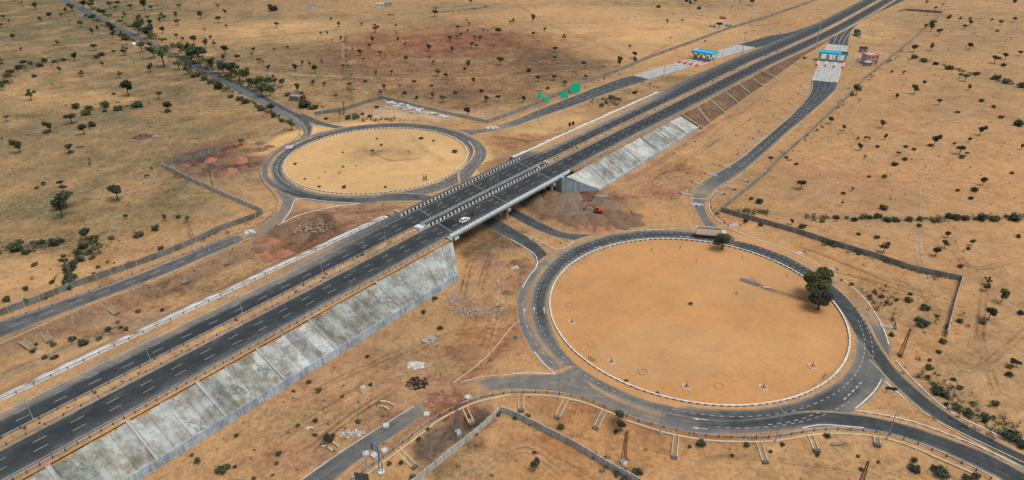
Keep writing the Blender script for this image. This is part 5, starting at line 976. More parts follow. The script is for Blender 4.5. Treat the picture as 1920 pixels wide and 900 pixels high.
# ---------------------------------------------------------------- person on a motorcycle, cattle
def skinned(name, verts, edges, radii, mat, parent=None, loc=(0, 0, 0), rz=0., root=0, sub=2):
    me = bpy.data.meshes.new(name); me.from_pydata(verts, edges, []); o = bpy.data.objects.new(name, me); C.objects.link(o)
    sk = o.modifiers.new('skin', 'SKIN'); sk.use_smooth_shade = True; ly = me.skin_vertices[0] if me.skin_vertices else None
    if ly is None:
        bpy.context.view_layer.objects.active = o; bm = bmesh.new(); bm.from_mesh(me); bm.verts.layers.skin.verify(); bm.to_mesh(me); bm.free(); ly = me.skin_vertices[0]
    for i, r in enumerate(radii): ly.data[i].radius = (r, r) if isinstance(r, (int, float)) else r
    ly.data[root].use_root = True; sb = o.modifiers.new('sub', 'SUBSURF'); sb.levels = sub; sb.render_levels = sub
    me.materials.append(mat); o.parent = parent; o.location = loc; o.rotation_euler = (0, 0, rz); return o
p = unproj(886, 404.5, 7.55); mz = float(hz(175))+.04
mc = thing('motorcycle', (p[0], p[1], mz), 'dark motorcycle ahead of the white hatchback on the bridge', 'motorcycle', None, TH)
for x in (-.65, .65):
    m = MB(); m.tube([(x+.3*math.cos(a), 0, .32+.3*math.sin(a)) for a in np.linspace(0, 6.283, 17)], .06, 6, cap=False); wh = m.build('wheel', M_TYRE, mc); m = MB(); m.tube([(x, -.06, .32), (x, .06, .32)], .1, 8); m.build('hub', M_RIM, wh)
m = MB(); m.beam((-.65, 0, .35), (.1, 0, .5), .1, .1); m.beam((.65, 0, .34), (.45, 0, .95), .08, .08); m.box((-.05, 0, .45), (.4, .26, .34)); m.build('frame', M_BLACK, mc)
m = MB(); m.box((.2, 0, .84), (.5, .3, .24), taper=.7); m.build('fuel_tank', simple('red_tank', (.3, .03, .03), .3), mc); m = MB(); m.box((-.35, 0, .8), (.75, .26, .12)); m.build('seat', M_BLACK, mc)
m = MB(); m.tube([(.42, -.36, 1.08), (.46, 0, 1.02), (.42, .36, 1.08)], .03, 6); m.build('handlebar', M_RIM, mc)
V_ = [(-.2, 0, .95), (-.17, 0, 1.12), (-.12, 0, 1.32), (-.07, 0, 1.5), (-.03, 0, 1.6), (0, 0, 1.7), (.02, 0, 1.82)]; E_ = [(0, 1), (1, 2), (2, 3), (3, 4), (4, 5), (5, 6)]; R_ = [.17, .155, .17, .15, .06, .10, .085]
for sg in (-1, 1):
    b = len(V_); V_ += [(-.08, sg*.2, 1.46), (.08, sg*.25, 1.22), (.36, sg*.3, 1.12), (.43, sg*.31, 1.09)]; E_ += [(3, b), (b, b+1), (b+1, b+2), (b+2, b+3)]; R_ += [.075, .055, .04, .045]
    b = len(V_); V_ += [(-.15, sg*.13, .92), (.25, sg*.2, .82), (.05, sg*.2, .42), (.2, sg*.21, .36)]; E_ += [(0, b), (b, b+1), (b+1, b+2), (b+2, b+3)]; R_ += [.12, .08, .055, .05]
pe = skinned('person', V_, E_, R_, simple('rider_clothes', (.12, .05, .05), .8, .4, 3), None, (p[0], p[1], mz), TH); tag(pe, 'rider in dark reddish clothes sitting on the motorcycle on the bridge', 'person')
m = MB(); m.tube([(.015, 0, 1.66), (.015, 0, 1.74), (.01, 0, 1.83), (0, 0, 1.9)], [.09, .125, .12, .05], 10); m.build('helmet', M_BLACK, pe, smooth=True)
m = MB(); m.box((.115, 0, 1.74), (.04, .13, .1)); m.build('face', simple('skin_tone', (.25, .13, .08), .6), pe)
def cow(x, y, rz, label, col, k=1.0, head=0.):
    V_ = [(-.75, 0, 1.12), (-.35, 0, 1.08), (.15, 0, 1.06), (.6, 0, 1.14), (.85, 0, 1.3+head*.0), (1.1, 0, 1.42-head), (1.32, 0, 1.28-head*1.2), (-.88, 0, 1.1), (-.98, 0, .6)]; E_ = [(0, 1), (1, 2), (2, 3), (3, 4), (4, 5), (5, 6), (0, 7), (7, 8)]; R_ = [.26, .32, .34, .3, .18, .14, .09, .06, .03]
    for sg in (-1, 1):
        b = len(V_); V_ += [(.58, sg*.17, .85), (.6, sg*.17, .42), (.57, sg*.17, 0)]; E_ += [(3, b), (b, b+1), (b+1, b+2)]; R_ += [.12, .065, .06]
        b = len(V_); V_ += [(-.68, sg*.17, .85), (-.62, sg*.17, .62), (-.8, sg*.17, .4), (-.76, sg*.17, 0)]; E_ += [(0, b), (b, b+1), (b+1, b+2), (b+2, b+3)]; R_ += [.16, .1, .06, .06]
        b = len(V_); V_ += [(1.08, sg*.2, 1.47-head)]; E_ += [(5, b)]; R_ += [.04]
    o = skinned('cow', V_, E_, R_, col, None, at(x, y), rz); o.scale = (k, k, k); tag(o, label, 'cow')
M_COW = simple('dark_hide', (.035, .028, .025), .8, .3, 2); M_COW2 = simple('brown_hide', (.10, .06, .04), .8, .3, 2)
cow(276, 333, .3, 'dark cow grazing in the left field beside a bush', M_COW, 1.15, .6); cow(285, 318, 2.6, 'smaller dark cow behind the grazing cow in the left field', M_COW, 1.0); cow(1678, 610, 1.2, 'black goat standing on the outlet spur right of the ring', M_COW, .6)
cow(1098, 126, .4, 'dark cow in the ploughed field near the long grey wall', M_COW2, 1.1); cow(1131, 127, 2.8, 'brown cow right of another cow near the long grey wall', M_COW2, 1.1); cow(1322, 79, 1.8, 'dark cow on the sand behind the north toll canopy', M_COW, 1.2)

# ---------------------------------------------------------------- toll plazas
M_BLUE = simple('canopy_blue_sheet', (.02, .36, .85), .45, .12, .8); M_GREENF = simple('fascia_green', (.03, .58, .34), .5, .15, .8); M_WHT = simple('white_enamel', (.7, .72, .7), .5, .08); M_ORG = simple('orange_red_paint', (.60, .12, .05), .6, .2); M_YEL = simple('yellow_panel', (.65, .45, .05), .5, .1)
M_BOOTH = simple('cream_booth', (.50, .44, .32), .6, .15)
def plaza(c, ang, wd, depth, label, nl, Lisl, off, right_sign=False):
    t = thing('toll_plaza', (c[0], c[1], 0), label, 'toll plaza', 'toll plazas', ang); hh = 6.2; X_ = off
    # local x along the road, y across
    m = MB(); m.prism([(-depth/2+X_, -wd/2), (depth/2+X_, -wd/2), (depth/2+X_, wd/2), (-depth/2+X_, wd/2)], hh, hh+.3); m.build('canopy_roof', M_BLUE, t)
    for sx in (-1, 1):
        m = MB(); m.box((X_+sx*(depth/2+.1), 0, hh+.05), (.2, wd+.3, 1.3)); m.build('fascia', M_GREENF, t)
    for sy in (-1, 1): m = MB(); m.box((X_, sy*(wd/2+.08), hh+.05), (depth, .16, 1.3)); m.build('end_fascia', M_GREENF if sy < 0 else (M_YEL if right_sign else M_WHT), t)
    if right_sign: m = MB(); m.box((X_+.5, -wd/2+2.6, hh+.75), (depth*.45, 4., .5)); m.build('roof_plant', M_BLACK, t)
    for k in range(nl+1):
        y = -wd/2+1.0+(wd-2)*k/nl
        for sx in (-.33, .33): m = MB(); m.box((X_+sx*depth, y, hh/2), (.4, .4, hh)); m.build('column', M_WHT, t)
    for k in range(nl):
        y = -wd/2+1.6+(wd-2.6)*k/(nl-1) if nl > 1 else 0
        m = MB(); n = int(Lisl/1.5)
        for i in range(n): m.box((-Lisl/2+(i+.5)*1.5, y, .32), (1.5, 1.3, .4), mat=M_WHT if i % 2 else M_ORG)
        m.build('lane_island', M_WHT, t)
        m = MB(); m.tube([(-Lisl/2-.4, y, .1), (-Lisl/2-.4, y, 1.4)], .65, 10); m.box((-Lisl/2+1.2, y, .9), (1.6, 1.0, .9)); m.build('crash_nose', M_ORG, t)
        m = MB(); m.box((X_, y, 1.6), (2.6, 1.5, 2.5), taper=.95); bo = m.build('booth', M_BOOTH, t); m = MB(); m.box((X_, y, 2.0), (2.0, 1.56, .9)); m.build('booth_window', M_GLASS, bo)
        m = MB(); m.box((X_, y, 2.95), (3.0, 1.9, .15)); m.build('booth_roof', M_WHT, bo)
        m = MB(); m.box((X_-2.6, y+.4, .9), (.4, .4, 1.1)); m.beam((X_-2.6, y+.4, 1.3), (X_-2.6, y+3.2, 1.35), .08, .1); m.build('boom_barrier', M_ORG, t)
        m = MB(); m.box((X_-depth*.33-.6, y, 4.6), (.2, 1.1, 1.1)); m.tube([(X_-depth*.33-.6, y, 5.0), (X_-depth*.33-.6, y, 6.3)], .05, 6); m.build('lane_signal', M_BLACK, t)
a = np.array(unproj(1292, 121)); b = np.array(unproj(1326, 109)); an = math.atan2(b[1]-a[1], b[0]-a[0]); an = math.atan2(*(np.array(unproj(1383, 84))-np.array(unproj(1187, 142)))[::-1])
cc = np.array(unproj(1308, 116)); plaza(cc, an, 18, 9.5, 'north toll plaza with bright blue canopy roof and four booths on a pale apron', 4, 26, 9., False)
an2 = math.atan2(*(np.array(unproj(1571, 84))-np.array(unproj(1547, 152)))[::-1]); cc = np.array(unproj(1558, 120)); plaza(cc, an2, 20.5, 7.5, 'east toll plaza with blue canopy and green front above striped lane islands', 4, 22, 11., True)
# ---------------------------------------------------------------- buildings
def house(x, y, rz, lw, ld, h, wall_m, label, name='farm_house', nw=2, storeys=1, cat='house', roof_m=None):
    t = thing(name, at(x, y), label, cat, None, rz); m = MB(); m.box((0, 0, h/2), (lw, ld, h)); m.build('wall', wall_m, t)
    m = MB(); m.box((0, 0, h+.12), (lw+.5, ld+.5, .22))
    for sx, sy, a_, b_ in ((0, 1, lw, .2), (0, -1, lw, .2), (1, 0, .2, ld), (-1, 0, .2, ld)): m.box((sx*(lw/2-.1), sy*(ld/2-.1), h+.45), (a_ if sx == 0 else .2, b_ if sx else .2, .45))
    m.build('roof', roof_m or wall_m, t)
    for f in range(storeys):
        for k in range(nw):
            for sy in (-1, 1):
                m = MB(); m.box((-lw/2+lw*(k+.5)/nw, sy*(ld/2+.02), h/storeys*(f+.55)), (1., .12, 1.1)); wn = m.build('window', M_GLASS, t); m = MB(); m.box((-lw/2+lw*(k+.5)/nw, sy*(ld/2+.06), h/storeys*(f+.55)-.62), (1.2, .2, .1)); m.build('sill', M_WHT, wn)
    m = MB(); m.box((lw/2+.02, 0, 1.05), (.12, 1.0, 2.1)); m.build('door', M_BLACK, t); return t
M_PINK = simple('pink_plaster', (.55, .34, .28), .8, .12, .5); M_LIME = simple('limewash', (.60, .60, .56), .8, .2, .5); M_GSHED = simple('grey_sheet', (.28, .30, .30), .6, .2)
house(1629, 118, .05, 9, 8, 6.4, M_PINK, 'pink two-storey toll office right of the east toll plaza', 'toll_office', 3, 2, 'office')
house(1618, 97, .1, 5, 4, 3, M_GSHED, 'small grey shed behind the pink toll office', 'shed', 1, 1, 'shed', simple('dark_sheet', (.06, .06, .065)))
house(1626, 123, .0, 5, 3.2, 2.6, M_GSHED, 'low grey cabin in front of the pink toll office', 'cabin', 2, 1, 'cabin', M_LIME)
house(712, 13, .2, 9, 6, 3.6, M_LIME, 'whitewashed farmhouse in the far field, left one of two', 'farm_house'); house(728, 11, .1, 9, 7, 4., simple('grey_wash', (.40, .42, .41)), 'greyish farmhouse in the far field, right one of two', 'farm_house')
house(586, 15, .3, 9, 6, 3, M_LIME, 'low pale farm hut alone in the far field', 'farm_hut', 2, 1, 'hut', M_GSHED); house(555, 188, -.3, 7, 4, 2.8, simple('mud_wall', (.30, .20, .14)), 'roadside shack with grey sheet roof at the diagonal road junction', 'shack', 2, 1, 'shack', M_GSHED)
house(568, 187, -.3, 3, 3, 2.3, simple('red_stall', (.35, .06, .05)), 'small red stall beside the roadside shack', 'stall', 1, 1, 'stall', simple('red_sheet', (.3, .05, .05)))
for x, y, r_, m_, l in ((1366, 49, .2, simple('blue_tarp', (.22, .38, .46)), 'pale blue tarpaulin tent in the camp by the long wall, rightmost'), (1352, 46, .5, M_LIME, 'white tarpaulin tent in the middle of the camp'), (1336, 50, .1, simple('dun_tarp', (.38, .33, .27)), 'dun low tent in the camp, left of the single tree'), (1355, 35, .3, simple('red_tarp', (.38, .12, .08)), 'small reddish tent at the back of the camp'), (250, 85, .1, M_LIME, 'small white roadside hut under trees on the diagonal road'), (372, 106, .2, simple('grey_wash', (.40, .42, .41)), 'small grey hut under the roadside trees')):
    t = thing('tent' if 'tent' in l else 'hut', at(x, y), l, 'tent' if 'tent' in l else 'hut', None, r_); m = MB(); lw, ld, h = 6.5, 4, 2.4
    m.prism([(-ld/2, 0), (ld/2, 0), (ld/2, 1.2), (0, h), (-ld/2, 1.2)], -lw/2, lw/2, axis='Y'); m.build('cover', m_, t); m = MB(); m.box((0, -lw/2-.03, .7), (1., .06, 1.4)); m.build('opening', M_BLACK, t)
# ---------------------------------------------------------------- signs
M_SGREEN = simple('sign_green', (.01, .62, .36), .5, .08, 2); M_BACK = simple('sign_back', (.08, .11, .11), .6, .15)
def sign(x, y, wd, ht, clear, rz, m_, label, name='road_sign', legs=2, leg_m=None, back=None, stripes=False, border=True):
    t = thing(name, at(x, y), label, 'road sign', None, rz); m = MB(); m.box((0, 0, clear+ht/2), (wd, .08, ht)); b = m.build('board', back or m_, t)
    m = MB(); m.box((0, -.07, clear+ht/2), (wd-.16, .05, ht-.16)); m.build('face', m_, b)
    for k in range(legs):
        xx = 0 if legs == 1 else (-.3+.6*k)*wd; m = MB()
        if stripes:
            for i in range(6): m.box((xx, .1, (i+.5)*(clear+ht*.5)/6), (.18, .16, (clear+ht*.5)/6), mat=M_BLACK if i % 2 else M_WHITE)
        else: m.tube([(xx, .1, 0), (xx, .1, clear+ht*.9)], .08, 6)
        m.build('leg', leg_m or M_STEEL, t)
    return t
sign(1079, 175, 6.2, 6.4, .6, .12, M_SGREEN, 'largest of the four green signs beside the north toll road'); sign(1058, 185, 5.0, 4.4, .6, .12, M_SGREEN, 'second largest green sign, just left of the biggest one')
sign(1025, 193, 3.2, 3.3, .8, .12, M_SGREEN, 'small square green sign, third from the right in the row of four'); sign(1013.5, 190, 3.0, 3.2, 2.2, .3, M_SGREEN, 'small tilted green sign at the left end of the row of four')
t = thing('sign_gantry', at(1009, 186), 'blue-grey gantry post left of the small green signs', 'gantry'); m = MB(); m.tube([(0, 0, 0), (0, 0, 6)], .25, 8); m.build('pole', simple('blue_steel', (.20, .27, .32), .6), t); m = MB(); m.box((1.2, 0, 5.4), (4.2, .5, .9)); m.build('cross_box', simple('blue_steel', (.2, .27, .32)), t)
sg = sign(1071, 247, 1.5, 2.0, 3.4, .35, M_BLACK, 'pair of black chevron boards on a white post beside the far carriageway', 'chevron_sign', 1, M_WHT)
for o in list(sg.children):
    if o.name.startswith('board'): o.location.x = -1.05
m = MB(); m.box((1.05, 0, 4.75), (1.5, .08, 2.0)); m.build('board', M_BLACK, sg)
sign(1668.5, 737, 2.9, .95, 1.1, -.25, simple('navy_board', (.02, .045, .09), .4, .1), 'dark navy sign on striped posts on the sandy traffic island', 'island_sign', 2, M_WHITE, stripes=True)
sign(679.5, 903, 3.4, 2.4, .4, -.15, M_BACK, 'dark green sign seen from behind, beside the blue totem at the bottom', 'road_sign'); sign(966, 642, 1.2, 1.1, 1.3, .2, simple('teal_sign', (.05, .3, .22)), 'small teal sign on striped post left of the right ring', 'small_sign', 1, M_WHITE, stripes=True)
sign(1500, 242, 1.6, 1.1, .9, .8, simple('pale_blue_sign', (.35, .45, .5)), 'pale blue sign back beside the east toll road'); sign(1635, 38, 2.4, 1.4, 1.0, .2, M_WHT, 'white sign at the far end of the east ramp'); sign(52, 573, 1.8, 1.3, 1.6, -.3, simple('green_small_sign', (.03, .3, .12)), 'small green sign in front of the frontage wall at far left')
# blue totem
P = at(714.7, 885.5); t = thing('totem_sign', P, 'tall blue steel totem sign with red and white panel at the bottom', 'billboard'); M_BS = simple('blue_paint', (.05, .20, .38), .5, .2, 1.5)
m = MB(); m.tube([(0, 0, 0), (0, 0, .45)], [.85, .8], 16); m.build('base', M_STRIP, t)
for sx in (-.38, .38): m = MB(); m.tube([(sx, 0, .4), (sx*.9, 0, 3.2), (0, 0, 4.2)], .13, 8); m.build('strut', M_BS, t)
m = MB(); m.tube([(0, 0, 4.), (0, 0, 8.8)], .2, 8); m.build('pole', M_BS, t)
bd = Vector((-1.7, 1.35, 0)).normalized(); L_ = 2.3; m = MB(); m.beam((0, 0, 7.35), bd*L_+Vector((0, 0, 7.35)), .28, 2.3); pn = m.build('panel', M_BS, t)
nv = Vector((-bd.y, bd.x, 0)); nv = nv if nv.y < 0 else -nv
def pf(u0, u1, z0, z1, mt, nm, k=.16): m = MB(); m.face([tuple(bd*u+nv*k+Vector((0, 0, z))) for u, z in ((u0, z0), (u1, z0), (u1, z1), (u0, z1))]); m.build(nm, mt, pn)
pf(.1, 1.15, 6.3, 8.35, M_WHT, 'white_field'); pf(1.15, 2.25, 6.3, 8.35, simple('sign_red', (.32, .03, .06), .5), 'red_field')
for i, z in enumerate((6.55, 7.05, 7.55, 8.0)): pf(.25, .95, z-.14, z+.14, M_BS, 'blue_mark', .165); pf(1.35, 1.6+.25*(i % 2), z-.1, z+.14, M_WHT, 'white_mark', .165)
# ---------------------------------------------------------------- small concrete things
M_BLK = simple('pale_cast_concrete', (.52, .52, .49), .85, .25, 2)
def conc_block(x, y, rz, lab, sz=(1.5, 1.5, .5), tilt=0.):
    t = thing('concrete_block', at(x, y), lab, 'concrete block', 'cast concrete blocks by the side road', rz); m = MB(); m.box((0, 0, sz[2]/2), sz, taper=.94); b = m.build('block', M_BLK, t); b.rotation_euler = (tilt, 0, 0)
    for k in range(6): m = MB(); m.box((-sz[0]*.3+sz[0]*.3*(k % 3), -sz[1]*.22+sz[1]*.44*(k//3), sz[2]*.5+.0), (.14, .14, sz[2]*1.04)); m.build('socket', M_BLACK, t)
for x, y, rz, l in ((686, 852, .3, 'pale cast block left of the totem, on the asphalt'), (702, 855, .9, 'pale cast block right behind the totem pole'), (721, 846, .6, 'pale cast block against the barrier right of the totem'), (724, 799, .2, 'square cast block on the far verge of the side road'), (800, 778, 0, 'flat cast block at the upper end of the side road by the rubble'), (877, 746, .8, 'cast block with rubble beside the dusty exit corner')): conc_block(x, y, rz, l)
def pile(x, y, rx, ry, n, sz, mat, label, cat='debris pile', name='debris_pile', flat=.4):
    O = at(x, y); m = MB(); r = random.Random(int(x*7+y))
    for i in range(n):
        a = r.random()*6.283; q = r.random()**.6; s_ = sz*(.5+r.random()); m.box((math.cos(a)*q*rx, math.sin(a)*q*ry, s_*flat*.4*(1+r.random()*(1-q)*2)), (s_, s_*(.5+.5*r.random()), s_*flat), rz=r.random()*3, rx=r.uniform(-.4, .4), ry=r.uniform(-.4, .4), taper=.7+.3*r.random())
    return tag(m.build(name, mat, None, O), label, cat)
M_SACK = simple('white_sheet', (.50, .49, .46), .8, .15, 2); M_TAR = simple('broken_asphalt', (.025, .024, .025), .85, .3, 2); M_ST = simple('grey_stone', (.34, .33, .30), .9, .35, 1.5); M_RS = simple('red_stone', (.30, .15, .10), .9, .35, 1.5); M_PS = simple('pinkish_stone', (.38, .28, .22), .9, .3, 1.5)
pile(780, 686, 2.2, 1.6, 26, 1.2, M_SACK, 'white torn sheets lying below the toe wall', flat=.2); pile(805, 636, 1.7, 2.0, 9, 1.6, M_ST, 'broken flat grey slabs near the toe wall end', flat=.14); pile(782, 719, 3.2, 2.6, 120, .45, M_TAR, 'heap of broken black asphalt left of the red rubble')
pile(678, 727, .9, .6, 8, .6, M_SACK, 'small white scraps in the middle of the lower sand'); pile(580, 803, .8, .5, 8, .6, M_SACK, 'small white scraps near the side road at bottom left'); pile(660, 813, 3.2, 1.5, 60, .4, M_SACK, 'spread of pale stones by the side road kerb')
pile(880, 585, 4.8, 2.4, 150, .5, M_PS, 'crescent of loose stones below the abutment'); pile(850, 565, 2.2, 3.6, 90, .5, M_PS, 'upright band of loose stones beside the toe wall end'); pile(1128, 368, 3.4, 1.6, 70, .6, M_ST, 'grey rubble at the corner of the wing wall'); pile(964, 502, 1.6, 1.4, 40, .5, M_SACK, 'whitish rubble near the pier side road')
pile(922, 240, 3.4, 2.0, 26, 1.3, M_BLK, 'heap of pale blocks closing the north toll road', flat=.35); pile(1307, 384, 3.0, .9, 26, 1.0, M_SACK, 'pale blocks closing the east toll road above the ring'); pile(468, 436, 2.4, 1.6, 14, 1.3, M_BLK, 'pale blocks closing the frontage road end')
pile(835, 745, 5.5, 2.6, 170, .5, M_RS, 'low spread of red rubble blocking the side road'); pile(706, 221, 2.0, 1.0, 22, .8, M_SACK, 'small white rubble heap left in the slab yard'); pile(292, 256, 2.2, 1.2, 16, 1.0, M_ST, 'grey stones beside the burnt patch in the left field'); pile(268, 256, 5.5, 4.5, 120, .9, simple('charred_earth', (.12, .07, .06), .9, .3), 'patch of dark charred clods in the left field', flat=.15)
pile(150, 276, 2.4, 1.5, 36, .9, simple('charred_earth', (.12, .07, .06)), 'small dark clod patch in the left field', flat=.12); pile(578, 428, 9, 5, 200, .5, M_PS, 'scatter of rubble on the dark earth below the far ring'); 
for i, (x, y, s_) in enumerate([(721, 191, 1.7), (727, 193, 1.6), (734, 192, 1.6), (738, 195, 1.8), (745, 196, 1.6), (741, 199, 1.7), (752, 197, 2.0), (749, 202, 1.7), (757, 202, 1.9), (763, 199, 1.5), (768, 201, 1.8), (760, 206, 1.7), (752, 204, 1.6), (773, 203, 1.6), (779, 204, 1.6), (766, 206, 1.6), (770, 211, 1.9), (785, 207, 1.6), (783, 211, 1.8), (790, 205, 1.5), (777, 199, 1.3), (796, 213, 1.7), (803, 213, 1.4), (812, 213, 2.0), (817, 215, 1.8), (829, 218, 2.0), (836, 220, 2.1), (744, 190, 1.2), (730, 197, 1.3)]):
    O = at(x, y); r = random.Random(i); m = MB(); m.box((0, 0, .3), (s_*2, s_*1.15, .45), rz=r.uniform(-.6, .6), rx=r.uniform(-.12, .12), ry=r.uniform(-.15, .15), taper=.9)
    if i % 3 == 0: m.box((.2, .3, .78), (s_*1.7, s_, .4), rz=r.uniform(-1, 1), taper=.9)
    tag(m.build('precast_slab', M_BLK if i % 4 else M_ST, None, O), 'pale precast slab in the yard by the bent wall, %s from the left' % nth(sorted([k for k in (721, 727, 734, 738, 745, 741, 752, 749, 757, 763, 768, 760, 752.1, 773, 779, 766, 770, 785, 783, 790, 777, 796, 803, 812, 817, 829, 836, 744, 730)]).index(x if i != 12 else 752.1)+1), 'slab', 'precast slabs in the yard')
# soil heaps: lumpy mounds tipped by trucks
M_HR = mat_ground(); 
def heap_mat(name, c, c2): return simple(name, c, .95, .3, 4., c2)
HM = dict(r=heap_mat('red_heap_soil', (.33, .15, .09), (.24, .115, .075)), g=heap_mat('brown_heap_soil', (.21, .125, .072), (.12, .078, .05)), y=heap_mat('grey_heap_soil', (.205, .145, .10), (.125, .092, .066)))
HV = []
for v in range(5):
    mb = MB(); n = 14; r = random.Random(v); ph = r.random()*6
    def hpt(i, j):
        a = 6.2832*j/18; q = i/n; f = 1+.16*math.sin(2*a+ph)+.1*math.sin(3*a+ph*2)+.05*math.sin(7*a+v); z = .5*(1+math.cos(math.pi*min(1, q*1.02)))
        x = math.cos(a)*q*f; y = math.sin(a)*q*f; nz = mnoise.noise(Vector((x*2.6+v*7, y*2.6, 0)))*.16+mnoise.noise(Vector((x*7+v*7, y*7, 3)))*.07
        return (x+nz*.3, y+nz*.2, z+nz*(1-q)*1.1-.04)
    for i in range(n):
        for j in range(18):
            if i == 0: mb.face([hpt(0, 0), hpt(1, j), hpt(1, j+1)])
            else: mb.face([hpt(i, j), hpt(i+1, j), hpt(i+1, j+1), hpt(i, j+1)])
    HV.append(mb)
HEAPS = [(1005, 372, 40, 'y'), (1030, 366, 46, 'g'), (1060, 372, 54, 'y'), (1040, 388, 56, 'g'), (1010, 390, 34, 'g'), (1072, 396, 60, 'y'), (1100, 396, 60, 'y'), (1128, 392, 52, 'y'), (1085, 412, 50, 'g'), (1115, 410, 50, 'g'), (1145, 402, 44, 'g'), (1168, 404, 38, 'g'), (1182, 412, 34, 'g'), (1195, 419, 26, 'g'), (1155, 418, 34, 'g'), (1086, 426, 26, 'r'), (1104, 426, 24, 'r'), (1121, 430, 30, 'r'), (1145, 428, 26, 'r'), (1165, 424, 28, 'g'), (1060, 410, 34, 'g'), (1135, 381, 40, 'y'), (1192, 405, 26, 'g'),
 (362, 318, 34, 'g'), (345, 310, 26, 'g'), (378, 310, 26, 'g'), (335, 318, 22, 'g'), (360, 330, 22, 'g'), (395, 300, 28, 'r'), (420, 302, 38, 'g'), (450, 300, 38, 'r'), (475, 298, 34, 'g'), (432, 320, 32, 'r'), (412, 328, 28, 'g'), (440, 288, 28, 'g'), (465, 282, 28, 'g'), (490, 280, 24, 'g'), (455, 315, 26, 'g'), (488, 268, 22, 'g'), (470, 318, 22, 'g'), (505, 274, 18, 'g'),
 (545, 425, 42, 'g'), (525, 440, 38, 'g'), (565, 418, 34, 'g'), (508, 452, 30, 'r'), (530, 470, 34, 'r'), (560, 445, 44, 'g'), (595, 412, 28, 'g'), (500, 478, 24, 'r'), (488, 466, 20, 'g'),
 (838, 738, 22, 'r'), (822, 748, 26, 'r'), (845, 750, 26, 'r'), (806, 758, 18, 'r'), (968, 492, 28, 'g'), (982, 510, 18, 'g'), (960, 520, 24, 'r'), (952, 548, 22, 'g'), (958, 498, 20, 'r'), (1430, 140, 10, 'g')][:-1]
_cl = lambda x, y: ('under and right of the bridge' if 990 < x < 1200 else 'inside the walled yard by the far ring' if x < 520 and y < 350 else 'on the dark earth below the far ring' if x < 620 else 'blocking the side road' if y > 700 else 'between abutment and right ring')
HB = {}
_rank = {}
for x, y, w_, c in sorted(HEAPS): k = (_cl(x, y), c); _rank[(x, y)] = _rank.setdefault(k, 0)+1; _rank[k] += 1
for i, (x, y, w_, c) in enumerate(HEAPS):
    key = (i % 5, c)
    if key not in HB: o = HV[i % 5].build('soil_heap', HM[c], None, smooth=True); HB[key] = o
    else: o = HB[key].copy(); C.objects.link(o)
    q = mpp(x, y)*w_/2; o.location = at(x, y+1, -.05); kq = 1.3 if (c != 'r' and x > 990) else 1.; o.scale = (q*1.05*kq, q*1.2*kq, min(2.0, q*.38)*(1.2 if c == 'r' else 1.)); o.rotation_euler = (0, 0, i*1.3)
    tag(o, '%s soil heap %s, %s from the left' % (dict(r='red', g='brown', y='grey')[c], _cl(x, y), nth(_rank[(x, y)])), 'soil heap', 'soil heaps '+_cl(x, y))
# things on the big island
t = thing('drain_trough', at(1397, 527), 'long narrow concrete trough on the orange island', 'trough', None, math.atan2(*(np.array(unproj(1420, 531))-np.array(unproj(1388, 520)))[::-1]))
for sy in (-.5, .5): m = MB(); m.box((1.5, sy, .3), (6.5, .2, .7)); m.build('side', M_CONC, t)
m = MB(); m.box((1.5, 0, .1), (6.4, .85, .1)); m.build('floor', M_BLACK, t)
tag(MB().box((0, 0, .25), (2.6, .7, .6), rz=-.35).build('concrete_lump', M_CONC, None, at(1437, 541)), 'short concrete lump right of the long trough on the orange island', 'concrete lump')
t = thing('marker_post', at(1382, 551), 'pale stubby marker post standing on the orange island', 'marker post'); m = MB(); m.tube([(0, 0, 0), (0, 0, .9), (0, 0, 1.3), (0, 0, 1.7)], [.45, .42, .2, .2], 8); m.build('shaft', M_BLK, t)
def ringpit(x, y, label, stump=True, r_=1.1):
    t = thing('tree_pit', at(x, y), label, 'tree pit', 'round tree pits on the orange island'); m = MB(); n = 20
    m.tube([(r_*math.cos(a)*(1+.06*math.sin(3*a)), r_*math.sin(a), .0) for a in np.linspace(0, 6.283, n+1)], .22 if stump else .14, 6, cap=False); m.build('rim', simple('pale_sand_rim', (.55, .44, .33)) if stump else simple('sand_rim', (.42, .24, .12)), t)
    if stump: m = MB(); m.tube([(0, 0, 0), (.05, 0, .7), (0, .05, 1.5)], [.16, .13, .08], 6); m.build('stump', simple('dark_bark', (.05, .035, .03)), t)
for i, (x, y, s_) in enumerate([(1146, 679, True), (1287, 725, True), (1431, 727, True), (1523, 687, True), (1109, 645, False), (1205, 697, False), (1348, 724, False), (1068, 545, False), (1067, 571, False), (1072, 604, True)]):
    ringpit(x, y, ['pale ringed pit with stump left of the bottom, near the orange barricade', 'pale ringed pit with stump at the bottom middle of the orange island', 'pale ringed pit with stump at the bottom right of the orange island', 'ringed pit with stump at the right edge of the orange island', 'empty sand ring near the left kerb of the orange island', 'empty sand ring between two stump pits at lower left', 'empty sand ring at the bottom between two stump pits', 'upper of two empty sand rings at the far left of the island', 'lower of two empty sand rings at the far left of the island', 'ringed pit with stump at the far left of the orange island'][i], s_, 1.1 if s_ else 1.3)
t = thing('barricade', at(1103, 672), 'row of orange stakes beside the left kerb of the big island', 'barricade', None, -.7)
for k in range(6): m = MB(); m.tube([(k*.45, 0, 0), (k*.45+.05, 0, 1.1)], .09, 5); m.build('stake', M_ORG if k % 2 else M_BLACK, t)
t = thing('bent_barrier', at(1545, 707), 'small bent wooden barrier at the right edge of the big island', 'barrier', None, .8); m = MB(); m.beam((-1.2, 0, .2), (1.2, 0, .9), .15, .12); m.beam((-1, 0, 0), (-.8, 0, .8), .12, .12); m.beam((.9, 0, 0), (.8, 0, .9), .12, .12); m.build('frame', simple('rusty_steel', (.17, .085, .05)), t)
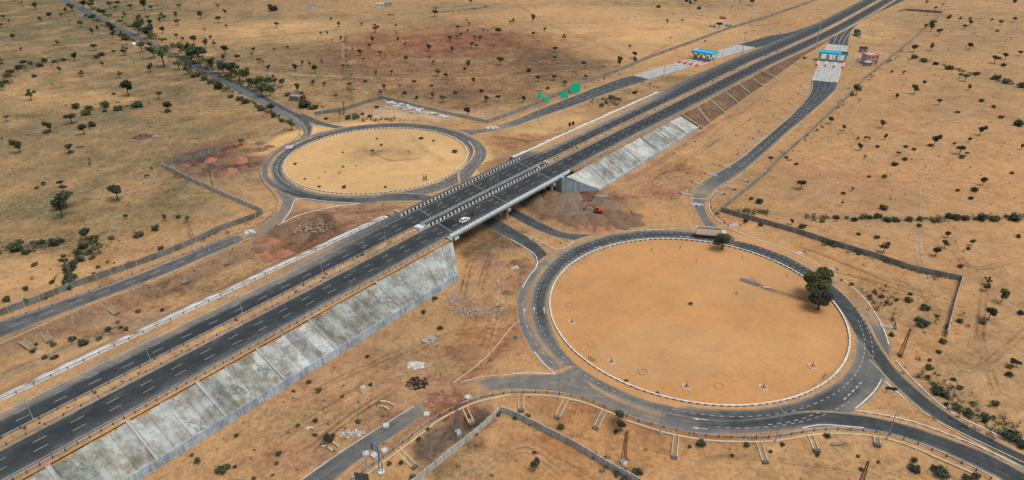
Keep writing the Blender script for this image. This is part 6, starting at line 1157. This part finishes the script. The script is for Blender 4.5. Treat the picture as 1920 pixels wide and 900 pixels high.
for i, (x, y) in enumerate([(1275, 466), (1305, 491), (1391, 484), (1475, 519), (1222, 470)]):
    tag(MB().tube([(0, 0, 0), (.08, .03, .6), (.02, 0, 1.3)], [.14, .1, .05], 5).build('dead_sapling', simple('dark_bark', (.05, .035, .03)), None, at(x, y)), 'dead sapling stake near the top kerb of the orange island, %s from the left' % nth([2, 3, 4, 5, 1][i]), 'sapling stake', 'dead sapling stakes')
t = thing('guard_cage', at(797, 338), 'rusty wire tree guard at the lower right of the far ring island', 'tree guard')
for k in range(8): a = k*.785; m = MB(); m.tube([(math.cos(a)*.9, math.sin(a)*.9, 0), (math.cos(a)*.8, math.sin(a)*.8, 2.4+.8*math.sin(k*2.))], .09, 5); m.build('bar', M_RUST, t)
m = MB(); m.tube([(.85*math.cos(a), .85*math.sin(a), 1.) for a in np.linspace(0, 6.28, 10)], .07, 5, cap=False); m.build('hoop', M_RUST, t)
# fallen branches bottom right
m = MB(); r = random.Random(4)
for k in range(9): a = r.uniform(-.5, .9); m.tube([(r.uniform(-2, 0), r.uniform(-.5, .5), .15), (r.uniform(0, 1.5), r.uniform(-.3, .6)+a*.3, .35), (r.uniform(1.5, 4), a*1.6, .3)], [.14, .1, .03], 5)
tag(m.build('dry_branches', simple('bleached_wood', (.30, .24, .17)), None, at(1572, 832)), 'bleached fallen branches lying below the south-east barrier', 'branches')
for x, y, l in ((866, 415, ''),): pass
# concrete end boxes between the bridge parapets
for s_, l in ((150.2, 'pale concrete end box closing the median gap at the near end of the bridge'), (233, 'dark concrete end box closing the median gap at the far end of the bridge')):
    tag(MB().box((0, 0, .35), (2.2, 3.2, 1.0), rz=TH).box((0, 0, .9), (1.4, 2.2, .3), rz=TH).build('end_block', M_PARA if s_ < 200 else M_CONC, None, W(s_, -162.8, float(hz(s_)))), l, 'concrete block')
# ---------------------------------------------------------------- vegetation
M_LEAF = {}
for nm, c, c2 in (('dark_leaves', (.075, .098, .052), (.042, .058, .034)), ('olive_leaves', (.115, .125, .055), (.066, .078, .035)), ('grey_green_leaves', (.105, .118, .076), (.065, .076, .048)), ('dusty_leaves', (.12, .11, .065), (.07, .07, .04)), ('sunlit_olive_leaves', (.15, .145, .062), (.085, .09, .04))): M_LEAF[nm] = simple(nm, c, .85, .4, 2.2, c2, rnd=.28)
M_BARK = simple('bark', (.10, .075, .055), .9, .35, 3)
def leaves(mb, c, R, n, sz, r, mat=None):
    for _ in range(n):
        v = Vector((r.gauss(0, 1), r.gauss(0, 1), r.gauss(0, 1))).normalized(); q = r.random()**.45
        p = Vector((c[0]+v.x*R[0]*q, c[1]+v.y*R[1]*q, c[2]+v.z*R[2]*q)); a = Vector((r.gauss(0, 1), r.gauss(0, 1), r.gauss(0, .7))).normalized(); b = a.cross(Vector((r.gauss(0, 1), r.gauss(0, 1), r.gauss(0, 1)))).normalized()
        s = sz*(.6+.8*r.random()); mb.v += [tuple(p-a*s), tuple(p+b*s*.6), tuple(p+a*s), tuple(p-b*s*.6)]; k = len(mb.v); mb.f.append((k-4, k-3, k-2, k-1)); mb.m.append(mb.mi(mat)); mb.uv += [(0, 0)]*4
def tree_src(v, shape, leaf, dense=1.0, lf=.085):
    """unit tree: crown about 1 m wide, centred near 1.0 m above the ground"""
    r = random.Random(v*13+5); t = thing('tree', (0, 0, 0), '', 'tree'); tr = MB(); cr = MB()
    lean = r.uniform(-.07, .07); cz = dict(round=.74, umbrella=.76, upright=.86, loose=.78, big=.72)[shape]; tw = .035 if shape != 'big' else .05
    tr.tube([(0, 0, -.05), (lean*.3, r.uniform(-.03, .03), cz*.3), (lean, r.uniform(-.04, .04), cz*.62)], [tw*1.3, tw, tw*.75], 7)
    nb = dict(round=6, umbrella=7, upright=5, loose=6, big=11)[shape]
    for i in range(nb):
        a = 6.283*i/nb+r.uniform(-.4, .4); q = r.uniform(.12, .32) if i else 0
        if shape == 'umbrella': c = (lean+math.cos(a)*q*1.15, math.sin(a)*q*1.15, cz+r.uniform(-.06, .1)); R = (r.uniform(.18, .27), r.uniform(.18, .27), r.uniform(.14, .2))
        elif shape == 'upright': c = (lean+math.cos(a)*q*.6, math.sin(a)*q*.6, cz-.25+.5*i/nb+r.uniform(-.05, .1)); R = (r.uniform(.2, .3),)*2+(r.uniform(.18, .3),)
        elif shape == 'loose': c = (lean+math.cos(a)*q*1.3, math.sin(a)*q*1.3, cz+r.uniform(-.22, .22)); R = (r.uniform(.12, .2),)*2+(r.uniform(.1, .16),)
        elif shape == 'big': q = r.uniform(.15, .34); c = (math.cos(a)*q, math.sin(a)*q, cz+r.uniform(-.26, .26)); R = (r.uniform(.18, .26),)*2+(r.uniform(.17, .24),)
        else: c = (lean+math.cos(a)*q*.9, math.sin(a)*q*.9, cz+r.uniform(-.18, .2)); R = (r.uniform(.14, .32),)*2+(r.uniform(.12, .27),)
        leaves(cr, c, R, int((90 if shape != 'big' else 420)*dense), lf*(.85 if shape != 'big' else .5), r)
        tr.tube([(lean*.8, 0, cz*.5), ((lean+c[0])/2, c[1]/2, (cz*.55+c[2])/2), (c[0], c[1], c[2]+R[2]*.2)], [tw*.5, tw*.35, tw*.15], 5, cap=False)
    tr.build('trunk', M_BARK, t); cr.build('crown', M_LEAF[leaf], t); return t
SRC = [(tree_src(0, 'round', 'dark_leaves', 1.5), 'rounded dark green'), (tree_src(1, 'round', 'dark_leaves', 1.2), 'ragged dark green'), (tree_src(2, 'umbrella', 'dark_leaves', 1.1), 'flat-topped dark green'), (tree_src(3, 'upright', 'olive_leaves', 1.2), 'upright olive green'), (tree_src(4, 'loose', 'olive_leaves', 1.0), 'open-crowned olive green'), (tree_src(5, 'umbrella', 'grey_green_leaves', .9), 'flat-topped grey-green'), (tree_src(6, 'loose', 'grey_green_leaves', .55, .06), 'thin grey-green'), (tree_src(7, 'round', 'olive_leaves', .7), 'patchy olive green'), (tree_src(8, 'loose', 'dusty_leaves', .4, .05), 'half-bare dusty'), (tree_src(9, 'umbrella', 'olive_leaves', .7, .07), 'spreading olive green'), (tree_src(12, 'upright', 'dark_leaves', .9), 'narrow dark green')]
def bush_src(v, leaf, n, flat, lf=.075, twig=True):
    r = random.Random(v*17+3); mb = MB()
    for i in range(6):
        a = 6.283*i/6+r.uniform(-.4, .4); q = r.uniform(.08, .3); leaves(mb, (math.cos(a)*q, math.sin(a)*q, flat*.45+r.uniform(-.05, .12)*flat), (r.uniform(.16, .26), r.uniform(.16, .26), flat*.42), n, lf, r, M_LEAF[leaf])
    if twig:
        for i in range(7): a = r.random()*6.28; mb.tube([(0, 0, -.02), (math.cos(a)*.25, math.sin(a)*.25, flat*.6), (math.cos(a)*.45, math.sin(a)*.45, flat*(.8+.3*r.random()))], [.02, .014, .006], 4, M_BARK, cap=False)
    o = mb.build('bush', None, None); return o
BSRC = [(bush_src(0, 'dark_leaves', 66, .55), 'dark green'), (bush_src(1, 'olive_leaves', 60, .5), 'olive green'), (bush_src(2, 'grey_green_leaves', 40, .42), 'grey-green'), (bush_src(3, 'dusty_leaves', 34, .36, .09), 'dusty brown-green'), (bush_src(4, 'dark_leaves', 84, .42), 'spreading dark green')]
VEG = {(0, 0): "25,90,26 10,138,26 80,200,30 122,272,22 10,335,22 10,355,26B 55,118,18 205,30,40 130,15,34 230,104,28 283,80,36 350,83,24 372,58,26 410,33,44 456,127,36 485,88,26 525,100,42 612,132,30 523,172,32 552,155,26 640,160,52 635,190,34 690,192,50 716,222,44 328,236,28 392,117,18 536,260,36 705,280,48 800,255,56 850,250,34 645,290,22 575,306,40B 545,320,36B 578,355,24 420,315,40 340,390,30 225,365,46B 465,408,36 848,374,46 675,415,32 724,480,84 898,528,42 950,585,62 943,625,36B 405,650,64 284,700,58 265,738,44B 475,715,60 520,700,50B 178,527,56 195,425,34B 15,485,34 115,810,68 392,828,50 403,852,36B 505,895,20 15,775,20 44,660,30 1360,790,36 305,345,36B 505,325,22B 585,65,30 925,300,110 870,285,60 1010,355,56 1055,385,50 1100,420,60B 1150,440,50B 1190,458,50B 1235,487,60B 1300,540,40B 1350,550,50B 1385,570,50B 625,20,38 655,40,26 665,15,30 740,32,34 815,22,52 855,40,26 890,35,18 708,78,28 693,97,18 780,145,72 840,165,76 800,108,50 848,123,34 835,95,30 912,80,28 925,98,28 903,110,26 992,83,28 1003,118,36 915,160,38 1012,30,28 1130,80,38 1228,28,20 1270,60,28 1230,100,42 1275,145,20 1395,125,14 1155,165,22 997,198,30 1030,214,24 1092,220,44 1188,208,24 1160,240,42 1205,240,30 912,225,20 1020,265,50 1080,290,80 1130,300,90 1060,275,50 1195,350,60 1260,365,70 1300,370,90 1350,400,80 1390,410,70 1420,450,60 1270,270,50 1340,320,34 1260,320,30 1425,275,26 1420,305,26 1140,18,14 1410,190,14 1315,185,12 520,20,50 470,15,44 560,60,36B 40,420,50B 20,460,50B 60,400,44B 110,375,50B 170,350,40B 650,240,24B 130,345,40B 250,340,40B 600,590,60B 500,605,60B 430,600,50B 670,605,60B 780,585,70B 590,622,30B 490,632,60B 640,525,30B 360,335,30B",
 (480, 0): "80,35,26 117,137,28 95,48,60B 423,105,18 468,135,24 235,125,16 343,130,12 595,133,18 671,152,44 657,222,28 543,272,22 590,290,32 640,252,24 606,332,18 1010,45,30 1008,70,34 1188,113,24 1200,130,18 1138,150,28 790,183,20 790,140,20 832,130,16 800,220,20 840,247,26 700,293,24 1092,213,32 1131,203,20 1152,195,26 1260,210,24 1230,205,20 1365,172,38 1432,120,22 1300,170,20 1282,168,20 1190,172,18 978,262,38 975,320,22 1104,275,28 1212,250,28 1240,255,22 1338,258,22 845,322,36B 998,348,22 1380,335,44 1195,360,38 1175,385,30 1025,403,40 1072,422,32 675,405,26 762,403,24 490,370,26 517,368,18 428,370,16 333,382,42 372,343,18 303,355,24 303,275,16 227,375,36 262,350,24 180,262,20 103,278,20 373,252,16 68,375,32 42,345,24 20,335,30 403,183,18 365,183,18 249,178,14 322,460,30 385,467,26 235,487,42 257,525,30 725,484,30 698,512,26B 450,535,24 810,480,20 994,532,32 1052,548,40 905,550,26 1225,452,30 1300,548,36 1362,545,32 1187,615,52 1326,487,20B 1122,518,32B 890,455,30B 835,520,30B 615,455,30B 25,455,80 75,450,60 105,445,50 150,455,46 40,490,80 80,500,60 180,530,40B 275,585,80B 320,600,60B 30,610,50B 90,600,50 100,650,40B 150,675,40B 200,690,60 480,210,20 430,225,18 1115,12,18 1210,5,22 635,8,14 445,8,16 515,430,24B 525,470,26B 525,510,24B 535,550,24B 480,260,24B 495,300,20B 500,340,20B 395,665,26B 470,655,24B 560,655,50B 520,660,40B 640,650,30B 600,640,26B 680,600,30 B 965,685,24B 825,660,16B 1110,595,24B 1165,535,20B 660,478,20B 745,478,20B 545,490,24B 990,480,26B 935,385,16B 965,450,20B 1210,480,20B 1270,510,30B 655,845,22B 680,780,14B 490,855,16B 858,852,14B 705,815,18B 930,775,28B 998,790,18B 1120,850,34B",
 (960, 0): "118,100,36 8,118,20 200,33,18 182,82,12 313,75,16 456,108,18 394,142,12 467,172,14 637,142,10 597,155,10 390,35,12 182,163,22 120,188,22 295,207,28 242,272,28 240,323,28 110,295,18 5,178,16 390,270,24B 93,395,40B 150,435,36 240,430,32 414,427,26 294,460,32 662,258,20 602,347,42 692,302,36 690,335,34 745,158,16 797,232,16 845,175,16 888,213,22 872,118,20 958,112,20 931,75,12 925,188,12 712,5,18 740,5,14 978,5,30 1028,5,22 1000,18,26 1280,5,20 1350,10,30 1210,45,18 1163,133,36 1250,72,14 1260,45,12 1145,60,16 65,550,36 200,495,26B 825,35,30B 1050,45,30B 290,342,20B 405,350,30B 690,520,30B 505,590,36B 560,570,22B 555,545,40B 625,570,20B 600,555,26B 465,570,24B 825,465,24B 790,480,20B 1048,398,18B 715,555,20B 640,540,16B 780,500,24B 530,575,26B 740,525,20B 700,500,20B 820,500,16B 1330,490,20B 1290,520,24B 1385,450,20B 1420,475,20B 1200,632,16B 1147,662,20B 1375,490,20B 1100,860,20B 1075,798,20B 885,855,20B 1325,548,18B 95,600,20B 540,285,24B 680,190,12B 990,415,20B",
 (1440, 0): "888,12,22 978,25,26 940,42,20 1013,95,32 1075,105,24 1132,103,22 1135,125,28 1102,148,24 925,125,34 880,145,26 915,150,40 960,175,36 818,263,42 915,263,34 1148,190,16 1132,252,38 1272,325,46 1325,365,32B 1333,312,36 1415,295,26 1255,108,20 1285,100,18 1305,125,26 1385,105,28 1400,88,14 1280,80,14 1290,172,26B 1210,97,20B 1090,20,12 1385,8,26B 795,12,14 693,403,20 758,403,22 790,335,20 780,357,24B 890,372,22B 820,495,48 876,460,26 1075,420,30 1108,425,46 1128,487,30 722,538,28 574,503,22B 492,497,52 465,530,34B 508,560,26 570,575,14B 640,690,42 350,668,38 424,712,30 960,568,34 1068,628,28B 692,718,16B 538,652,16B 850,748,18 1190,725,50 543,772,22 565,775,28 658,765,28 503,775,20 518,820,38 615,822,26B 930,780,56 915,815,30B 1045,805,24 1075,832,48 1130,783,26 1115,858,24 775,822,32B 820,838,26B 730,858,26 768,893,34B 543,880,22 469,862,24B 875,888,20B 1425,822,28 1410,693,60B 1200,565,34B 1265,598,28B 15,885,26B 105,883,26B 960,410,24B 1192,852,24B 1237,855,22B 820,320,40B 870,340,40B 940,355,36B 1020,378,50B 1280,435,50B 1340,455,60B 1420,480,50B 1170,412,40B 570,400,24B 595,345,20B 510,440,24B 540,430,24B 205,325,26B 115,515,10B 160,525,12B 950,30,22B 860,50,20B 1310,655,40B 60,740,16B 300,330,10B 610,470,20B 720,355,24B 670,825,16B 960,820,24B 1000,870,24B 1090,880,40B 355,840,14B 130,700,14B 295,625,16B 345,575,20B",
 (0, 300): "508,20,22 591,68,18B 8,112,24B 208,155,28B 243,132,32B 345,125,36 360,150,44 375,205,92 355,250,104 335,240,60 665,165,90 713,312,30 930,318,36 1057,325,32 1005,318,34B 780,415,64B 878,385,50B 630,435,44B 905,495,36B 490,400,72 565,470,80 530,435,60B 470,480,70B 440,520,60B 375,555,60 400,600,90B 450,555,60B 400,650,80B 380,680,70B 500,515,60B 310,460,80B 240,460,50B 100,490,80B 110,460,50B 150,515,50B 195,585,44B 295,685,40B 150,723,36B 38,783,50B 103,757,20B 258,770,40B 555,600,30B 235,650,20B 390,720,40B 990,495,40B 990,80,20 780,848,34B 985,755,22B 912,842,28B 945,766,16B 1405,325,36B 1135,585,22B 1380,528,22B 1180,440,20B 800,100,16B 190,460,40B 350,455,40B 60,485,40B 415,570,50B 520,545,40B",
 (480, 300): "490,37,16B 388,66,12B 497,150,28B 1005,775,36B 942,855,34B 895,545,16B 275,105,16B 563,30,10B 470,72,12B 357,147,20B 220,20,20B 727,150,20B 355,100,10B 437,258,10B 218,312,14B 680,270,10B 1062,450,14B",
 (960, 300): "915,150,18B 865,205,18B 845,373,24B 755,42,18B 1345,215,28B 1390,230,50B 1315,340,34B 1400,360,36B 1155,300,26B 1330,95,18B 530,512,18B 808,350,12B 1005,803,32B 1150,215,22B 430,180,16B 715,45,16B 70,390,18B 100,637,20B",
 (1440, 300): "710,20,44B 160,20,28B 183,125,52 173,170,24B 255,115,18 385,133,16 325,150,16 268,152,16 425,185,28B 473,158,22 414,238,28 567,90,28B 653,90,36B 810,73,18B 738,158,24B 652,267,52B 173,233,24B 1205,112,42 1157,162,54B 1372,72,26B 1316,98,24B 1180,42,24B 1067,170,26B 1138,213,32B 1400,195,16 134,340,32 190,370,44B 226,340,22B 303,341,34B 442,322,26B 485,333,40B 528,323,30B 615,312,50B 670,330,60B 720,332,50B 790,330,50B 850,330,44B 940,335,50B 1015,310,60B 1060,320,60B 1110,325,50B 1200,325,60B 1270,325,60B 1385,322,70B 1340,315,30B 650,475,62 1005,410,36 990,462,46 942,503,54 1145,455,36 1125,495,30B 1408,428,30B 507,413,28B 610,430,36B 850,365,36B 783,495,14B 1080,595,34B 1310,755,66 1235,670,44 1225,705,44 1240,840,78 467,697,28B 570,762,34B 637,765,36B 670,795,30B 850,890,60B 790,785,50B 350,465,50B 1420,855,44B 950,875,30B 880,825,60B 600,740,30B 725,785,30B 800,750,30B 510,525,30B 280,580,20B 380,642,20B 630,545,30B 140,460,20B 385,320,40B 570,320,40B 425,550,20B 527,570,14B 600,795,20B",
 (1440, 600): "870,15,80B 695,80,36B 985,120,44B 960,175,36B 910,222,30B 942,243,24B 905,265,50B 900,320,34B 960,390,90B 1000,420,60B 1080,375,44B 1045,330,36B 1130,500,40B 1060,490,60B 1125,525,50B 1225,535,60B 1215,565,40B 1270,545,30B 1365,640,110B 1425,690,80B 1370,225,46 1400,238,38 1355,260,34B 1350,300,50B 1080,5,40B 1205,10,40B 332,647,44B 80,695,34B 15,732,26B 180,700,24B 277,755,28B 508,763,26B 825,772,46B 820,827,80B 620,795,26B 525,835,34B 985,840,90B 940,820,50B 1120,880,60B 1170,870,60B 1000,470,30B 745,198,34B 1280,465,50B 1130,115,20B",
 (960, 600): "90,540,40B 340,512,24B 275,595,50B 603,515,72 611,572,66 586,622,30B 127,795,76 125,742,28B 710,845,66B 643,338,24B 818,408,24B 1318,697,40B 1240,757,26B 1065,690,60B 1180,828,18B 1135,773,16B 1140,725,20B 1000,705,26B 940,715,22B 520,725,14B 590,860,50B 630,888,50B 646,810,18B 15,550,26B 1200,740,24B 1115,695,24B 225,690,14B 65,850,16B 565,705,10B 1300,805,14B 65,245,20B 1040,865,24B",
 (0, 600): "615,50,40B 710,50,34B 680,40,30B 662,8,30B 558,100,40B 472,122,64B 408,103,50B 300,137,40B 184,170,44B 205,135,26B 308,205,46B 257,207,38B 372,58,24B 175,272,24B 1250,830,80B 1285,820,40B 1110,790,44B 1080,758,26B 1122,733,20B 1330,645,34B 1365,643,20B 1280,605,22B 1322,823,26B 1372,768,18B 1265,688,20B 1430,890,30B 360,255,24B 35,308,12B 765,5,16B 150,175,14B 632,100,10B",
 (480, 600): "296,345,38B 355,390,44B 213,396,28B 486,428,26B 428,348,20B 627,203,30B 570,240,22B 638,273,22B 632,298,24B 568,346,16B 545,303,24B 645,363,28B 503,386,12B 824,241,14B 770,152,16B 577,568,38B 335,565,34B 237,590,30B 218,492,20B 165,480,24B 196,540,18B 330,643,32B 410,658,80B 128,748,38B 187,708,24B 120,802,28B 203,734,14B 363,742,26B 215,803,16B 884,878,56B 752,805,34B 815,795,34B 778,770,26B 918,665,36B 968,612,28B 1020,748,20B 1035,40,40B 1235,635,34B 1365,520,46B 1157,600,18B 1285,513,26B 410,420,14B 596,303,14B 667,420,12B 785,228,12B 1000,200,14B"}
def zone(x, y):
    yA = np.interp(x, [115, 200, 300, 400, 480, 585], [0, 44, 95, 142, 185, 230]); yF = np.interp(x, [0, 137, 267, 417, 492], [578, 530, 484, 420, 395])
    yN = np.interp(x, [560, 640, 718, 780, 915, 1010, 1160, 1260, 1360, 1540], [230, 208, 186, 200, 232, 196, 134, 94, 57, -4]); xE = np.interp(y, [0, 25, 60, 107, 183, 213, 260, 324, 396], [1780, 1767, 1727, 1673, 1590, 1557, 1507, 1440, 1352])
    if (x-704)**2/174**2+(y-302)**2/61**2 < 1: return 'on the far ring island'
    if (x-1312)**2/283**2+(y-606)**2/158**2 < 1: return 'on the big orange island'
    if x < 590 and abs(y-yA) < 20 and y < 240: return 'along the far side of diagonal road' if y < yA+3 else 'along the near side of diagonal road'
    if x < 590 and y < yA: return 'at the far end beyond the diagonal road' if y < 40 else 'in the field right of diagonal road'
    if x < 500 and y < yF:
        return ('at the far end of the left field' if y < 70 else 'in the left field below the far end' if y < 140 else 'in the middle of the left field' if y < 240 else 'in the left field beside the walled yard' if y < 335 else 'in the near left field above the scrub' if y < 425 else 'in the scrub patch by frontage wall')
    if x < 480 and y < yF+45: return 'between frontage wall and frontage road'
    if x < 700 and y > 0 and y < 770-.47*x: return 'between frontage road and motorway'
    if y < yN and x > 560 and x < 1545:
        return ('at the far edge of the ploughed field' if y < 45 else 'on the red ploughed strips' if y < 105 else 'in the middle of the ploughed field' if y < 150 else 'in the field behind the bent walls') if x < 1120 else 'in the pale field beyond the long wall'
    if x < 1000 and y < 250: return 'in the slab yard above the far ring'
    if x > xE and y < 402:
        return 'at the far end of the right field' if y < 62 else 'in the right field level with the toll plaza' if y < 125 else 'in the right field below the toll plaza' if y < 200 else 'in the middle of the right field' if y < 262 else 'in the right field above the weed line'
    if y < 160+.55*(1480-x) and y < 250 and x > 1000 and x < 1480: return 'beside the motorway beyond the bridge'
    if y < 402 and x > 1000: return 'between motorway and east toll road'
    if x > 1352 and y < 424: return 'along the right weed line'
    if x > 1805 or (x > 1352 and y < np.interp(x, [1352, 1490, 1803], [400, 436, 526])): return 'beyond the right boundary wall corner' if y < 650 else 'in the lower right corner'
    if x > 1480 and y < 640: return 'inside the walled verge right of ring'
    if x > 1640 and y < 770+.4*(x-1640): return 'right of the road leaving the ring'
    if x < 1000 and y > 520 and y < 1350-.8*x: return 'on the sand below the concrete slope'
    if x > 1200 and y > 780: return 'on the bank below the lower right barrier'
    if x > 940 and y > 730: return 'by the panel wall at the bottom'
    if x < 940 and y > 760: return 'between side road and panel wall'
    return 'on the earth beside the right ring'
ents = []
for (ox, oy), sd_ in VEG.items():
    for e in sd_.replace(' B', 'B').split():
        b = e.endswith('B'); p = [float(q) for q in e.rstrip('B').split(',')]
        ents.append((ox+p[0]/3, oy+p[1]/3, p[2]/3, 'B' if b else 'T'))
for k in ('T', 'B'):
    big = sorted([e for e in ents if e[3] == k], key=lambda e: -e[2]-(30 if ((e[0]-704)/174)**2+((e[1]-302)/61)**2 < 1 or ((e[0]-1312)/283)**2+((e[1]-606)/158)**2 < 1 else 0))[:298]; ents = [e for e in ents if e[3] != k]+big
ents.sort(key=lambda e: (e[0], e[1])); rv = random.Random(11); recs = []; cnt = {}
for x, y, w_, k in ents:
    if k == 'T':
        v = rv.choice([0, 1, 1, 2, 2, 3, 4, 5, 7, 9, 10]+([6, 8] if w_ < 12 else [0, 1])); desc = SRC[v][1]; sz = 'small' if w_ < 9 else 'mid-sized' if w_ < 15 else 'large'; kind = 'tree'
    else:
        v = rv.choice([0, 1, 1, 2, 3, 4]); v = 4 if w_ > 22 else v; desc = BSRC[v][1]; sz = 'tiny' if w_ < 7.5 else 'small' if w_ < 13 else 'broad'; kind = 'bush'
    zn = zone(x, y+w_*.5); key = (kind, sz, desc, zn); cnt[key] = cnt.get(key, 0)+1; recs.append((x, y, w_, k, v, key, cnt[key]))
bused = set(); skip_src = []
for x, y, w_, k, v, key, i in recs:
    kind, sz, desc, zn = key; tot = cnt[key]; lab = '%s %s %s %s' % (sz, desc, kind, zn)+('' if tot == 1 else ', leftmost' if i == 1 else ', rightmost' if i == tot else ', %s from left' % nth(i))
    if k == 'T':
        bx, by = x, y+w_*.7; X, Y, Z = at(bx, by); s = w_*mpp(bx, by)*1.02; o = place(SRC[v][0], (X, Y, Z), rv.random()*6.28, lab, 'trees '+zn); o.scale = (s, s, s*rv.uniform(.9, 1.1))
    else:
        bx, by = x, y+w_*.22; X, Y, Z = at(bx, by); s = w_*mpp(bx, by)*1.05; src = BSRC[v][0]; o = src if v not in bused else src.copy()
        if v in bused: C.objects.link(o)
        bused.add(v); o.location = (X, Y, Z); o.rotation_euler = (0, 0, rv.random()*6.28); o.scale = (s, s, s*rv.uniform(.85, 1.2)); tag(o, lab, 'bush', 'bushes '+zn)
# the two big trees by the ring
def bigtree(x, y, s, leaf, label, v):
    t = tree_src(v, 'big', leaf, 2.6, .055); t.location = at(x, y); t.scale = (s, s, s*.92); t['label'] = label
bigtree(1528, 556, 9.4, 'sunlit_olive_leaves', 'largest dense olive tree leaning over the ring road from the island edge', 21); bigtree(1534, 580, 7.0, 'grey_green_leaves', 'grey-green tree in front of the largest tree on the island edge', 22)
bigtree(1354, 467, 6.6, 'olive_leaves', 'round olive tree on the island kerb hiding the cab of the cream truck', 23)
# median shrubs
ms = bush_src(9, 'olive_leaves', 16, .7, .12, False); ms.name = 'median_shrub'; first = True
for i in range(150):
    s_ = rv.uniform(-30, 560); n_ = rv.uniform(-164.3, -161.5)
    if 148 < s_ < 238: continue
    o = ms if first else ms.copy()
    if not first: C.objects.link(o)
    first = False; o.location = W(s_, n_, float(hz(s_))); q = rv.uniform(.5, 1.1); o.scale = (q, q, q); o.rotation_euler = (0, 0, rv.random()*6)
    tag(o, 'small dry shrub in the sandy motorway median '+('beyond' if s_ > 200 else 'left of')+' the bridge', 'shrub', 'median shrubs '+('beyond' if s_ > 200 else 'left of')+' the bridge')
# low dry scrub nobody could count
def scrub(name, N, seed, mats, smin, smax, hfac, thr):
    R = np.random.RandomState(seed); pts = []
    d = 90+R.rand(N)**.8*850; a = R.uniform(-.72, .72, N); X = d*np.tan(a); Y = d
    _, rg = soil(X, Y); z = gz(X, Y); ok = (rg > thr)&(R.rand(N) < rg*1.1)&(fbm(X, Y, 30, 55) > -.12)
    s = X*UX+Y*UY; n = X*NX+Y*NY; ok &= ~((n > -186) & (n < -133))
    for L_, R_ in ((RA_L, RA_R), (TE_L, TE_R), (TN_L, TN_R), (E_L, E_R), (T_U, T_L), (SW_L, SW_R), (FW_U, FW_L), (S1_L, S1_R)): ok &= ~in_poly(X, Y, P0(L_)+P0(R_)[::-1])
    for cx, cy, r_ in ((CLX, CLY, RLr+12), (CRX, CRY, RRr+13)): ok &= np.hypot(X-cx, Y-cy) > r_
    mb = MB(); r = random.Random(seed)
    for x, y, zz in zip(X[ok], Y[ok], z[ok]):
        s_ = r.uniform(smin, smax)*(1+y/900); m_ = r.choice(mats)
        leaves(mb, (x, y, zz+s_*hfac), (s_*.8, s_*.8, s_*hfac), r.randint(4, 7), s_*.42, r, m_)
    tag(mb.build(name, None), 'low dry scrub and weeds scattered over the sandy land', 'scrub', kind='stuff')
scrub('dry_scrub', 12000, 3, [M_LEAF['dusty_leaves'], M_LEAF['grey_green_leaves'], M_LEAF['olive_leaves'], M_LEAF['dusty_leaves']], .22, .6, .35, .22)


def belt(name, lines, seed, smin, smax, mats, label):
    mb = MB(); r = random.Random(seed)
    for pts, wd, n in lines:
        P = catmull(P0(pts), 3.); L = length(P); Q, _ = resample(P, max(2, int(L/2)))
        for _ in range(n):
            i = r.randrange(len(Q)); x = Q[i][0]+r.gauss(0, wd); y = Q[i][1]+r.gauss(0, wd)
            if mnoise.noise(Vector((x*.06, y*.06, seed))) < -.05: continue
            s_ = r.uniform(smin, smax)*(1+y/1200); leaves(mb, (x, y, gz1(x, y)+s_*.4), (s_*.85, s_*.85, s_*.5), r.randint(9, 16), s_*.3, r, r.choice(mats))
    tag(mb.build(name, None), label, 'undergrowth', kind='stuff')
GL = [M_LEAF['dark_leaves'], M_LEAF['olive_leaves'], M_LEAF['grey_green_leaves'], M_LEAF['dusty_leaves']]
belt('roadside_undergrowth', [([(150, 5), (230, 42), (300, 82)], 2.2, 130), ([(180, 38), (250, 78), (330, 116), (400, 154), (470, 192), (520, 218)], 1.8, 330), ([(240, 46), (320, 84), (400, 122), (470, 158), (510, 178)], 3.4, 420), ([(560, 190), (590, 204), (600, 214)], 2.2, 60), ([(330, 105), (400, 135), (440, 152)], 4., 160)], 61, .8, 1.7, GL, 'dark continuous undergrowth lining the diagonal road')
belt('weed_belt', [([(1360, 392), (1500, 407), (1600, 408), (1750, 411), (1920, 407)], 1.3, 330), ([(0, 460), (60, 464), (120, 458), (160, 448)], 2.4, 120), ([(120, 500), (150, 505), (170, 470)], 4., 110), ([(1690, 104), (1760, 121), (1840, 144), (1920, 162)], 2.2, 120), ([(5, 160), (25, 140), (60, 122), (120, 115)], 4., 150),
 ([(645, 62), (648, 120), (655, 190)], 2., 90), ([(700, 30), (830, 23), (920, 13)], 1.6, 130), ([(1110, 196), (1160, 184), (1220, 160)], 3.5, 90), ([(1140, 195), (1165, 190)], 4., 60), ([(1300, 165), (1360, 148), (1400, 138)], 3., 50), ([(1740, 700), (1790, 760), (1900, 815)], 3.5, 130), ([(1640, 560), (1680, 575), (1750, 590)], 6., 110), ([(640, 212), (680, 222), (740, 226)], 4., 70),
 ([(1000, 205), (1050, 180), (1160, 138)], 1.2, 60), ([(180, 515), (300, 478), (440, 425)], 1.2, 60), ([(1450, 432), (1600, 472), (1750, 518)], 1.2, 80), ([(1470, 292), (1520, 250), (1600, 175), (1690, 95)], 1.4, 90), ([(1000, 860), (1100, 850), (1180, 895)], 2., 20), ([(110, 205), (200, 200), (270, 195)], 5., 90)], 62, .45, 1.1, GL[1:], 'low green weeds in belts along walls and field edges')
